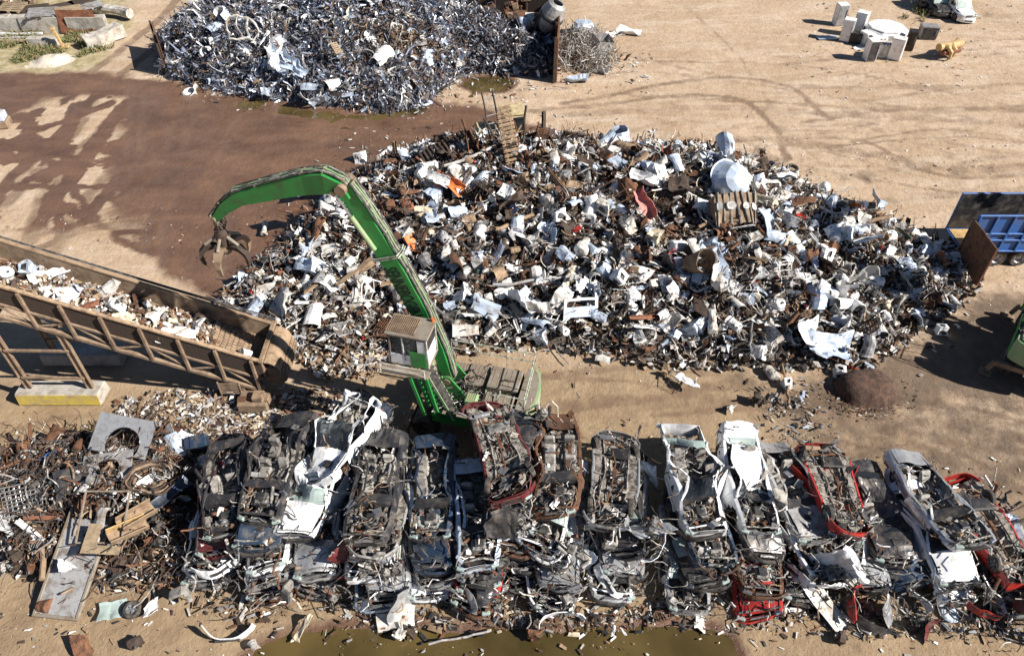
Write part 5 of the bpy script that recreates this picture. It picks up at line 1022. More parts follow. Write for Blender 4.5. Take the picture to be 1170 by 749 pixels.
# ------------------------------------------------------------------ loading conveyor
CS = .46; CX0 = -10.7
def cz(x): return 2.25 + CS * (CX0 - x)
def conveyor():
    root = thing('apron_conveyor', 'long rusty sloping trough conveyor on a steel truss, loaded with scrap', 'conveyor', (CX0, 23.1, 0)); O = np.array([CX0, 23.1, 0]); root['c'] = [float(q) for q in O]
    xa, xb = CX0, -27.0; fz = .95; dx = (xb - xa)
    def P(x, y, dz): return (x, y, cz(x) + dz)
    def plate(y, m, nm, t=.06, dz0=-1.0, dz1=0.0, n=12):
        w = MB(); 
        V, F = grid(n, 3, lambda u, v: (xa + dx * u, y, cz(xa + dx * u) + dz0 + (dz1 - dz0) * v)); V[:, 1] += .03 * n2(V[:, 0], V[:, 2], 60, .8); w.add(thick((V, F), t), M[m]); return sub_(w, nm, root)
    far = plate(24.3, 'dusty', 'far_side_wall'); near = plate(22.0, 'brown', 'near_side_wall')
    for y, nm in ((24.3, 'top_rail'), (21.97, 'top_rail')): w = MB(); w.add(bar(P(xa, y, .04), P(xb, y, .04), .16, .1), M['tan']); sub_(w, nm, root)
    w = MB()
    for k in range(3): w.add(tube([P(xa, 24.45 + .07 * k, .12 + .05 * (k % 2)), P(-15, 24.5 + .05 * k, .02), P(xb, 24.4, .1)], .025, 5), M['wire'])
    sub_(w, 'cables', root)
    w = MB(); n = 64; V, F = grid(n, 1, lambda u, v: (xa + dx * u, 22.04 + 2.22 * v, cz(xa + dx * u) - fz + (.0))); w.add((V, F), M['dusty']); sub_(w, 'belt', root)
    w = MB(); sl_ = math.atan(-CS)
    for i in range(34):
        x = xa - .1 - i * .2
        for j in range(13): y = 22.14 + j * .168; w.add(cbox(.15, .125, .05, (x, y, cz(x) - fz + .02), m=Ry(-sl_), b=.015), M['tan'])
    o = sub_(w, 'belt_pans', root)
    # truss under the near side
    bz = -1.85
    for y in (21.93, 24.35):
        w = MB(); w.add(bar(P(xa - .2, y, bz), P(xb, y, bz), .16, .18), M['dusty']); sub_(w, 'bottom_chord', root)
        w = MB(); w.add(bar(P(xa, y + (.1 if y > 23 else -.0), -fz - .1), P(xb, y, -fz - .1), .1, .12), M['dusty']); sub_(w, 'middle_chord', root)
        for k in range(12):
            x = xa - .35 - k * 1.36; w = MB(); w.add(bar(P(x, y - .05 * (y < 23), bz + .05), P(x, y - .05 * (y < 23), -.02), .13, .13), M['dusty']); sub_(w, 'post', root)
            if k % 2 == 0 and k < 11: w = MB(); w.add(bar(P(x - .1, y, bz + .1), P(x - 1.26, y, -fz - .15), .07, .07), M['dusty']); sub_(w, 'brace', root)
            elif k < 11: w = MB(); w.add(bar(P(x - .1, y, -fz - .15), P(x - 1.26, y, bz + .1), .07, .07), M['dusty']); sub_(w, 'brace', root)
    for k in range(9):
        x = xa - .4 - k * 1.9; w = MB(); w.add(bar(P(x, 21.95, bz + .02), P(x, 24.3, bz + .02), .12, .12), M['dusty']); sub_(w, 'cross_member', root)
    # tail end
    w = MB(); w.add(bar((xa + .05, 21.85, cz(xa) + .06), (xa + .05, 24.45, cz(xa) + .06), .2, .12), M['tan']); w.add(cbox(.07, 2.4, 1.0, (xa + .02, 23.15, cz(xa) - .5)), M['dusty']); sub_(w, 'end_plate', root)
    w = MB(); V, F = cyl((xa + .38, 22.1, cz(xa) - 1.05), (xa + .38, 24.2, cz(xa) - 1.05), .5, n=24); w.add((V, F), M['dusty'])
    for k in range(18):
        a = k * 2 * math.pi / 18
        for j in range(10): w.add(cbox(.12, .17, .05, (xa + .38 + .52 * math.cos(a), 22.22 + .21 * j, cz(xa) - 1.05 + .52 * math.sin(a)), m=Ry(-a + math.pi / 2), b=.01), M['tan'])
    sub_(w, 'tail_drum', root)
    w = MB(); V, F = grid(8, 6, lambda u, v: (xa + .12 + .6 * math.sin(u * 2.2), 22.0 + 2.3 * v, cz(xa) - .1 - .62 * (1 - math.cos(u * 2.2)))); w.add(thick((V, F), .03), M['tan']); sub_(w, 'drum_guard', root)
    for y in (21.95, 24.25):
        w = MB(); w.add(bar((xa - .2, y, 0), (xa - .2, y, cz(xa) - 1.4), .18, .18), M['dusty']); w.add(bar((xa - 1.1, y, 0), (xa - 1.1, y, cz(xa) - 1.3), .14, .14), M['dusty']); w.add(bar((xa - 1.4, y, .25), (xa + .5, y, .25), .16, .2), M['dusty']); sub_(w, 'end_frame', root)
    w = MB()
    for k in range(6): w.add(cbox(.9, .04, .05, (xa - 1.6, 21.75, .5 + .12 * k)), M['dusty'])
    for s in (-1, 1): w.add(cbox(.06, .06, .85, (xa - 1.6 + s * .45, 21.75, .8)), M['dusty'])
    sub_(w, 'guard_grille', root)
    w = MB(); w.add(cbox(1.3, .9, .5, (xa - .55, 21.45, .3), b=.04), M['dusty']); w.add(cbox(.5, .5, .3, (xa - .3, 21.4, .7), b=.05), M['tan']); w.add(cyl((xa - 1.2, 21.35, .45), (xa - .85, 21.35, .45), .2, n=14), M['rust']); sub_(w, 'drive_motor', root)
    w = MB()
    for y in (21.95, 24.3):
        for (x0, x1) in ((-21.15, -21.65), (-18.45, -18.75)):
            w.add(bar((x0, y, .62), (x1, y, cz(x1) + bz), .16, .2), M['dusty']) if False else None
    for y in (21.95, 24.3):
        for x in (-21.2, -18.5):
            w = MB(); w.add(cbox(.24, .05, cz(x) + bz - .66, (x, y, (cz(x) + bz + .66) / 2)), M['dusty']); 
            for s in (-1, 1): w.add(cbox(.05, .16, cz(x) + bz - .66, (x + s * .12, y, (cz(x) + bz + .66) / 2)), M['dusty'])
            sub_(w, 'leg', root)
        for z, dz in ((1.35, 0), (3.0, 0)):
            w = MB(); w.add(bar((-21.2, y - .05, z), (-18.5, y - .05, z - .05), .1, .12), M['dusty']); sub_(w, 'leg_brace', root)
    del root['c']
    for c in root.children_recursive:
        pass
    root_loc = O
    return root
cv = conveyor()
for y, lb in ((22.0, 'yellow painted concrete block under the near conveyor legs'), (24.35, 'bare grey concrete block under the far conveyor legs')):
    r_ = MB(); V, F = cbox(3.7, .85, .64, (0, 0, 0), b=.06); V[:, 1] += .08 * (V[:, 2] < 0) * np.sign(V[:, 1]); r_.add((V, F), M['concrete']); y < 23 and r_.add(cbox(3.6, .03, .56, (0, -.475, -.01), m=Rx(-.125), b=.01), M['yellowc']); o = r_.build('concrete_block', shift=False, loc=(-19.9, y, .3)); tag(o, lb, 'concrete block', 'blocks under the conveyor')
# what lies on the belt
g = np.random.default_rng(31)
n = 2600; x = g.uniform(-27, -13.0, n); y = g.uniform(22.12, 24.15, n); hh = .35 * smooth(-12.8, -16, x) * (1 - ((y - 23.1) / 1.15) ** 2) + .06
C = np.column_stack([x, y, np.array([cz(a) for a in x]) - .93 + hh * g.uniform(0, 1.3, n)]); S = np.column_stack([g.uniform(.06, .36, n), g.uniform(.04, .2, n), g.uniform(.01, .08, n)])
tag(bits('shredded_load', C, S, g, [M[k] for k in ('white', 'offwhite', 'tan', 'rust', 'brown', 'grey', 'cream')], [2, 4, 8, 4, 7, 4, 2]), kind='stuff')
LOAD = [('bent_sheet', 'white', -19.0, 23.6, 1.3), ('bent_sheet', 'white', -18.5, 22.7, 1.2), ('crushed_appliance', 'white', -16.4, 23.1, .7), ('curved_panel', 'rustred', -17.2, 22.6, .8), ('bent_sheet', 'offwhite', -15.0, 23.3, 1.1), ('bent_sheet', 'white', -14.2, 22.7, 1.2), ('open_drum', 'white', -11.6, 22.7, 1.0), ('bent_pipe', 'tan', -14.2, 22.6, .7), ('water_heater', 'white', -20.2, 23.0, .9),
        ('bent_sheet', 'paleblue', -17.8, 23.5, .9), ('steel_girder', 'rust', -16.0, 23.8, .8), ('crushed_appliance', 'white', -21.3, 23.4, .9), ('bent_sheet', 'white', -22.4, 22.8, 1.3), ('curved_panel', 'offwhite', -21.8, 22.5, 1.1), ('bent_sheet', 'white', -13.6, 23.4, .8), ('machine_part', 'brown', -13.5, 23.9, 1.0), ('curved_panel', 'offwhite', -16.9, 23.9, 1.0), ('bent_sheet', 'cream', -15.8, 22.6, .9), ('crushed_appliance', 'paleblue', -19.8, 23.7, .8)]
LW = ['highest up by the photo edge', 'near the upper end', 'half way along', 'on the sunlit middle', 'near the bare belt', 'by the end plate']
used = {}
for k, ck, x, y, sc in LOAD:
    cw = dict((a, b) for a, b, _ in KINDS[k][3]).get(ck, {'rustred': 'red-brown', 'cream': 'cream'}.get(ck, ck)); w_ = LW[min(5, int((x + 23) / 12 * 6))]
    place_piece(k, ck, cw, int(g.integers(4)), (x, y, cz(x) - .93 + .42 * (x < -13) + .2 * (x >= -13)), (g.normal(0, .4), CS + g.normal(0, .3), g.uniform(-3, 3)), sc, KINDS[k][2].format(cw) + ' on the conveyor ' + w_, 'scrap pieces on the conveyor')

# ------------------------------------------------------------------ blue trailer, its open door and the steel wall behind
tr = thing('dump_trailer', 'blue ribbed dump trailer with its rear door swung open', 'trailer', (27.5, 32.4, 0)); tr['c'] = [27.5, 32.4, 0]
w = MB(); X0, X1, Y0, Y1, ZB, ZT = 23.6, 33.5, 31.2, 33.1, 1.1, 3.35
for y in (Y0, Y1): w.add(cbox(X1 - X0, .05, ZT - ZB, ((X0 + X1) / 2, y, (ZB + ZT) / 2)), M['truckblue'])
for k in range(3): w.add(cbox((X1 - X0) / 3 - .03, .02, ZT - ZB - .12, (X0 + (k + .5) * (X1 - X0) / 3, Y1 - .04, (ZB + ZT) / 2 + .08), b=.004), M['charcoal'])
w.add(cbox(X1 - X0 - .1, .02, ZT - ZB - .1, ((X0 + X1) / 2, Y0 + .04, (ZB + ZT) / 2), b=.004), M['swarfdark'])
w.add(cbox(2.2, Y1 - Y0 - .2, .03, (X0 + 1.2, (Y0 + Y1) / 2, ZB + .065), b=.004), M['ochre'])
w.add(cbox(.06, Y1 - Y0, ZT - ZB, (X1, (Y0 + Y1) / 2, (ZB + ZT) / 2)), M['truckblue']); w.add(cbox(X1 - X0, Y1 - Y0 - .06, .08, ((X0 + X1) / 2, (Y0 + Y1) / 2, ZB)), M['truckblue']); tb = sub_(w, 'trailer_body', tr)
for y in (Y0 - .07, Y1 + .07):
    for k in range(12): x = X0 + .08 + k * (X1 - X0 - .16) / 11; w = MB(); w.add(cbox(.12, .12, ZT - ZB, (x, y, (ZB + ZT) / 2), b=.02), M['truckblue']); sub_(w, 'rib', tb)
    for z in (ZB + .02, (ZB + ZT) / 2, ZT - .02, ZB + .72): w = MB(); w.add(cbox(X1 - X0, .105, .1, ((X0 + X1) / 2, y - .004, z), b=.02), M['truckblue']); sub_(w, 'rail', tb)
w = MB(); V, F = sgbox(.06, 2.5, 2.3, n=(1, 5, 5)); w.add((crump(V, 4, .03, .8) + [X0 - .12, Y0 - 1.2, 1.9], F), M['rust']); w.add(cbox(.1, .08, 2.34, (X0 - .12, Y0 - .02, 1.9)), M['brown']); w.add(cbox(.1, .06, 2.34, (X0 - .12, Y0 - 2.44, 1.9)), M['rustred']); sub_(w, 'rear_door', tr)
w = MB()
for y in (Y0 + .6, Y1 - .6): w.add(cbox(X1 - X0, .14, .25, ((X0 + X1) / 2, y, .92)), M['dark'])
sub_(w, 'chassis', tr)
for x in (24.6, 25.8, 27.0):
    for y, s in ((Y0 + .22, -1), (Y1 - .22, 1)):
        w = MB(); V, F = lathe([(.3, -.16), (.46, -.18), (.5, -.1), (.5, .1), (.46, .18), (.3, .16), (.28, 0), (.3, -.16)], 24, 'y'); w.add((V + [x, y, .5], F), M['rubber']); o = sub_(w, 'wheel', tr)
        w = MB(); V, F = lathe([(0, s * .02), (.1, s * .06), (.12, 0), (.22, -s * .02), (.3, s * .15), (.3, -s * .15)], 20, 'y'); w.add((V + [x, y, .5], F), M['rim']); sub_(w, 'rim', o)
n = 500; g = np.random.default_rng(9); C = np.column_stack([g.uniform(X0 + 2.3, X1 - .2, n), g.uniform(Y0 + .2, Y1 - .2, n), g.uniform(1.2, 2.0, n)])
tag(bits('trailer_load', C, g.uniform(.08, .5, (n, 3)), g, [M['rust'], M['brown'], M['grey']], [2, 2, 1]), kind='stuff')
q = MB(); V, F = grid(48, 40, lambda u, v: ((u - .5) * 3.8, (v - .5) * 3.1, 0)); r_ = np.hypot(V[:, 0] / 1.45, V[:, 1] / 1.15) * (1 + .16 * n2(V[:, 0] + 3, V[:, 1], 15, 1.1) + .05 * n2(V[:, 0], V[:, 1], 16, 4)); V[:, 2] = .8 * np.sqrt(np.clip(1 - r_ ** 2.4, 0, 1)) * (1 + .12 * n2(V[:, 0], V[:, 1], 5, 1.2)) + .05 * n2(V[:, 0], V[:, 1], 6, 5) * (r_ < 1) + .03 * n2(V[:, 0], V[:, 1], 7, 11) * (r_ < 1) - .05; q.add((V, F), M['dirtpile'])
o = q.build('mound_of_fines', smooth=True, shift=False); g0 = G(988, 446); o.location = (g0[0], g0[1], -.02); tag(o, 'rounded brown mound of rusty fines below the heap\'s right end', 'dirt mound')

# ------------------------------------------------------------------ landmark pieces on the big heap
def place(mb, name, px, py, z, eul, label, cat, group=None, absz=False):
    """drop a finished mesh (centred on its own origin) on the spot seen at px, py, at height z"""
    p = G(px, py, z); me = mb.mesh(name); o = bpy.data.objects.new(name, me); COL.objects.link(o); o.location = p; o.rotation_euler = eul; return tag(o, label, cat, group)
def on_heap(heap, px, py, lift=0.0):
    z = 1.0
    for _ in range(25): p = G(px, py, z); z = .5 * z + .5 * max(0, heap.hz(p[0], p[1]))
    return z + lift
def hp(mb, name, px, py, eul, label, cat, lift=.25, heap=None, group=None):
    return place(mb, name, px, py, on_heap(heap or MAIN, px, py, lift), eul, label, cat, group)
def chain(L, W, n, m, sd, sag=.2):
    mb = MB(); f = lambda V: crump(V, sd, .08, .7)
    for i in range(n): x = L * (i / (n - 1) - .5); z = sag * math.cos(x / L * 3); mb.add(cbox(L / n * .72, W, .07, (x, 0, z), b=.015), M[m], f); mb.add(cbox(L / n * .3, W * .9, .05, (x, 0, z + .06), b=.01), M[m], f)
    for s in (-1, 1): V, F = tube([(L * (k / 12 - .5), s * W * .3, sag * math.cos((k / 12 - .5) * 3) - .06) for k in range(13)], .05, 5); mb.add((V, F), M[m], f)
    return mb
def sheet(a, b, m, sd, amp=.25, t=.02, curl=.3, nu=12, nv=9):
    V, F = grid(nu, nv, lambda u, v: ((u - .5) * a, (v - .5) * b, curl * ((2 * v - 1) ** 2 - .4))); mb = MB(); mb.add(thick((crump(V, sd, amp, 1.3), F), t), M[m]); return mb
def hw(mb, name, x, y, eul, lb, cat, lift=.3): me = mb.mesh(name); o = bpy.data.objects.new(name, me); COL.objects.link(o); o.location = (x, y, MAIN.hz(x, y) + lift); o.rotation_euler = eul; return tag(o, lb, cat)
hw(chain(3.9, .95, 16, 'brown', 3), 'crawler_track', -4.3, 37.6, (.35, -.35, R(25)), 'dark rusty crawler track lying on the left crest of the big heap', 'track', .5)
hw(chain(4.4, .9, 18, 'tan', 8, .3), 'crawler_track', -.1, 36.6, (.1, .62, R(-78)), 'brown crawler track hanging down the front of the highest crest', 'track', .7)
mb = MB(); f = lambda V: crump(V, 5, .1, .7)
for s in (-1, 1): mb.add(tube([(s * .32, 0, z) for z in np.linspace(-1.6, 2.4, 9)], .05, 6), M['brown'], f)
for k in range(8): mb.add(tube([(-.32, 0, -1.2 + k * .45), (.32, 0, -1.2 + k * .45)], .03, 5), M['grey'], f)
hw(mb, 'ladder', -.9, 37.6, (-.3, -.12, .3), 'bent dark ladder sticking up from the highest crest', 'ladder', 1.0)
mb = MB(); mb.add(tube(jit([(0, 0, -1.5), (.1, 0, 0), (0, 0, 1.9)], 4, .05), .07, 6), M['brown']); hw(mb, 'steel_post', .5, 37.4, (-.2, .15, 0), 'dark upright post beside the ladder on the crest', 'post', .8)
mb = sheet(3.4, 1.7, 'paleblue', 12, .2, .03, .25); hp(mb, 'car_bonnet', 362, 214, (.15, .1, .25), 'large pale blue car bonnet lying under the crane stick', 'car bonnet', .5)
mb = MB(); V, F = lathe([(.02, 1.0), (.5, .95), (.85, .72), (1.0, .3), (1.05, -.1), (1.12, -.12), (1.0, -.14), (.9, .28), (.7, .62), (.3, .82), (.02, .85)], 22); mb.add((crump(V, 14, .22, .9), F), M['paleblue']); hp(mb, 'plastic_tub', 829, 205, (.9, .5, .3), 'big pale blue-white tub tipped on the right crest of the heap', 'tub', .5)
mb = MB(); f = lambda V: crump(V, 15, .2, 1.1); V, F = sgbox(2.3, 1.5, .9, n=(6, 5, 3)); mb.add((V, F), M['dusty'], f)
for k in range(7): mb.add(cbox(.1, 1.62, 1.0, (-1.0 + k * .33, 0, .03), b=.02), M['machgrey'], f)
for k in range(4): mb.add(cyl((-.9 + k * .6, .1, .4), (-.9 + k * .6, .1, .62), .2, n=12), M['grey'], f)
mb.add(tube([(-1.1, -.8, .3), (-.6, -.95, .5), (.6, -.95, .5), (1.1, -.8, .3)], .07, 6), M['grey'], f); hp(mb, 'engine_casing', 838, 242, (.7, 0, .1), 'big ribbed grey-tan engine casing below the tipped tub', 'engine casing', .35)
mb = MB(); g = np.random.default_rng(77)
for k in range(12): mb.add(sgbox(g.uniform(.6, 1.5), g.uniform(.1, .3), .04, n=(6, 2, 1)), M['rustred' if k % 2 else 'rust'], lambda V: crump(V @ rot(*g.normal(0, .8, 3)).T + g.normal(0, .2, 3), 30 + k, .2, 1.4))
hp(mb, 'rusted_bundle', 862, 192, (0, .8, .4), 'tangle of red-brown rusted strips beside the tipped tub', 'scrap bundle', .5)
hp(sheet(1.6, .8, 'orange', 18), 'bent_sheet', 512, 210, (.6, .2, -.5), 'orange painted sheet on the upper left slope of the heap', 'metal sheet', .4)
hp(sheet(1.4, .7, 'white', 19), 'bent_sheet', 500, 205, (.5, .1, -.4), 'white sheet beside the orange one on the upper left slope', 'metal sheet', .4)
mb = MB(); V, F = lathe([(.05, .9), (.25, .5), (.6, .1), (.8, -.4), (.75, -.4), (.5, .1), (.2, .45), (.04, .8)], 10); mb.add((crump(V, 40, .2, 1.1), F), M['rust']); hp(mb, 'rusty_hopper', 717, 214, (.3, -.4, 0), 'dark rusty cone-shaped hopper upper middle of the heap', 'hopper', .35)
hp(sheet(1.8, .4, 'pink', 21, .3), 'pink_strip', 735, 234, (.5, .7, -1.1), 'faded red-pink crumpled strip below the rusty cone', 'metal strip', .4)
mb = MB(); V, F = lathe([(.1, -.6), (.4, -.58), (.62, .5), (.6, .55), (.55, .5), (.36, -.5), (.1, -.52)], 14); mb.add((crump(V, 41, .2, 1.0), F), M['tan']); hp(mb, 'bent_bucket', 795, 302, (.9, .3, .4), 'tan-brown squashed bucket right of the heap\'s middle', 'bucket', .35)
hp(chain(1.7, .8, 14, 'brown', 23, .05), 'metal_mesh', 799, 345, (.6, 0, 1.45), 'dark ribbed mesh below the squashed bucket', 'mesh', .3)
hp(chain(1.9, .8, 14, 'rust', 24, .05), 'radiator_core', 660, 228, (.5, .1, .2), 'brown finned radiator core below the crest', 'radiator', .3)
mb = MB(); 
for x in (-.75, .75): mb.add(sgbox(.13, 2.0, .1, n=(1, 6, 1)), M['white'], lambda V: crump(V + [x, 0, 0], 25, .08, .8))
mb.add(sgbox(1.4, .5, .1, n=(4, 2, 1)), M['paleblue'], lambda V: crump(V + [0, -.5, 0], 25, .08, .8)); mb.add(sgbox(1.4, .12, .1, n=(4, 2, 1)), M['white'], lambda V: crump(V + [0, .1, 0], 25, .08, .8))
hp(mb, 'white_shelf_frame', 663, 345, (.6, 0, .05), 'white upright frame with two long posts at the heap bottom', 'frame', .6)
for i, (px, py, a, b_, m, cw) in enumerate(((945, 397, 2.0, 1.3, 'paleblue', 'large pale blue-white crumpled sheet at the heap\'s bottom right corner'), (925, 380, 1.5, 1.0, 'white', 'white torn sheet just above the bottom right corner sheet'), (1003, 232, 1.3, .9, 'paleblue', 'pale blue bent sheet on the back edge of the right arm'),
    (600, 345, 1.6, 1.0, 'white', 'bright white folded sheet at the heap foot behind the crane deck'), (622, 352, 1.3, .9, 'offwhite', 'grimy white folded sheet at the heap foot left of the white frame'), (585, 232, 1.7, .5, 'brown', 'long dark brown sheet under the crest'), (700, 192, 1.6, .6, 'rust', 'rusty sheet on the crest left of the cone'), (765, 180, 1.9, .5, 'rustred', 'long red-brown plate along the top edge of the heap'), (815, 185, 2.2, .5, 'brown', 'dark upright plate left of the tipped tub'), (740, 205, 1.6, .8, 'white', 'white crumpled sheet right of the cone on the crest'), (780, 215, 1.5, .9, 'brown', 'dark brown plate left of the tub'), (820, 318, 2.2, .7, 'offwhite', 'long grimy sheet running down right of the dark mesh'))):
    hp(sheet(a, b_, m, 50 + i, .3), 'bent_sheet', px, py, ((.5 + .1 * i) % 1, .2, i * .7), cw, 'metal sheet', .4)
# yellow machine behind the crest
dz = thing('yellow_machine', 'pale yellow machine half hidden behind the highest crest', 'excavator', (-.9, 43.0, -1.5), R(12)); w = MB()
w.add(cbox(3.2, 2.4, 1.5, (0, 0, 2.3), b=.15), M['dozer']); sub_(w, 'engine_housing', dz)
w = MB(); w.add(cbox(1.4, 1.4, 1.6, (.9, -.2, 3.7), b=.1), M['dozer']); cb = sub_(w, 'cab', dz); w = MB(); w.add(cbox(1.1, .03, .9, (.9, -.92, 3.9)), M['glass']); sub_(w, 'window', cb); w = MB(); w.add(cbox(1.5, 1.5, .08, (.9, -.2, 4.55)), M['dozer']); sub_(w, 'roof', cb)
w = MB(); w.add(cyl((-.9, -.3, 3.0), (-.9, -.3, 3.9), .09, n=10), M['dark']); sub_(w, 'exhaust_pipe', dz); w = MB(); w.add(cbox(1.2, 1.6, .5, (-.8, 0, 3.2), b=.12), M['dozer']); sub_(w, 'bonnet', dz)
for s in (-1, 1): w = MB(); w.add(cbox(3.4, .6, 1.2, (0, s * 1.2, 1.7), b=.3), M['brown']); sub_(w, 'track', dz)

# ------------------------------------------------------------------ shredded steel heap with its retaining walls
BLUE = Heap(GG([(188, 82), (215, 92), (250, 104), (300, 112), (350, 116), (400, 122), (440, 127), (482, 122), (500, 104), (520, 90), (545, 82), (575, 84), (610, 86), (632, 82)]) + [(3.0, 61), (-3, 64), (-10, 68), (-20, 70), (-27, 68), (-29, 62)], 1.1,
            [(-24, 58, 3.6), (-24, 63, 4.8), (-18, 60, 6.0), (-12, 60, 6.4), (-7, 59, 5.2), (-3, 57.5, 3.2), (1, 57, 3.0), (2, 59, 3.0), (-10, 65, 6.5), (-20, 66, 6), (-18, 53.5, 2.4), (-11, 53, 2.6), (-7, 52, 1.6)], 300, 1.3, 2.0)
BLUE.base('shredded_steel_core', M['swarfdark'], .35)['kind'] = 'stuff'
g = np.random.default_rng(55); n = 46000; pts = BLUE.sample(n, g, -.2, lambda x, y: np.where(y > 63, .3, 1.0)); hz = BLUE.h(pts[:, 0], pts[:, 1])
C = np.column_stack([pts, np.maximum(hz, 0) + g.uniform(-.1, .32, n)]); fld = n2(pts[:, 0], pts[:, 1], 70, .35) + .6 * n2(pts[:, 0], pts[:, 1], 71, 1.1)
pb = np.exp(-((pts[:, 0] + 8) ** 2 + (pts[:, 1] - 54.5) ** 2) / 7) + np.exp(-((pts[:, 0] + 17) ** 2 + (pts[:, 1] - 62.5) ** 2) / 9); u = g.random(n)
mi = np.where(u < .5 + .25 * np.clip(fld, -1, 1), 0, np.where(u < .56 + .25 * np.clip(fld, -1, 1), 1, np.where(u < .86, 2, 3))); mi = np.where(g.random(n) < pb * .75, 3, mi); mi = np.where((pts[:, 0] > -3.5) & (g.random(n) < .4), 2, mi)
tag(ribbons('shredded_steel', C, g.normal(size=(n, 3)) * [1, 1, .6], g.uniform(.2, 1.0, n) * (1 + .8 * (g.random(n) < .1)), g.uniform(.02, .12, n) * (1 + 1.2 * (g.random(n) < .08)), g, [M['bluegrey'], M['white'], M['swarfdark'], M['swarfbrown']], None, seg=4, curl=1.0, mi=mi), kind='stuff')
def where_blue(x, y, z):
    px, py = proj((x, y, z))
    return 'on the shredded steel heap\'s ' + ('left end' if px < 270 else 'front middle' if px < 380 and py > 70 else 'upper middle' if px < 380 else 'right flank' if px < 500 else 'small lobe by the wall')
scatter(BLUE, 290, {'bent_sheet': 3, 'torn_sheet': 9, 'curved_panel': 8, 'tube_frame': 7, 'wire_coil': 4, 'steel_girder': 3, 'metal_grate': 1}, where_blue, g, minsep=.7, size=(.7, 1.8), colours=('white', 'paleblue', 'grey', 'offwhite', 'steel'), group='scrap pieces on the shredded steel heap', bias=lambda x, y: np.where(y > 63, .2, 1.0))
mb = MB(); f = lambda V: crump(V, 61, .4, .9)
for P_ in ([(-1.5, -.9), (-1.3, .7), (-.3, 1.1), (1.2, .9), (1.6, -.5), (.6, -1.0), (-1.5, -.9)], [(-.3, 1.1), (-.1, -.95)], [(.7, 1.0), (.6, -1)]):
    mb.add(tube(curve([(a, b_, 0) for a, b_ in P_] if False else [(a, b_) for a, b_ in P_], 5) @ np.array([[1, 0, 0], [0, 1, 0]]), .1, 6), M['offwhite'], f)
mb.V = [v * .72 for v in mb.V]; hp(mb, 'car_door_frame', 275, 34, (1.1, .2, .5), 'white car side frame lying on the left of the shredded steel heap', 'car body frame', .5, BLUE)
hp(pc_slats('wood', 3), 'wooden_pallet', 384, 55, (.9, .2, 1.1), 'small wooden pallet on the front of the shredded steel heap', 'pallet', .5, BLUE)
for i, (px, py, a, b_, rz) in enumerate(((325, 66, 3.2, .5, .6), (335, 72, 3.0, .45, .8), (318, 74, 2.6, .5, 1.0), (332, 80, 2.4, .4, .4))): hp(sheet(a, b_, 'paleblue', 70 + i, .3, curl=.1), 'bent_strip', px, py, (.5, .3, -rz), 'long pale folded strips in the middle of the shredded steel heap', 'metal strip', .5, BLUE, 'pale folded strips')
for i, (px, py) in enumerate(((283, 103), (305, 108), (352, 111), (366, 116), (220, 104), (340, 100))): hp(sheet(1.3, .8, 'paleblue' if i % 2 else 'white', 80 + i, .35), 'bent_sheet', px, py, (.4, .5, i), ('pale blue' if i % 2 else 'white') + ' bent sheet at the front foot of the shredded steel heap', 'metal sheet', .15, BLUE, 'sheets at the foot of the shredded heap')
def wall(name, a, b_, h, t, m, label):
    a = np.array(a, float); b_ = np.array(b_, float); d = b_ - a; L = np.hypot(*d); r = thing(name, label, 'wall', (*((a + b_) / 2), 0), math.atan2(d[1], d[0])); n = max(1, int(L / 2.2))
    for k in range(n): w = MB(); w.add(cbox(L / n - .03, t, h, (-L / 2 + (k + .5) * L / n, 0, h / 2), b=.01), M[m]); sub_(w, 'plate', r)
    for k in range(n + 1): w = MB(); w.add(cbox(.14, .16, h + .1, (-L / 2 + k * L / n, .16, h / 2 + .05), b=.01), M['brown']); sub_(w, 'post', r)
    return r
wall('retaining_wall', (3.3, 53.2), (3.9, 61.5), 3.3, .12, 'rust', 'rusty steel retaining wall at the right end of the shredded heap')
wall('retaining_wall', (3.8, 61.8), (-4.0, 63.2), 3.0, .12, 'brown', 'dark rusty steel wall behind the shredded heap\'s small lobe')
wall('retaining_wall', (-26.2, 54.6), (-28.3, 59.0), 2.3, .08, 'rust', 'leaning rusty plate at the left end of the shredded heap')
# machinery parked behind that wall
mb = MB(); g = np.random.default_rng(66)
def junk(n, sx, sy, sz, cols, sd):
    g = np.random.default_rng(sd); mb = MB(); mb.add(cbox(sx, sy * .5, sz * .3, (0, 0, sz * .2), b=.05), M[cols[0]])
    for k in range(n):
        p = np.array([g.uniform(-sx, sx) / 2, g.uniform(-sy, sy) / 2, g.uniform(.1, sz)]); q = p + g.normal(0, .3, 3); mb.add(cyl(p, q, g.uniform(.05, .2), n=8) if k % 2 else cbox(*g.uniform(.15, .5, 3), c=p, m=rot(*g.normal(0, .4, 3))), M[cols[g.integers(len(cols))]])
    mb.add(tube([(-sx / 2, 0, .1), (sx / 2, 0, .1)], .1, 6), M[cols[0]]); return mb
place(junk(26, 3.6, 1.8, 1.6, ['brown', 'rust', 'tan', 'dark'], 1), 'engine_block', 565, 26, 1.6, (0, 0, .1), 'brown engine assembly standing behind the small shredded lobe', 'engine')
place(junk(14, 2.0, 1.4, 1.3, ['rust', 'rustred', 'brown'], 2), 'rusty_gearbox', 588, 20, 1.6, (0, 0, .4), 'rust-red gearbox right of the brown engine assembly', 'gearbox')
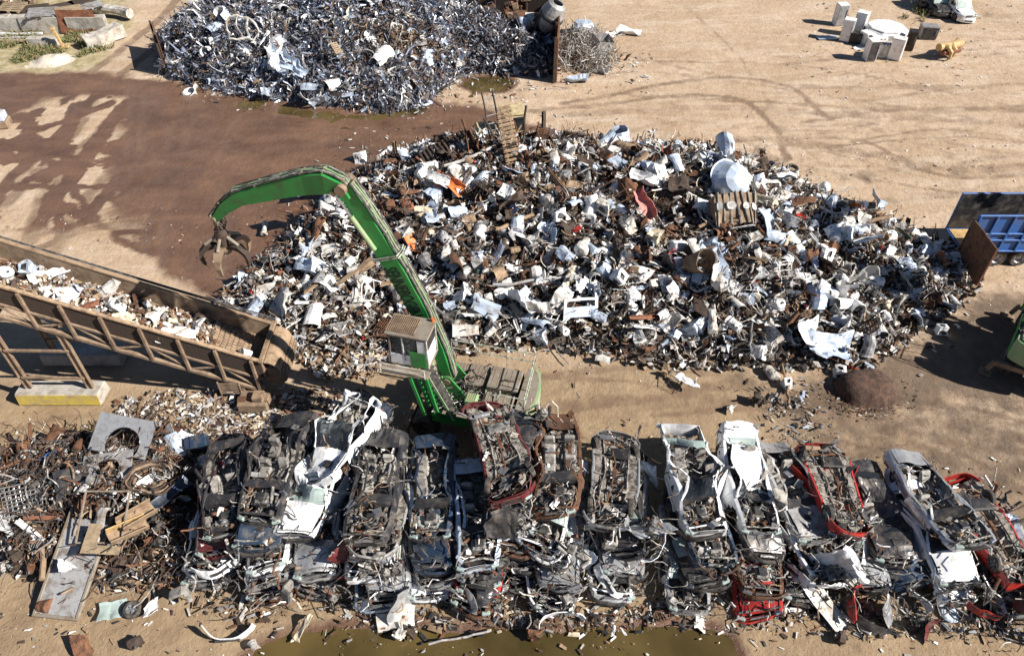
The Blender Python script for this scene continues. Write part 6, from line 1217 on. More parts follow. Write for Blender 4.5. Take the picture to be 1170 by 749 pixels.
mb = MB(); V, F = lathe([(0, -1.2), (.55, -1.2), (.6, -1.1), (.6, 0), (.6, 1.1), (.55, 1.2), (0, 1.2)], 20, 'x'); mb.add((V, F), M['rust']); mb.add(lathe([(.61, -.5), (.62, -.5), (.62, .2), (.61, .2)], 20, 'x'), M['offwhite']); place(mb, 'rusty_tank', 607, 24, 2.2, (0, 0, .05), 'rusty horizontal tank with a white band behind the retaining wall', 'tank')
mb = MB(); V, F = lathe([(0, -1.3), (.5, -1.25), (.85, -.5), (.95, .2), (.7, 1.0), (.45, 1.2), (.4, 1.15), (.6, .8), (.8, .2)], 20); mb.add((V, F), M['grey']); mb.add(lathe([(.96, -.1), (1.0, -.1), (1.0, .1), (.96, .1)], 20), M['dark'])
for s in (-1, 1): mb.add(bar((s * .9, -.5, -1.8), (s * .95, 0, .2), .12, .12), M['dark']); mb.add(bar((s * .9, .8, -1.8), (s * .95, 0, .2), .12, .12), M['dark'])
place(mb, 'mixer_drum', 630, 18, 3.0, (.3, .35, .3), 'grey tilted mixer drum above the retaining wall corner', 'mixer drum')
mb = MB(); V, F = sgbox(1.3, 1.1, 1.3, n=(5, 5, 5)); r_ = np.linalg.norm(V / [.65, .55, .65], axis=1, keepdims=True); mb.add((crump(V / r_ ** .6, 9, .15, 1.6), F), M['white']); place(mb, 'white_bulk_bag', 512, 12, 3.0, (0, 0, .3), 'slumped white bulk bag behind the shredded steel heap', 'bag')
p_ = bpy.data.objects['white_bulk_bag']; p_.location = (*G(512, 22, 0)[:2], .62)
# loose pile right of the wall
SIDE = Heap(GG([(642, 60), (648, 78), (672, 84), (695, 82), (700, 62), (684, 40), (662, 36), (645, 42)]), .9, [(5.5, 57, 1.3), (7, 58, .9)], 410, .5)
SIDE.base('wire_pile_core', M['heapbase'])['kind'] = 'stuff'; n = 1800; pts = SIDE.sample(n, g, -.4); C = np.column_stack([pts, np.maximum(0, SIDE.h(pts[:, 0], pts[:, 1])) + g.uniform(-.05, .3, n)])
tag(ribbons('wire_tangle', C, g.normal(size=(n, 3)), g.uniform(.4, 1.4, n), g.uniform(.02, .05, n), g, [M['grey'], M['offwhite'], M['tan']], [2, 2, 1], seg=5, curl=1.0), kind='stuff')
mb = MB(); mb.add(sgbox(1.5, 1.1, 1.2, n=(3, 3, 3), open_top=True), M['grey'], lambda V: crump(V, 5, .12, 1)); place(mb, 'grey_bin', 687, 52, .8, (.3, .2, .5), 'dented grey bin standing on the loose wire pile', 'bin')
mb = MB(); V, F = lathe([(0, -.4), (.7, -.4), (.85, .2), (.6, .5), (0, .55)], 14); mb.add((crump(V, 7, .15, 1.2), F), M['paleblue']); place(mb, 'wrapped_bundle', 666, 33, .4, (0, 0, 0), 'pale wrapped bundle behind the loose wire pile', 'bundle')
for i, (px, py, a, b_, m, lb) in enumerate(((718, 38, 2.2, .9, 'white', 'white flat sheet on the dirt right of the grey bin'), (702, 42, 1.8, .9, 'offwhite', 'grimy bent sheet between the bin and the white sheet'), (688, 81, 1.4, .6, 'white', 'white crumpled tube at the wire pile foot'), (660, 92, 1.6, .7, 'paleblue', 'pale blue scrap sheet in front of the retaining wall'), (716, 64, .8, .6, 'tan', 'small tan offcut right of the wire pile'), (575, 80, 2.2, .5, 'steel', 'dark bent steel strip in front of the small lobe'))): place(sheet(a, b_, m, 90 + i, .2), 'bent_sheet', px, py, .12, (.1, .1, i), lb, 'metal sheet')

# ------------------------------------------------------------------ top left: blocks, timber, weeds
def cblock(px, py, sx, sy, sz, rz, m, lb, name='concrete_block', cat='concrete block', grp=None, sd=1, am=.08):
    V, F = sgbox(sx, sy, sz, n=(4, 3, 3)); mb = MB(); mb.add((crump(V, sd, am, .9), F), M[m]); return place(mb, name, px, py, sz / 2 - .03, (0, 0, rz), lb, cat, grp)
for i, (px, lb) in enumerate(((-8, 'cut by the photo edge'), (20, 'second from the left edge'), (48, 'left of the rust sheet'), (100, 'right of the rust sheet'))): cblock(px, 28, 3.1, .8, 1.3, .03, 'concrete', f'weathered concrete barrier at top left, {lb}', 'concrete_barrier', 'barrier', 'concrete barriers at top left', i)
mb = sheet(3.1, 1.8, 'rustred', 5, .06, .03, .05); place(mb, 'rust_sheet', 88, 25, .95, (R(82), 0, .03), 'orange-brown rust sheet leaning on the concrete barriers', 'metal sheet')
cblock(50, 48, 2.3, .7, .6, 0, 'concrete', 'long pale concrete kerb block lying on the weeds', sd=7); cblock(123, 40, 2.4, 1.2, .9, .9, 'concrete', 'large pale boulder-like concrete block by the dirt track', sd=8, am=.25); cblock(106, 49, 1.1, .9, .9, .4, 'concrete', 'smaller concrete lump left of the large block', sd=9, am=.25)
for i, (y, m) in enumerate(((39, 'white'), (44, 'offwhite'), (47, 'wood'))):
    mb = MB(); mb.add(sgbox(5.5, .22, .14, n=(5, 1, 1)), M[m], lambda V: crump(V, i, .06, .5)); place(mb, 'timber_joist', 10, y, .2 + .02 * i, (0, 0, .03 * i), ['white painted beam nearest the barriers at left edge', 'off-white beam in the middle of the three at left edge', 'bare timber beam nearest the kerb block at left edge'][i], 'beam')
mb = MB(); mb.add(cbox(.2, .2, 1.6, (0, 0, .8)), M['ochre']); mb.add(cbox(.7, .5, .15, (.1, 0, .08)), M['ochre']); mb.add(cbox(.3, .3, .2, (0, 0, 1.6)), M['ochre']); place(mb, 'yellow_post', 73, 55, 0, (0, -.15, .2), 'yellow upright post on a foot among the weeds', 'post')
mb = MB(); V, F = grid(14, 14, lambda u, v: ((u - .5) * 3.4, (v - .5) * 3, 0)); r_ = np.hypot(V[:, 0] / 1.6, V[:, 1] / 1.4); V[:, 2] = .4 * smooth(1, .2, r_) * (1 + .3 * n2(V[:, 0], V[:, 1], 8, 1.5)) - .04; mb.add((V, F), M['sandw']); place(mb, 'sand_pile', 59, 69, 0, (0, 0, 0), 'low pale sand pile in front of the yellow post', 'sand pile')
for i, (px, py, w_, lb) in enumerate(((14, 8, 2.4, 'at the far left corner'), (48, 14, 2.6, 'left of the white curved panel'), (78, 12, 2.6, 'behind the rust sheet'), (100, 6, 2.2, 'furthest right of the three'))):
    o = place(pc_slats('grey' if i % 2 else 'wood', 20 + i), 'wooden_pallet', px, py, 1.6 - .1 * i, (.08, .05, .3 * i), f'grey weathered pallet on the stack behind the barriers, {lb}', 'pallet', 'pallets behind the barriers'); o.scale = (2.2, 2.0, 1.4)
    bx = MB(); bx.add(cbox(2.0, 1.4, 1.4, (0, 0, .75), b=.03), M['brown']); place(bx, 'crate', px, py + 14, 0, (0, 0, .3 * i), f'dark crate under the weathered pallet {lb}', 'crate', 'crates behind the barriers')
mb = MB(); V, F = tube(curve([(-2.6, .1), (-1, .25), (.8, .0), (2.2, -.8)], 5) @ np.array([[1, 0, 0], [0, 1, 0]]), .42, 10); mb.add((crump(V, 3, .15, .8), F), M['offwhite']); place(mb, 'white_bent_duct', 122, 12, .6, (0, 0, 0), 'white bent duct lying right of the weathered pallets', 'duct')
place(junk(16, 3.0, 1.6, 1.4, ['tan', 'wood', 'offwhite'], 8), 'beige_machine', 22, 5, 1.3, (0, 0, .1), 'beige broken machine in the top left corner', 'machine')
def weeds(n, poly, sd, name):
    g = np.random.default_rng(sd); lo, hi = np.array(poly).min(0), np.array(poly).max(0); P = g.uniform(lo, hi, (n * 3, 2)); P = P[sdist(poly, P[:, 0], P[:, 1]) > 0]; P = P[n2(P[:, 0], P[:, 1], 90, .8) > -.15][:n]; m = len(P)
    return tag(ribbons(name, np.column_stack([P, np.zeros(m)]), g.normal(size=(m, 3)) * [.5, .5, .2] + [0, 0, .9], g.uniform(.15, .55, m), g.uniform(.03, .07, m), g, [M['leaf'], M['tan']], [3, 1], seg=2, curl=.4), kind='stuff')
weeds(3500, GG([(0, 30), (110, 30), (130, 55), (90, 66), (0, 74)]), 3, 'weeds'); weeds(260, GG([(1030, 20), (1045, 8), (1060, 12), (1056, 26), (1040, 28)]), 4, 'weeds')
mb = MB(); mb.add(cbox(.8, .9, .5, (0, 0, .75), b=.06), M['paleblue']); mb.add(cbox(1.0, 1.0, .5, (0, 0, .25), b=.06), M['dusty']); mb.add(cyl((.2, 0, 1.0), (.2, 0, 1.15), .2, n=12), M['grey']); place(mb, 'small_pump_unit', 4, 144, 0, (0, 0, .2), 'pale blue and tan pump unit cut by the left edge', 'pump')

# ------------------------------------------------------------------ top right: appliances, parked cars, yellow grab
def fridge(px, py, h, w_, d, rz, m, lb, front=None, name='fridge', cat='fridge', tilt=0., z=0.):
    r = thing(name, lb, cat, tuple(G(px, py, z)), eul=(tilt, 0, rz)); q = MB(); V, F = sgbox(w_, d, h, n=(3, 3, 5)); q.add((crump(V, int(px), .03, 1) + [0, 0, h / 2], F), M[m]); sub_(q, 'cabinet', r)
    if front: q = MB(); q.add(cbox(w_ * .92, .04, h * .93, (0, -d / 2 - .02, h / 2), b=.01), M[front]); f = sub_(q, 'door', r); q = MB(); q.add(cbox(.03, .05, h * .35, (w_ * .36, -d / 2 - .06, h * .6)), M['grey']); sub_(q, 'handle', f)
    for k in range(3 if h < 1.2 else 0): q = MB(); q.add(cyl((-w_ * .3 + k * w_ * .3, -d / 2 - .04, h * .9), (-w_ * .3 + k * w_ * .3, -d / 2 - .09, h * .9), .035, n=8), M['dark']); sub_(q, 'knob', r)
    return r
A = fridge
A(957, 28, 1.75, .85, .75, .1, 'white', 'white fridge with speckled grey front, standing furthest left at the back', 'grey'); A(965, 46, 1.75, .85, .75, -.5, 'white', 'white fridge standing in front of the speckled one', 'white'); A(979, 40, 1.9, .9, .8, -.6, 'white', 'tallest white fridge, right behind the two left ones', 'white')
A(976, 48, .85, .9, .8, -.4, 'dark', 'low dark cabinet at the foot of the tallest white fridge', 'dark', 'low_cabinet', 'cabinet')
A(992, 68, 1.6, .75, .8, .12, 'white', 'white freezer with a black front facing the camera', 'dark', 'freezer', 'freezer'); A(1008, 64, 1.1, .9, .8, -.15, 'offwhite', 'grimy cooker with a grey front right of the black-fronted freezer', 'grey', 'cooker', 'cooker'); A(1021, 67, 1.75, .95, .6, -.55, 'white', 'tall white slab-like fridge leaning at the right of the cooker', 'white', tilt=.12)
A(1037, 56, 1.5, .7, .7, -.4, 'dark', 'black open rack right of the leaning white fridge', 'brown', 'metal_rack', 'rack'); A(1058, 43, 1.0, 1.3, .9, -.1, 'grey', 'wide dark stove standing alone left of the yellow grab', 'dark', 'stove', 'stove')
A(990, 50, 1.0, 1.2, .9, .3, 'white', 'white washing machine left of the big white tub', 'white', 'washing_machine', 'washing machine'); A(1000, 54, .95, 1.1, .9, .1, 'white', 'white dryer just before the big white tub', 'white', 'dryer', 'dryer')
mb = MB(); V, F = lathe([(0, 1.15), (1.2, 1.1), (1.75, .95), (1.8, .9), (1.5, 0), (0, 0)], 8); mb.add((crump(V, 3, .12, .6), F), M['white']); mb.add(lathe([(1.45, 1.08), (1.5, 1.16), (1.4, 1.2), (.1, 1.24), (0, 1.24)], 8), M['white']); place(mb, 'white_tub', 1008, 46, 0, (0, 0, .3), 'big eight-sided white tub in the middle of the appliances', 'tub')
place(sheet(1.7, .8, 'paleblue', 3, .05, .03, .02), 'flat_panel', 945, 43, .05, (0, 0, .1), 'flat pale blue panel lying left of the fridges', 'panel')
mb = sheet(1.2, .7, 'offwhite', 8, .1, .02, .1); place(mb, 'flat_panel', 984, 54, .06, (0, 0, .6), 'small off-white panel on the dirt between the appliances', 'panel')
mb = MB()
for k in range(5):
    P = [(.12 * k * 0 + .0, 0, .9), (.5, 0, .95), (.85, 0, .6), (.9, 0, .15), (.7, 0, -.1)]; V, F = tube(P, [.18, .2, .17, .12, .04], 7); mb.add((V @ Rz(-.9 + k * .45).T + [(k - 2) * .42, 0, -.0], F), M['ochre'])
mb.add(cyl((-1.1, -.05, .85), (1.1, -.05, .85), .3, n=14), M['ochre']); mb.add(cbox(1.8, .5, .35, (0, -.3, .5), b=.08), M['rustred'])
place(mb, 'yellow_grab_claw', 1080, 64, .1, (0, 0, .35), 'rusty yellow multi-tooth grab claw lying on the dirt', 'grab')
car('white', 1.6, 5001, 'pale silver SUV parked facing the camera at the top right', (*G(1103, 28)[:2] + [0, 2.2], 0), .08, suv=True, amp=.0, group=None, guts=0)
car('black', 1.6, 5002, 'black SUV parked left of the pale one at the top right', (*G(1077, 22)[:2] + [0, 2.2], 0), .05, suv=True, amp=.0, group=None, guts=0)
for o in bpy.data.objects:
    if o.get('label', '').startswith(('pale silver SUV', 'black SUV')):
        o['category'] = 'SUV'; o.name = 'parked_suv'
for i in range(5): p = G(1052 + 4 * (i % 2), 8 + 2 * (i // 2), 0); place_piece('old_tyre', 'rubber', 'black', 0, (p[0], p[1], .15 + .21 * (i // 2)), (0, 0, i), 1.2, 'black tyre in the small pile left of the parked black SUV', 'tyres beside the black SUV')

# ------------------------------------------------------------------ scrap pile at the lower left
LP = Heap(GG([(-120, 560), (0, 530), (50, 512), (100, 494), (170, 484), (225, 494), (238, 530), (232, 590), (222, 640), (190, 668), (130, 672), (80, 668), (40, 660), (0, 640), (-120, 660)]), 1.0, [(-14.5, 18, 1.6), (-15.5, 15.5, 1.7), (-12.5, 17.5, 1.6), (-12, 15, 1.3), (-17.5, 16, 1.4), (-13.5, 13.7, .7), (-20, 16, 1.2)], 500, .9)
LP.base('pile_fines', M['heapbase'])['kind'] = 'stuff'
g = np.random.default_rng(91); n = 3000; pts = LP.sample(n, g, -.2); C = np.column_stack([pts, np.maximum(0, LP.h(pts[:, 0], pts[:, 1])) + g.uniform(-.08, .2, n)])
tag(bits('pile_scrap', C, np.column_stack([g.uniform(.05, .35, n), g.uniform(.03, .15, n), g.uniform(.01, .08, n)]), g, [M[k] for k in ('brown', 'dark', 'grey', 'tan', 'rust', 'offwhite')], [6, 6, 3, 3, 3, 2]), kind='stuff')
n = 1600; pts = LP.sample(n, g, 0); C = np.column_stack([pts, LP.h(pts[:, 0], pts[:, 1]) + g.uniform(0, .35, n)]); tag(ribbons('pile_strips', C, g.normal(size=(n, 3)) * [1, 1, .5], g.uniform(.4, 1.5, n), g.uniform(.02, .06, n), g, [M['brown'], M['dark'], M['grey'], M['tan'], M['rust']], [5, 4, 2, 2, 2], seg=5, curl=.4), kind='stuff')
def where_lp(x, y, z):
    px, py = proj((x, y, z)); return 'in the lower left pile, ' + ('at the photo edge' if px < 40 else 'behind the cut plates' if py < 530 else 'around the cut plates' if px > 90 and py < 585 else 'beside the long framed panel' if px < 120 else 'next to the car stacks')
scatter(LP, 170, {'steel_girder': 12, 'metal_grate': 7, 'tube_frame': 7, 'curved_panel': 5, 'bent_sheet': 4, 'wire_coil': 4, 'bent_pipe': 8, 'machine_part': 6, 'open_drum': 2, 'old_tyre': 1}, where_lp, g, minsep=.4, size=(.6, 1.2), group='scrap pieces in the lower left pile', palef=lambda x, y, z: .16)
def lp(mb, name, px, py, z, eul, lb, cat): return place(mb, name, px, py, z, eul, lb, cat)
def holeplate(a, b_, holes, m, t=.04, n=26):
    V, F = grid(n, n, lambda u, v: ((u - .5) * a, (v - .5) * b_, 0)); Vc = V.copy(); F = [f for f in F if not any(math.hypot(*(V[list(f)].mean(0)[:2] - np.array(h[:2]))) < h[2] for h in holes)]
    for h in holes:                                     # round the torch-cut edge
        d = Vc[:, :2] - np.array(h[:2]); r = np.hypot(d[:, 0], d[:, 1]); k = np.abs(r - h[2]) < a / n * .9; V[k, :2] = np.array(h[:2]) + d[k] / r[k][:, None] * h[2]
    mb = MB(); mb.add(thick((V, F), t), M[m]); return mb
lp(holeplate(2.3, 1.5, [(.1, -.35, .68)], 'silver'), 'cut_steel_plate', 140, 497, 1.9, (.5, .1, -.15), 'pale grey plate with a big round cut-out, highest in the lower left pile', 'steel plate')
lp(holeplate(1.9, 1.2, [(.05, -.1, .45)], 'grey'), 'cut_steel_plate', 122, 534, 1.7, (.35, -.1, .1), 'mid grey ring-cut plate in the middle of the lower left pile', 'steel plate')
lp(holeplate(1.7, 1.2, [(-.1, -.5, .5)], 'charcoal'), 'cut_steel_plate', 92, 548, 1.6, (.3, .2, .5), 'black plate with a round cut-out beside the ring-cut plate', 'steel plate')
r = thing('framed_panel', 'long grey framed steel panel leaning against the front of the pile', 'panel', tuple(G(86, 640, .75)), eul=(R(20), 0, R(-6))); w = MB(); w.add(cbox(1.45, 3.3, .05, (0, -.2, 0), b=.01), M['grey']); sub_(w, 'plate', r)
for s in (-1, 1): w = MB(); w.add(cbox(.12, 3.9, .13, (s * .78, 0, 0), b=.02), M['machgrey']); sub_(w, 'side_rail', r); w = MB(); w.add(cbox(1.44, .12, .12, (0, s * 1.89, .003), b=.02), M['machgrey']); sub_(w, 'end_rail', r)
mb = MB(); mb.add(prism([(-.65, -.45), (.65, -.45), (.65, -.15), (-.2, -.15), (-.2, .6), (-.65, .6)], .05, 'xy'), M['rustred'] if False else M['wood']); lp(mb, 'corner_plate', 118, 618, 1.5, (.25, .1, 0), 'L-shaped tan plate lying across the framed panel', 'steel plate')
mb = MB()
for (a, b_) in (((-.8, -.9), (.8, -.9)), ((.8, -.9), (.8, .9)), ((.8, .9), (-.8, .9)), ((-.8, .9), (-.8, -.9))): mb.add(bar((*a, 0), (*b_, 0), .06, .06), M['machgrey'])
lp(mb, 'square_steel_frame', 118, 590, 1.8, (.45, 0, 0), 'thin square steel frame above the L-shaped tan plate', 'frame')
for i, (px, py, z, rz, lb) in enumerate(((156, 590, 1.5, .9, 'upper'), (146, 606, 1.4, .7, 'lower'))):
    mb = MB(); f = lambda V: V; mb.add(cbox(1.3, .5, .04, (0, 0, 0)), M['tan']); mb.add(cbox(1.3, .04, .3, (0, .25, .14)), M['ochre'] if i else M['tan']); mb.add(cbox(1.3, .04, .3, (0, -.25, .14)), M['tan']); lp(mb, 'folded_channel', px, py, z, (.3, .2, rz), f'{lb} of two tan folded channels right of the square frame', 'channel')
g = np.random.default_rng(12)
for i in range(4):
    mb = MB(); r0 = .5 + .13 * i; P = [(r0 * math.cos(a), r0 * .75 * math.sin(a), g.normal(0, .03)) for a in np.linspace(.3, 5.4, 22)]; V, F = tube(P, .045, 5); V[:, 2] *= 1.6; V = crump(V, 44, .3, .9); mb.add((V, F), M['brown' if i % 2 else 'dusty']); lp(mb, 'steel_hoop', 168, 548, 1.45 + .07 * i, (.3, .1, .5), 'large open steel hoop in the nested set right of the cut plates', 'hoop')['group'] = 'nested steel hoops'
lp(sheet(1.8, .5, 'navy', 4, .1, .03, .05), 'blue_steel_strip', 192, 565, 1.2, (.3, .1, 1.0), 'dark blue steel strip at the right of the lower left pile', 'steel strip')
mb = MB()
for i in range(12):
    for j in range(7): a = i * .16; mb.add(tube([(.09 * math.cos(t) + a, .09 * math.sin(t) + j * .16, t * .02) for t in np.linspace(0, 9, 12)], .014, 4), M['steel'])
for s in (0, 1): mb.add(tube([(-.1, s * 1.1 - .05, .1), (1.9, s * 1.1 - .05, .1)], .02, 4), M['steel'])
mb.V = [crump(v, 3, .1, .8) for v in mb.V]; lp(mb, 'bed_springs', 8, 590, 1.2, (.5, .2, .5), 'mattress spring grid at the left edge of the pile', 'bed springs')
mb = MB(); V, F = tube(curve([(0, 0), (1, .2), (2, -.1), (2.8, -.9)], 5) @ np.array([[1, 0, 0], [0, 1, 0]]), .1, 8); mb.add((V, F), M['tan']); lp(mb, 'bent_tan_pipe', 5, 605, .7, (.1, 0, -.4), 'thick bent tan pipe below the mattress springs', 'pipe')
mb = MB(); mb.add(cbox(.85, .55, .9, (0, 0, 0), b=.05), M['navy']); mb.add(cyl((0, -.29, 0), (0, -.2, 0), .25, n=16), M['dark']); lp(mb, 'dark_cabinet', 226, 508, .7, (.3, 0, .3), 'dark blue cabinet behind the right end of the pile', 'cabinet')

# ------------------------------------------------------------------ shredded litter and small rubbish on the ground
def litter(name, poly, n, sd, cols, wts, smin=.03, smax=.2, edge=1.2, zj=.03, field=.2):
    g = np.random.default_rng(sd); P_ = np.array(poly); lo, hi = P_.min(0) - edge, P_.max(0) + edge; pts = g.uniform(lo, hi, (n * 8, 2)); d = sdist(poly, pts[:, 0], pts[:, 1]); k = g.random(len(pts)) < smooth(-edge, edge, d) * np.clip(.55 + n2(pts[:, 0], pts[:, 1], sd, .7), .05, 1); pts = pts[k][:n]; n = len(pts)
    s = smin + (smax - smin) * g.random(n) ** 3; S = np.column_stack([s * g.uniform(.8, 1.8, n), s * g.uniform(.15, .7, n), s * g.uniform(.03, .25, n)]); C = np.column_stack([pts, S[:, 2] * .5 + g.uniform(-.02, zj, n)])
    return tag(bits(name, C, S, g, [M[c] for c in cols], wts, flat=g.random(n) < .8), kind='stuff')
LC = ('white', 'offwhite', 'tan', 'cream', 'grey', 'brown', 'rust', 'dark')
litter('shredded_litter', GG([(330, 385), (335, 352), (395, 335), (450, 360), (470, 400), (440, 425), (370, 425)]), 6500, 101, LC, [3, 6, 11, 4, 5, 6, 4, 3], .04, .3, .8, .25)
litter('shredded_litter', GG([(150, 462), (230, 455), (330, 455), (400, 460), (330, 520), (240, 500), (190, 510), (120, 500)]), 7500, 102, LC, [3, 6, 11, 4, 5, 6, 4, 3], .04, .3, .9, .16)
litter('litter', GG([(250, 345), (300, 400), (520, 410), (700, 425), (900, 430), (1060, 390), (1120, 330), (1100, 290), (960, 215), (860, 170), (650, 130), (400, 160), (280, 270)]), 3600, 103, LC, [5, 6, 3, 2, 3, 3, 2, 2], .03, .22, 2.2)
litter('litter', GG([(0, 500), (300, 470), (1150, 540), (1170, 749), (0, 749)]), 5200, 104, LC, [2, 4, 4, 2, 3, 5, 3, 4], .025, .16, 2)
litter('litter', GG([(230, 690), (600, 700), (860, 690), (1170, 680), (1170, 730), (860, 712), (600, 712), (300, 716)]), 2200, 105, LC, [1, 3, 4, 1, 4, 8, 4, 9], .03, .26, .6, .08)
litter('litter', GG([(860, 450), (930, 440), (950, 500), (940, 540), (880, 530)]), 520, 106, ('paleblue', 'offwhite', 'grey', 'dark', 'tan', 'brown'), [2, 3, 4, 4, 3, 4], .03, .22, .8, .06)
litter('litter', GG([(200, 90), (600, 90), (740, 60), (740, 100), (480, 132), (250, 120)]), 900, 107, LC, [4, 4, 1, 1, 3, 3, 2, 3], .05, .3, 1)
litter('litter', GG([(0, 250), (330, 270), (330, 420), (600, 440), (1170, 340), (1170, 160), (760, 150), (600, 420)]), 2600, 108, LC, [6, 5, 2, 1, 2, 2, 1, 2], .02, .12, 3)
litter('litter', GG([(900, 0), (1170, 0), (1170, 110), (900, 90)]), 500, 109, LC, [6, 5, 2, 1, 2, 2, 1, 2], .04, .2, 3)
g = np.random.default_rng(140)
STRAY = [('open_drum', 'white', 1004, 380, 1.35, 'white drum standing apart at the heap\'s lower right corner'), ('crushed_appliance', 'white', 1076, 377, .7, 'small white box alone in the machine shadow'), ('curved_panel', 'white', 1092, 374, .5, 'little white scrap right of the lone box'), ('bent_sheet', 'white', 783, 438, 1.0, 'white bent sheet lying alone on the dirt lane'), ('tube_frame', 'brown', 772, 434, .9, 'dark bent legs beside the lone white sheet'),
 ('crushed_appliance', 'white', 899, 438, .6, 'white tray-like box right of the lane litter'), ('bent_pipe', 'tan', 893, 420, 1.2, 'long tan pipe pointing up to the heap bottom edge'), ('bent_pipe', 'tan', 897, 447, 1.1, 'long tan pipe below the white tray-like box'), ('machine_part', 'brown', 868, 456, 1.1, 'dark machine casting lying on the lane litter'), ('bent_sheet', 'offwhite', 837, 466, .6, 'small off-white strip on the lane above the car stacks'),
 ('water_heater', 'white', 448, 172, .8, 'white tank lying apart at the upper left heap edge'), ('crushed_appliance', 'white', 412, 180, 1.0, 'white cube standing apart at the upper left edge of the heap'), ('old_tyre', 'rubber', 905, 193, 1.2, 'tyre lying flat behind the right arm of the heap'), ('crushed_appliance', 'paleblue', 893, 198, .8, 'pale blue box next to the flat tyre behind the heap'),
 ('water_heater', 'offwhite', 302, 262, .8, 'small off-white tank alone at the heap\'s left edge'), ('bent_sheet', 'white', 330, 300, .8, 'white sheet at the left heap edge'), ('machine_part', 'brown', 872, 175, 1.0, 'dark clod of scrap behind the right crest'), ('bent_sheet', 'offwhite', 800, 715 - 5, .5, 'small white scrap by the right end of the pond'),
 ('bent_sheet', 'white', 700, 720, .35, 'tiny white offcut at the pond edge below the stacks'), ('curved_panel', 'white', 712, 722, .35, 'tiny curled white offcut right of another at the pond edge'), ('machine_part', 'offwhite', 458, 726, .8, 'pale lump at the pond edge left of middle'), ('machine_part', 'dark', 470, 722, .8, 'dark lump right of the pale one at the pond edge'), ('machine_part', 'rust', 608, 726, .9, 'rusty-brown lump standing in the pond'),
 ('bent_pipe', 'grey', 525, 728, .9, 'grey bar lying in the pond'), ('tube_frame', 'rust', 758, 705, .7, 'crossed rusty bars at the pond edge'), ('bent_sheet', 'cream', 345, 716, .9, 'pale yellow board at the left shore of the pond'), ('curved_panel', 'offwhite', 290, 738, .5, 'small off-white chip at the left end of the pond'), ('machine_part', 'dark', 960, 728, .8, 'black crumpled part near the black bumper'), ('machine_part', 'dark', 155, 733, .9, 'dark grey machine part on the dirt below the pile'),
 ('open_drum', 'rust', 52, 692, .9, 'rusty open box at the foot of the framed panel'), ('bent_sheet', 'rust', 93, 745, .8, 'rusty pointed plate at the bottom photo edge'), ('bent_pipe', 'brown', 1158, 580, .8, 'dark pipe at the right edge of the photo'), ('curved_panel', 'grey', 1160, 612, 1.2, 'grey curled panel at the right photo edge'), ('bent_pipe', 'rust', 640, 100, .5, 'short rusty bar in front of the retaining wall')]
for k, ck, px, py, sc, lb in STRAY:
    if ck == 'dark': ck = 'brown'
    o = place_piece(k, ck, '', int(g.integers(4)), tuple(G(px, py, .16 * sc + .05)), (g.normal(0, .15), g.normal(0, .15), g.uniform(-3, 3)), sc, lb, None)
# lying wheel, bumpers and panels in front of the stacks
def wheel_part(rz=0):
    mb = MB(); V, F = lathe([(.19, -.08), (.27, -.1), (.305, -.07), (.315, 0), (.305, .07), (.27, .1), (.19, .08), (.18, 0), (.19, -.08)], 22); mb.add((V, F), M['rubber']); V, F = lathe([(0, .06), (.06, .06), (.07, .02), (.16, 0), (.19, .08), (.19, -.08)], 20); mb.add((V, F), M['rim'])
    for k in range(5): a = k * 1.2566; mb.add(bar((.05 * math.cos(a), .05 * math.sin(a), .05), (.18 * math.cos(a), .18 * math.sin(a), .06), .045, .02), M['rim'])
    return mb
place(wheel_part(), 'rimmed_tyre', 151, 696, .11, (.1, .05, 0), 'alloy wheel lying flat on the dirt below the lower left pile', 'wheel')
def bumper(m, sd, L=1.7, am=.15):
    V, F = grid(16, 5, lambda u, v: ((u - .5) * L, -.42 * abs(2 * u - 1) ** 2.6, .32 * (v - .5) + .06 * math.sin(v * 3))); mb = MB(); mb.add(thick((crump(V, sd, am, 1.3), F), .03), M[m]); mb.add(sgbox(L * .4, .04, .1, n=(4, 1, 1)), M['dark'], lambda V: crump(V + [0, .03, 0], sd, am, 1.3)); return mb
for px, py, m, z, e, lb in ((262, 728, 'carwhite', .2, (-.3, 0, math.pi + .1), 'white bumper lying on the dirt left of the pond'), (985, 712, 'charcoal', .2, (.4, 0, 2.5), 'black bumper lying on the dirt below the red bumper'), (975, 680, 'red', .45, (.3, .2, 1.0), 'bright red bumper standing against the tenth stack foot'), (878, 668, 'maroon', .5, (.5, .2, -.8), 'dark red bumper leaning at the foot of the stacks'),
    (428, 678, 'carwhite', .7, (.6, .7, .9), 'white bumper hanging in front of the fifth stack'), (905, 655, 'carwhite', .6, (.4, .5, 1.9), 'white bumper upright between the red and white stacks'), (1035, 672, 'carwhite', .4, (.2, .1, -.5), 'white bumper fallen below the white car pair'), (640, 700, 'carwhite', .4, (.2, .1, .2), 'white bumper at the pond side under the middle stacks'), (520, 610, 'silver', 1.7, (.4, 0, .1), 'silver bumper sagging below the seventh stack top'), (815, 640, 'silver', .8, (.3, .1, -.3), 'silver bumper hanging under the white cars')):
    o = place(bumper(m, int(px)), 'car_bumper', px, py, z, e, lb, 'bumper')
place(sheet(.75, 2.2, 'offwhite', 6, .06, .03, .03), 'ribbed_white_panel', 940, 686, .35, (.3, .1, .6), 'long grimy white panel leaning out before the stacks', 'panel')
place(sheet(1.3, .8, 'offwhite', 61, .12, .03, .05), 'grey_body_panel', 452, 706, .2, (.3, .1, .1), 'pale panel lying at the pond shore below the white cars', 'panel')
place(sheet(.7, .6, 'cglass', 62, .3, .02, .05), 'green_glass_sheet', 128, 698, .08, (.1, .1, .4), 'crumpled pale green glass sheet left of the lying alloy wheel', 'sheet')
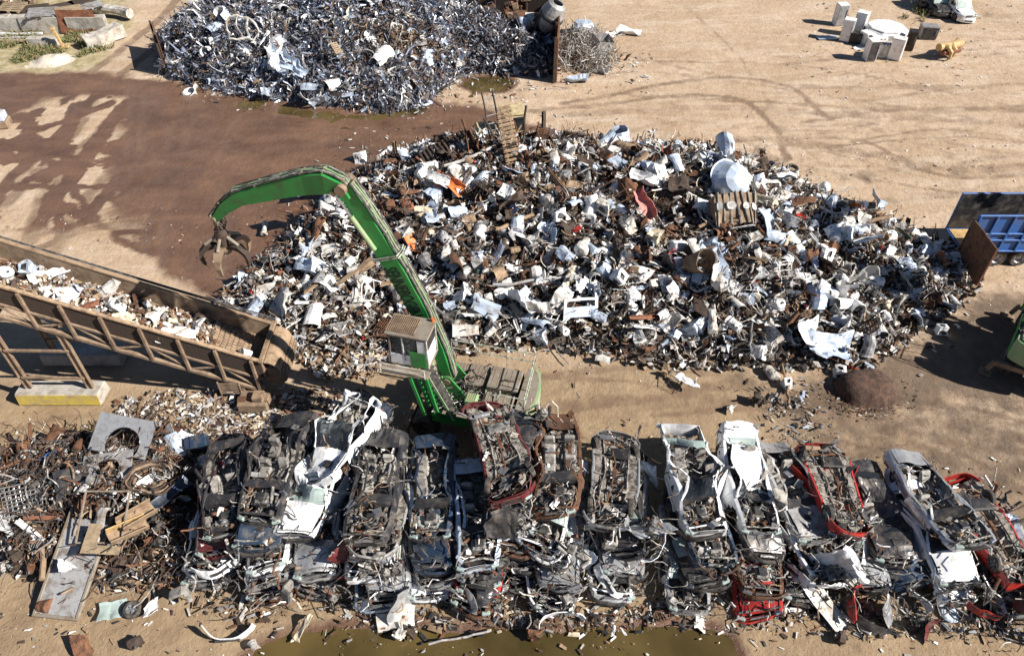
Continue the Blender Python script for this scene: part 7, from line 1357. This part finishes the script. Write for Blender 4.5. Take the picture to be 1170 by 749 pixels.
place(sheet(.45, .4, 'white', 63, .3, .02, .1), 'white_rag', 168, 700, .15, (.1, .1, .4), 'white crumpled rag right of the lying alloy wheel', 'rag')
mb = MB(); V, F = lathe([(0, 0), (.35, 0), (.36, .05), (.3, .1), (0, .12)], 14); mb.add((crump(V, 3, .06, 2), F), M['paleblue']); place(mb, 'round_lid', 1082, 700, .02, (.1, 0, 0), 'pale round lid lying below the white car pair', 'lid')
# ------------------------------------------------------------------ loose car parts between and in front of the stacks
g = np.random.default_rng(222)
def part_bonnet(m, sd): return sheet(1.3, 1.0, m, sd, .3, .02, .1)
def part_guts(m, sd):
    g = np.random.default_rng(sd); mb = MB(); mb.add(cbox(.4, .35, .3, b=.05), M['engine'])
    for k in range(9): p = g.normal(0, .16, 3); mb.add(cyl(p, p + g.normal(0, .22, 3), g.uniform(.03, .08), n=7), M[g.choice(['engine', 'rust', 'dark', 'steel'])])
    for k in range(7): p = g.normal(0, .12, 3); mb.add(tube(jit([p, p + g.normal(0, .3, 3), p + g.normal(0, .5, 3)], 3, .03), .02, 5), M[g.choice(['wire', 'offwhite', 'engine'])])
    return mb
def part_seat(m, sd): mb = MB(); f = lambda V: crump(V, sd, .12, 1.6); mb.add(cbox(.5, .5, .16, b=.06), M['seat'], f); mb.add(cbox(.48, .15, .55, (0, .3, .25), m=Rx(-.2), b=.06), M['seat'], f); return mb
def part_strut(m, sd): mb = MB(); g = np.random.default_rng(sd); mb.add(tube(jit([(-.6, 0, 0), (0, .1, .1), (.7, 0, 0)], 3, .04), g.uniform(.03, .06), 6), M[m]); mb.add(cyl((.1, 0, .05), (.4, 0, .05), .08, n=8), M['engine']); return mb
PT = {'torn_bonnet': (part_bonnet, 'crumpled {} car bonnet', 'car bonnet', ('carwhite', 'silver', 'charcoal', 'navy', 'carwhite', 'paleblue', 'maroon')), 'engine_lump': (part_guts, 'greasy {} engine lump', 'engine part', ('engine',)), 'torn_upholstery': (part_seat, 'torn {} car seat', 'car seat', ('seat',)), 'car_bumper': (bumper, 'bent {} car bumper', 'bumper', ('carwhite', 'charcoal', 'silver', 'red', 'charcoal', 'carwhite')),
      'suspension_strut': (part_strut, 'bent {} suspension arm', 'strut', ('steel', 'rust', 'engine', 'offwhite', 'dark')), 'rimmed_tyre': (lambda m, sd: wheel_part(), 'loose {} car wheel', 'wheel', ('rubber',))}
CW = {'carwhite': 'white', 'silver': 'silver', 'charcoal': 'black', 'navy': 'dark blue', 'paleblue': 'pale blue', 'maroon': 'dark red', 'engine': 'grey', 'seat': 'grey', 'red': 'red', 'steel': 'steel', 'rust': 'rusty', 'offwhite': 'off-white', 'dark': 'black', 'rubber': 'black'}
meshes = {}
for i in range(140):
    si = int(g.integers(len(STACKS))); sx, sy, lay = STACKS[si]; top = STACK_TOP[si][2]; nx = STACKS[min(si + 1, len(STACKS) - 1)][0]; front = g.random() < .55
    if front: fr = g.random(); z = fr * top * .85 + .1; x = sx + g.uniform(-.9, 1.1); y = sy - 1.1 + 1.3 * fr + g.normal(0, .25) - .1; wd = 'low on' if fr < .35 else 'half way up' if fr < .7 else 'high on'; wd += f' the front of the {ORD[si]} stack'
    else: x = sx + g.uniform(.75, 1.15); y = g.uniform(sy + .2, sy + 4.3); z = g.uniform(.3, 1) * top * .85; wd = f'wedged behind the front between the {ORD[si]} stack and the next'
    k = list(PT)[g.choice(6, p=[.13, .32, .09, .16, .24, .06])]; fn, lb, cat, cols = PT[k]; c = cols[g.integers(len(cols))]; v = int(g.integers(4)); key = (k, c, v)
    if key not in meshes: meshes[key] = fn(c, 700 + hash_int(k) + v * 17).mesh(k)
    o = bpy.data.objects.new(k, meshes[key]); COL.objects.link(o); o.location = (x, y, z); e = g.uniform(-3.1, 3.1, 3)
    if k == 'car_bumper': e = np.array([g.normal(0, .4), g.normal(0, .4), math.pi + g.normal(0, .5)])
    o.rotation_euler = tuple(e); s_ = g.uniform(.7, 1.1); o.scale = (s_,) * 3; tag(o, lb.format(CW[c]) + ' ' + wd, cat, 'loose car parts among the stacks')
n = 1500; si = g.integers(0, len(STACKS), n); SX = np.array([s[0] for s in STACKS]); SY = np.array([s[1] for s in STACKS]); SZ = np.array([s[2] for s in STACK_TOP])
fr = g.random(n) ** 1.3; fm = g.random(n) < .5; x = SX[si] + np.where(fm, g.uniform(-1, 1.1, n), g.uniform(.7, 1.2, n)); z = fr * SZ[si] * .9 + .05; y = np.where(fm, SY[si] - 1.15 + 1.2 * fr + g.normal(0, .25, n), SY[si] + g.uniform(-.5, 4.4, n))
tag(ribbons('torn_trim', np.column_stack([x, y, z]), g.normal(size=(n, 3)), g.uniform(.2, .9, n), g.uniform(.012, .06, n), g, [M[k] for k in ('wire', 'engine', 'dark', 'offwhite', 'grey', 'rust', 'carwhite', 'under')], [5, 5, 6, 2, 3, 3, 1.2, 5], seg=4, curl=.7), kind='stuff')

g = np.random.default_rng(333)
for i in range(16):
    x = g.uniform(-3.5, 3); y = g.uniform(36.5, 40); k = ('steel_girder', 'metal_grate', 'bent_pipe')[i % 3]; ck = ('brown', 'rust')[i % 2]; cw = ('dark brown', 'rusty')[i % 2]
    place_piece(k, ck, cw, i % 4, (x, y, MAIN.hz(x, y) + .5), (g.normal(0, .5), g.uniform(-1.3, -.5), g.uniform(-3, 3)), g.uniform(1.1, 1.6), f'{cw} {KINDS[k][1]} jutting up from the highest crest by the ladder', 'dark pieces jutting from the highest crest')

gm_ = G(988, 446); litter('spilled_fines', [(gm_[0] + 1.9 * math.cos(a), gm_[1] + 1.5 * math.sin(a)) for a in np.linspace(0, 6, 14)], 1500, 150, ('dirtpile', 'brown', 'rust', 'offwhite'), [8, 5, 4, 1], .02, .12, .6)
for i in range(9):                                        # bigger lumps that spilled from the heap foot
    a = [(330, 412), (470, 415), (640, 402), (690, 412), (760, 425), (880, 426), (960, 425), (1030, 400), (1090, 345)][i]; k, ck = [('machine_part', 'brown'), ('open_drum', 'rust'), ('bent_pipe', 'grey'), ('curved_panel', 'offwhite'), ('machine_part', 'tan'), ('water_heater', 'offwhite'), ('crushed_appliance', 'white'), ('bent_pipe', 'rust'), ('curved_panel', 'white')][i]
    cw = dict((q, w_) for q, w_, _ in KINDS[k][3])[ck]; place_piece(k, ck, cw, i % 4, tuple(G(*a, .15)), (0, 0, i), .75, KINDS[k][2].format(cw) + ' spilled onto the dirt ' + ['near the conveyor motor', 'behind the crane chassis', 'right of the crane deck', 'below the white upright frame', 'above the lone white sheet', 'just above the lane litter', 'left of the brown mound', 'beside the lone white drum', 'below the trailer door'][i], None)
for o in bpy.data.objects:
    if 'c' in o.keys(): del o['c']
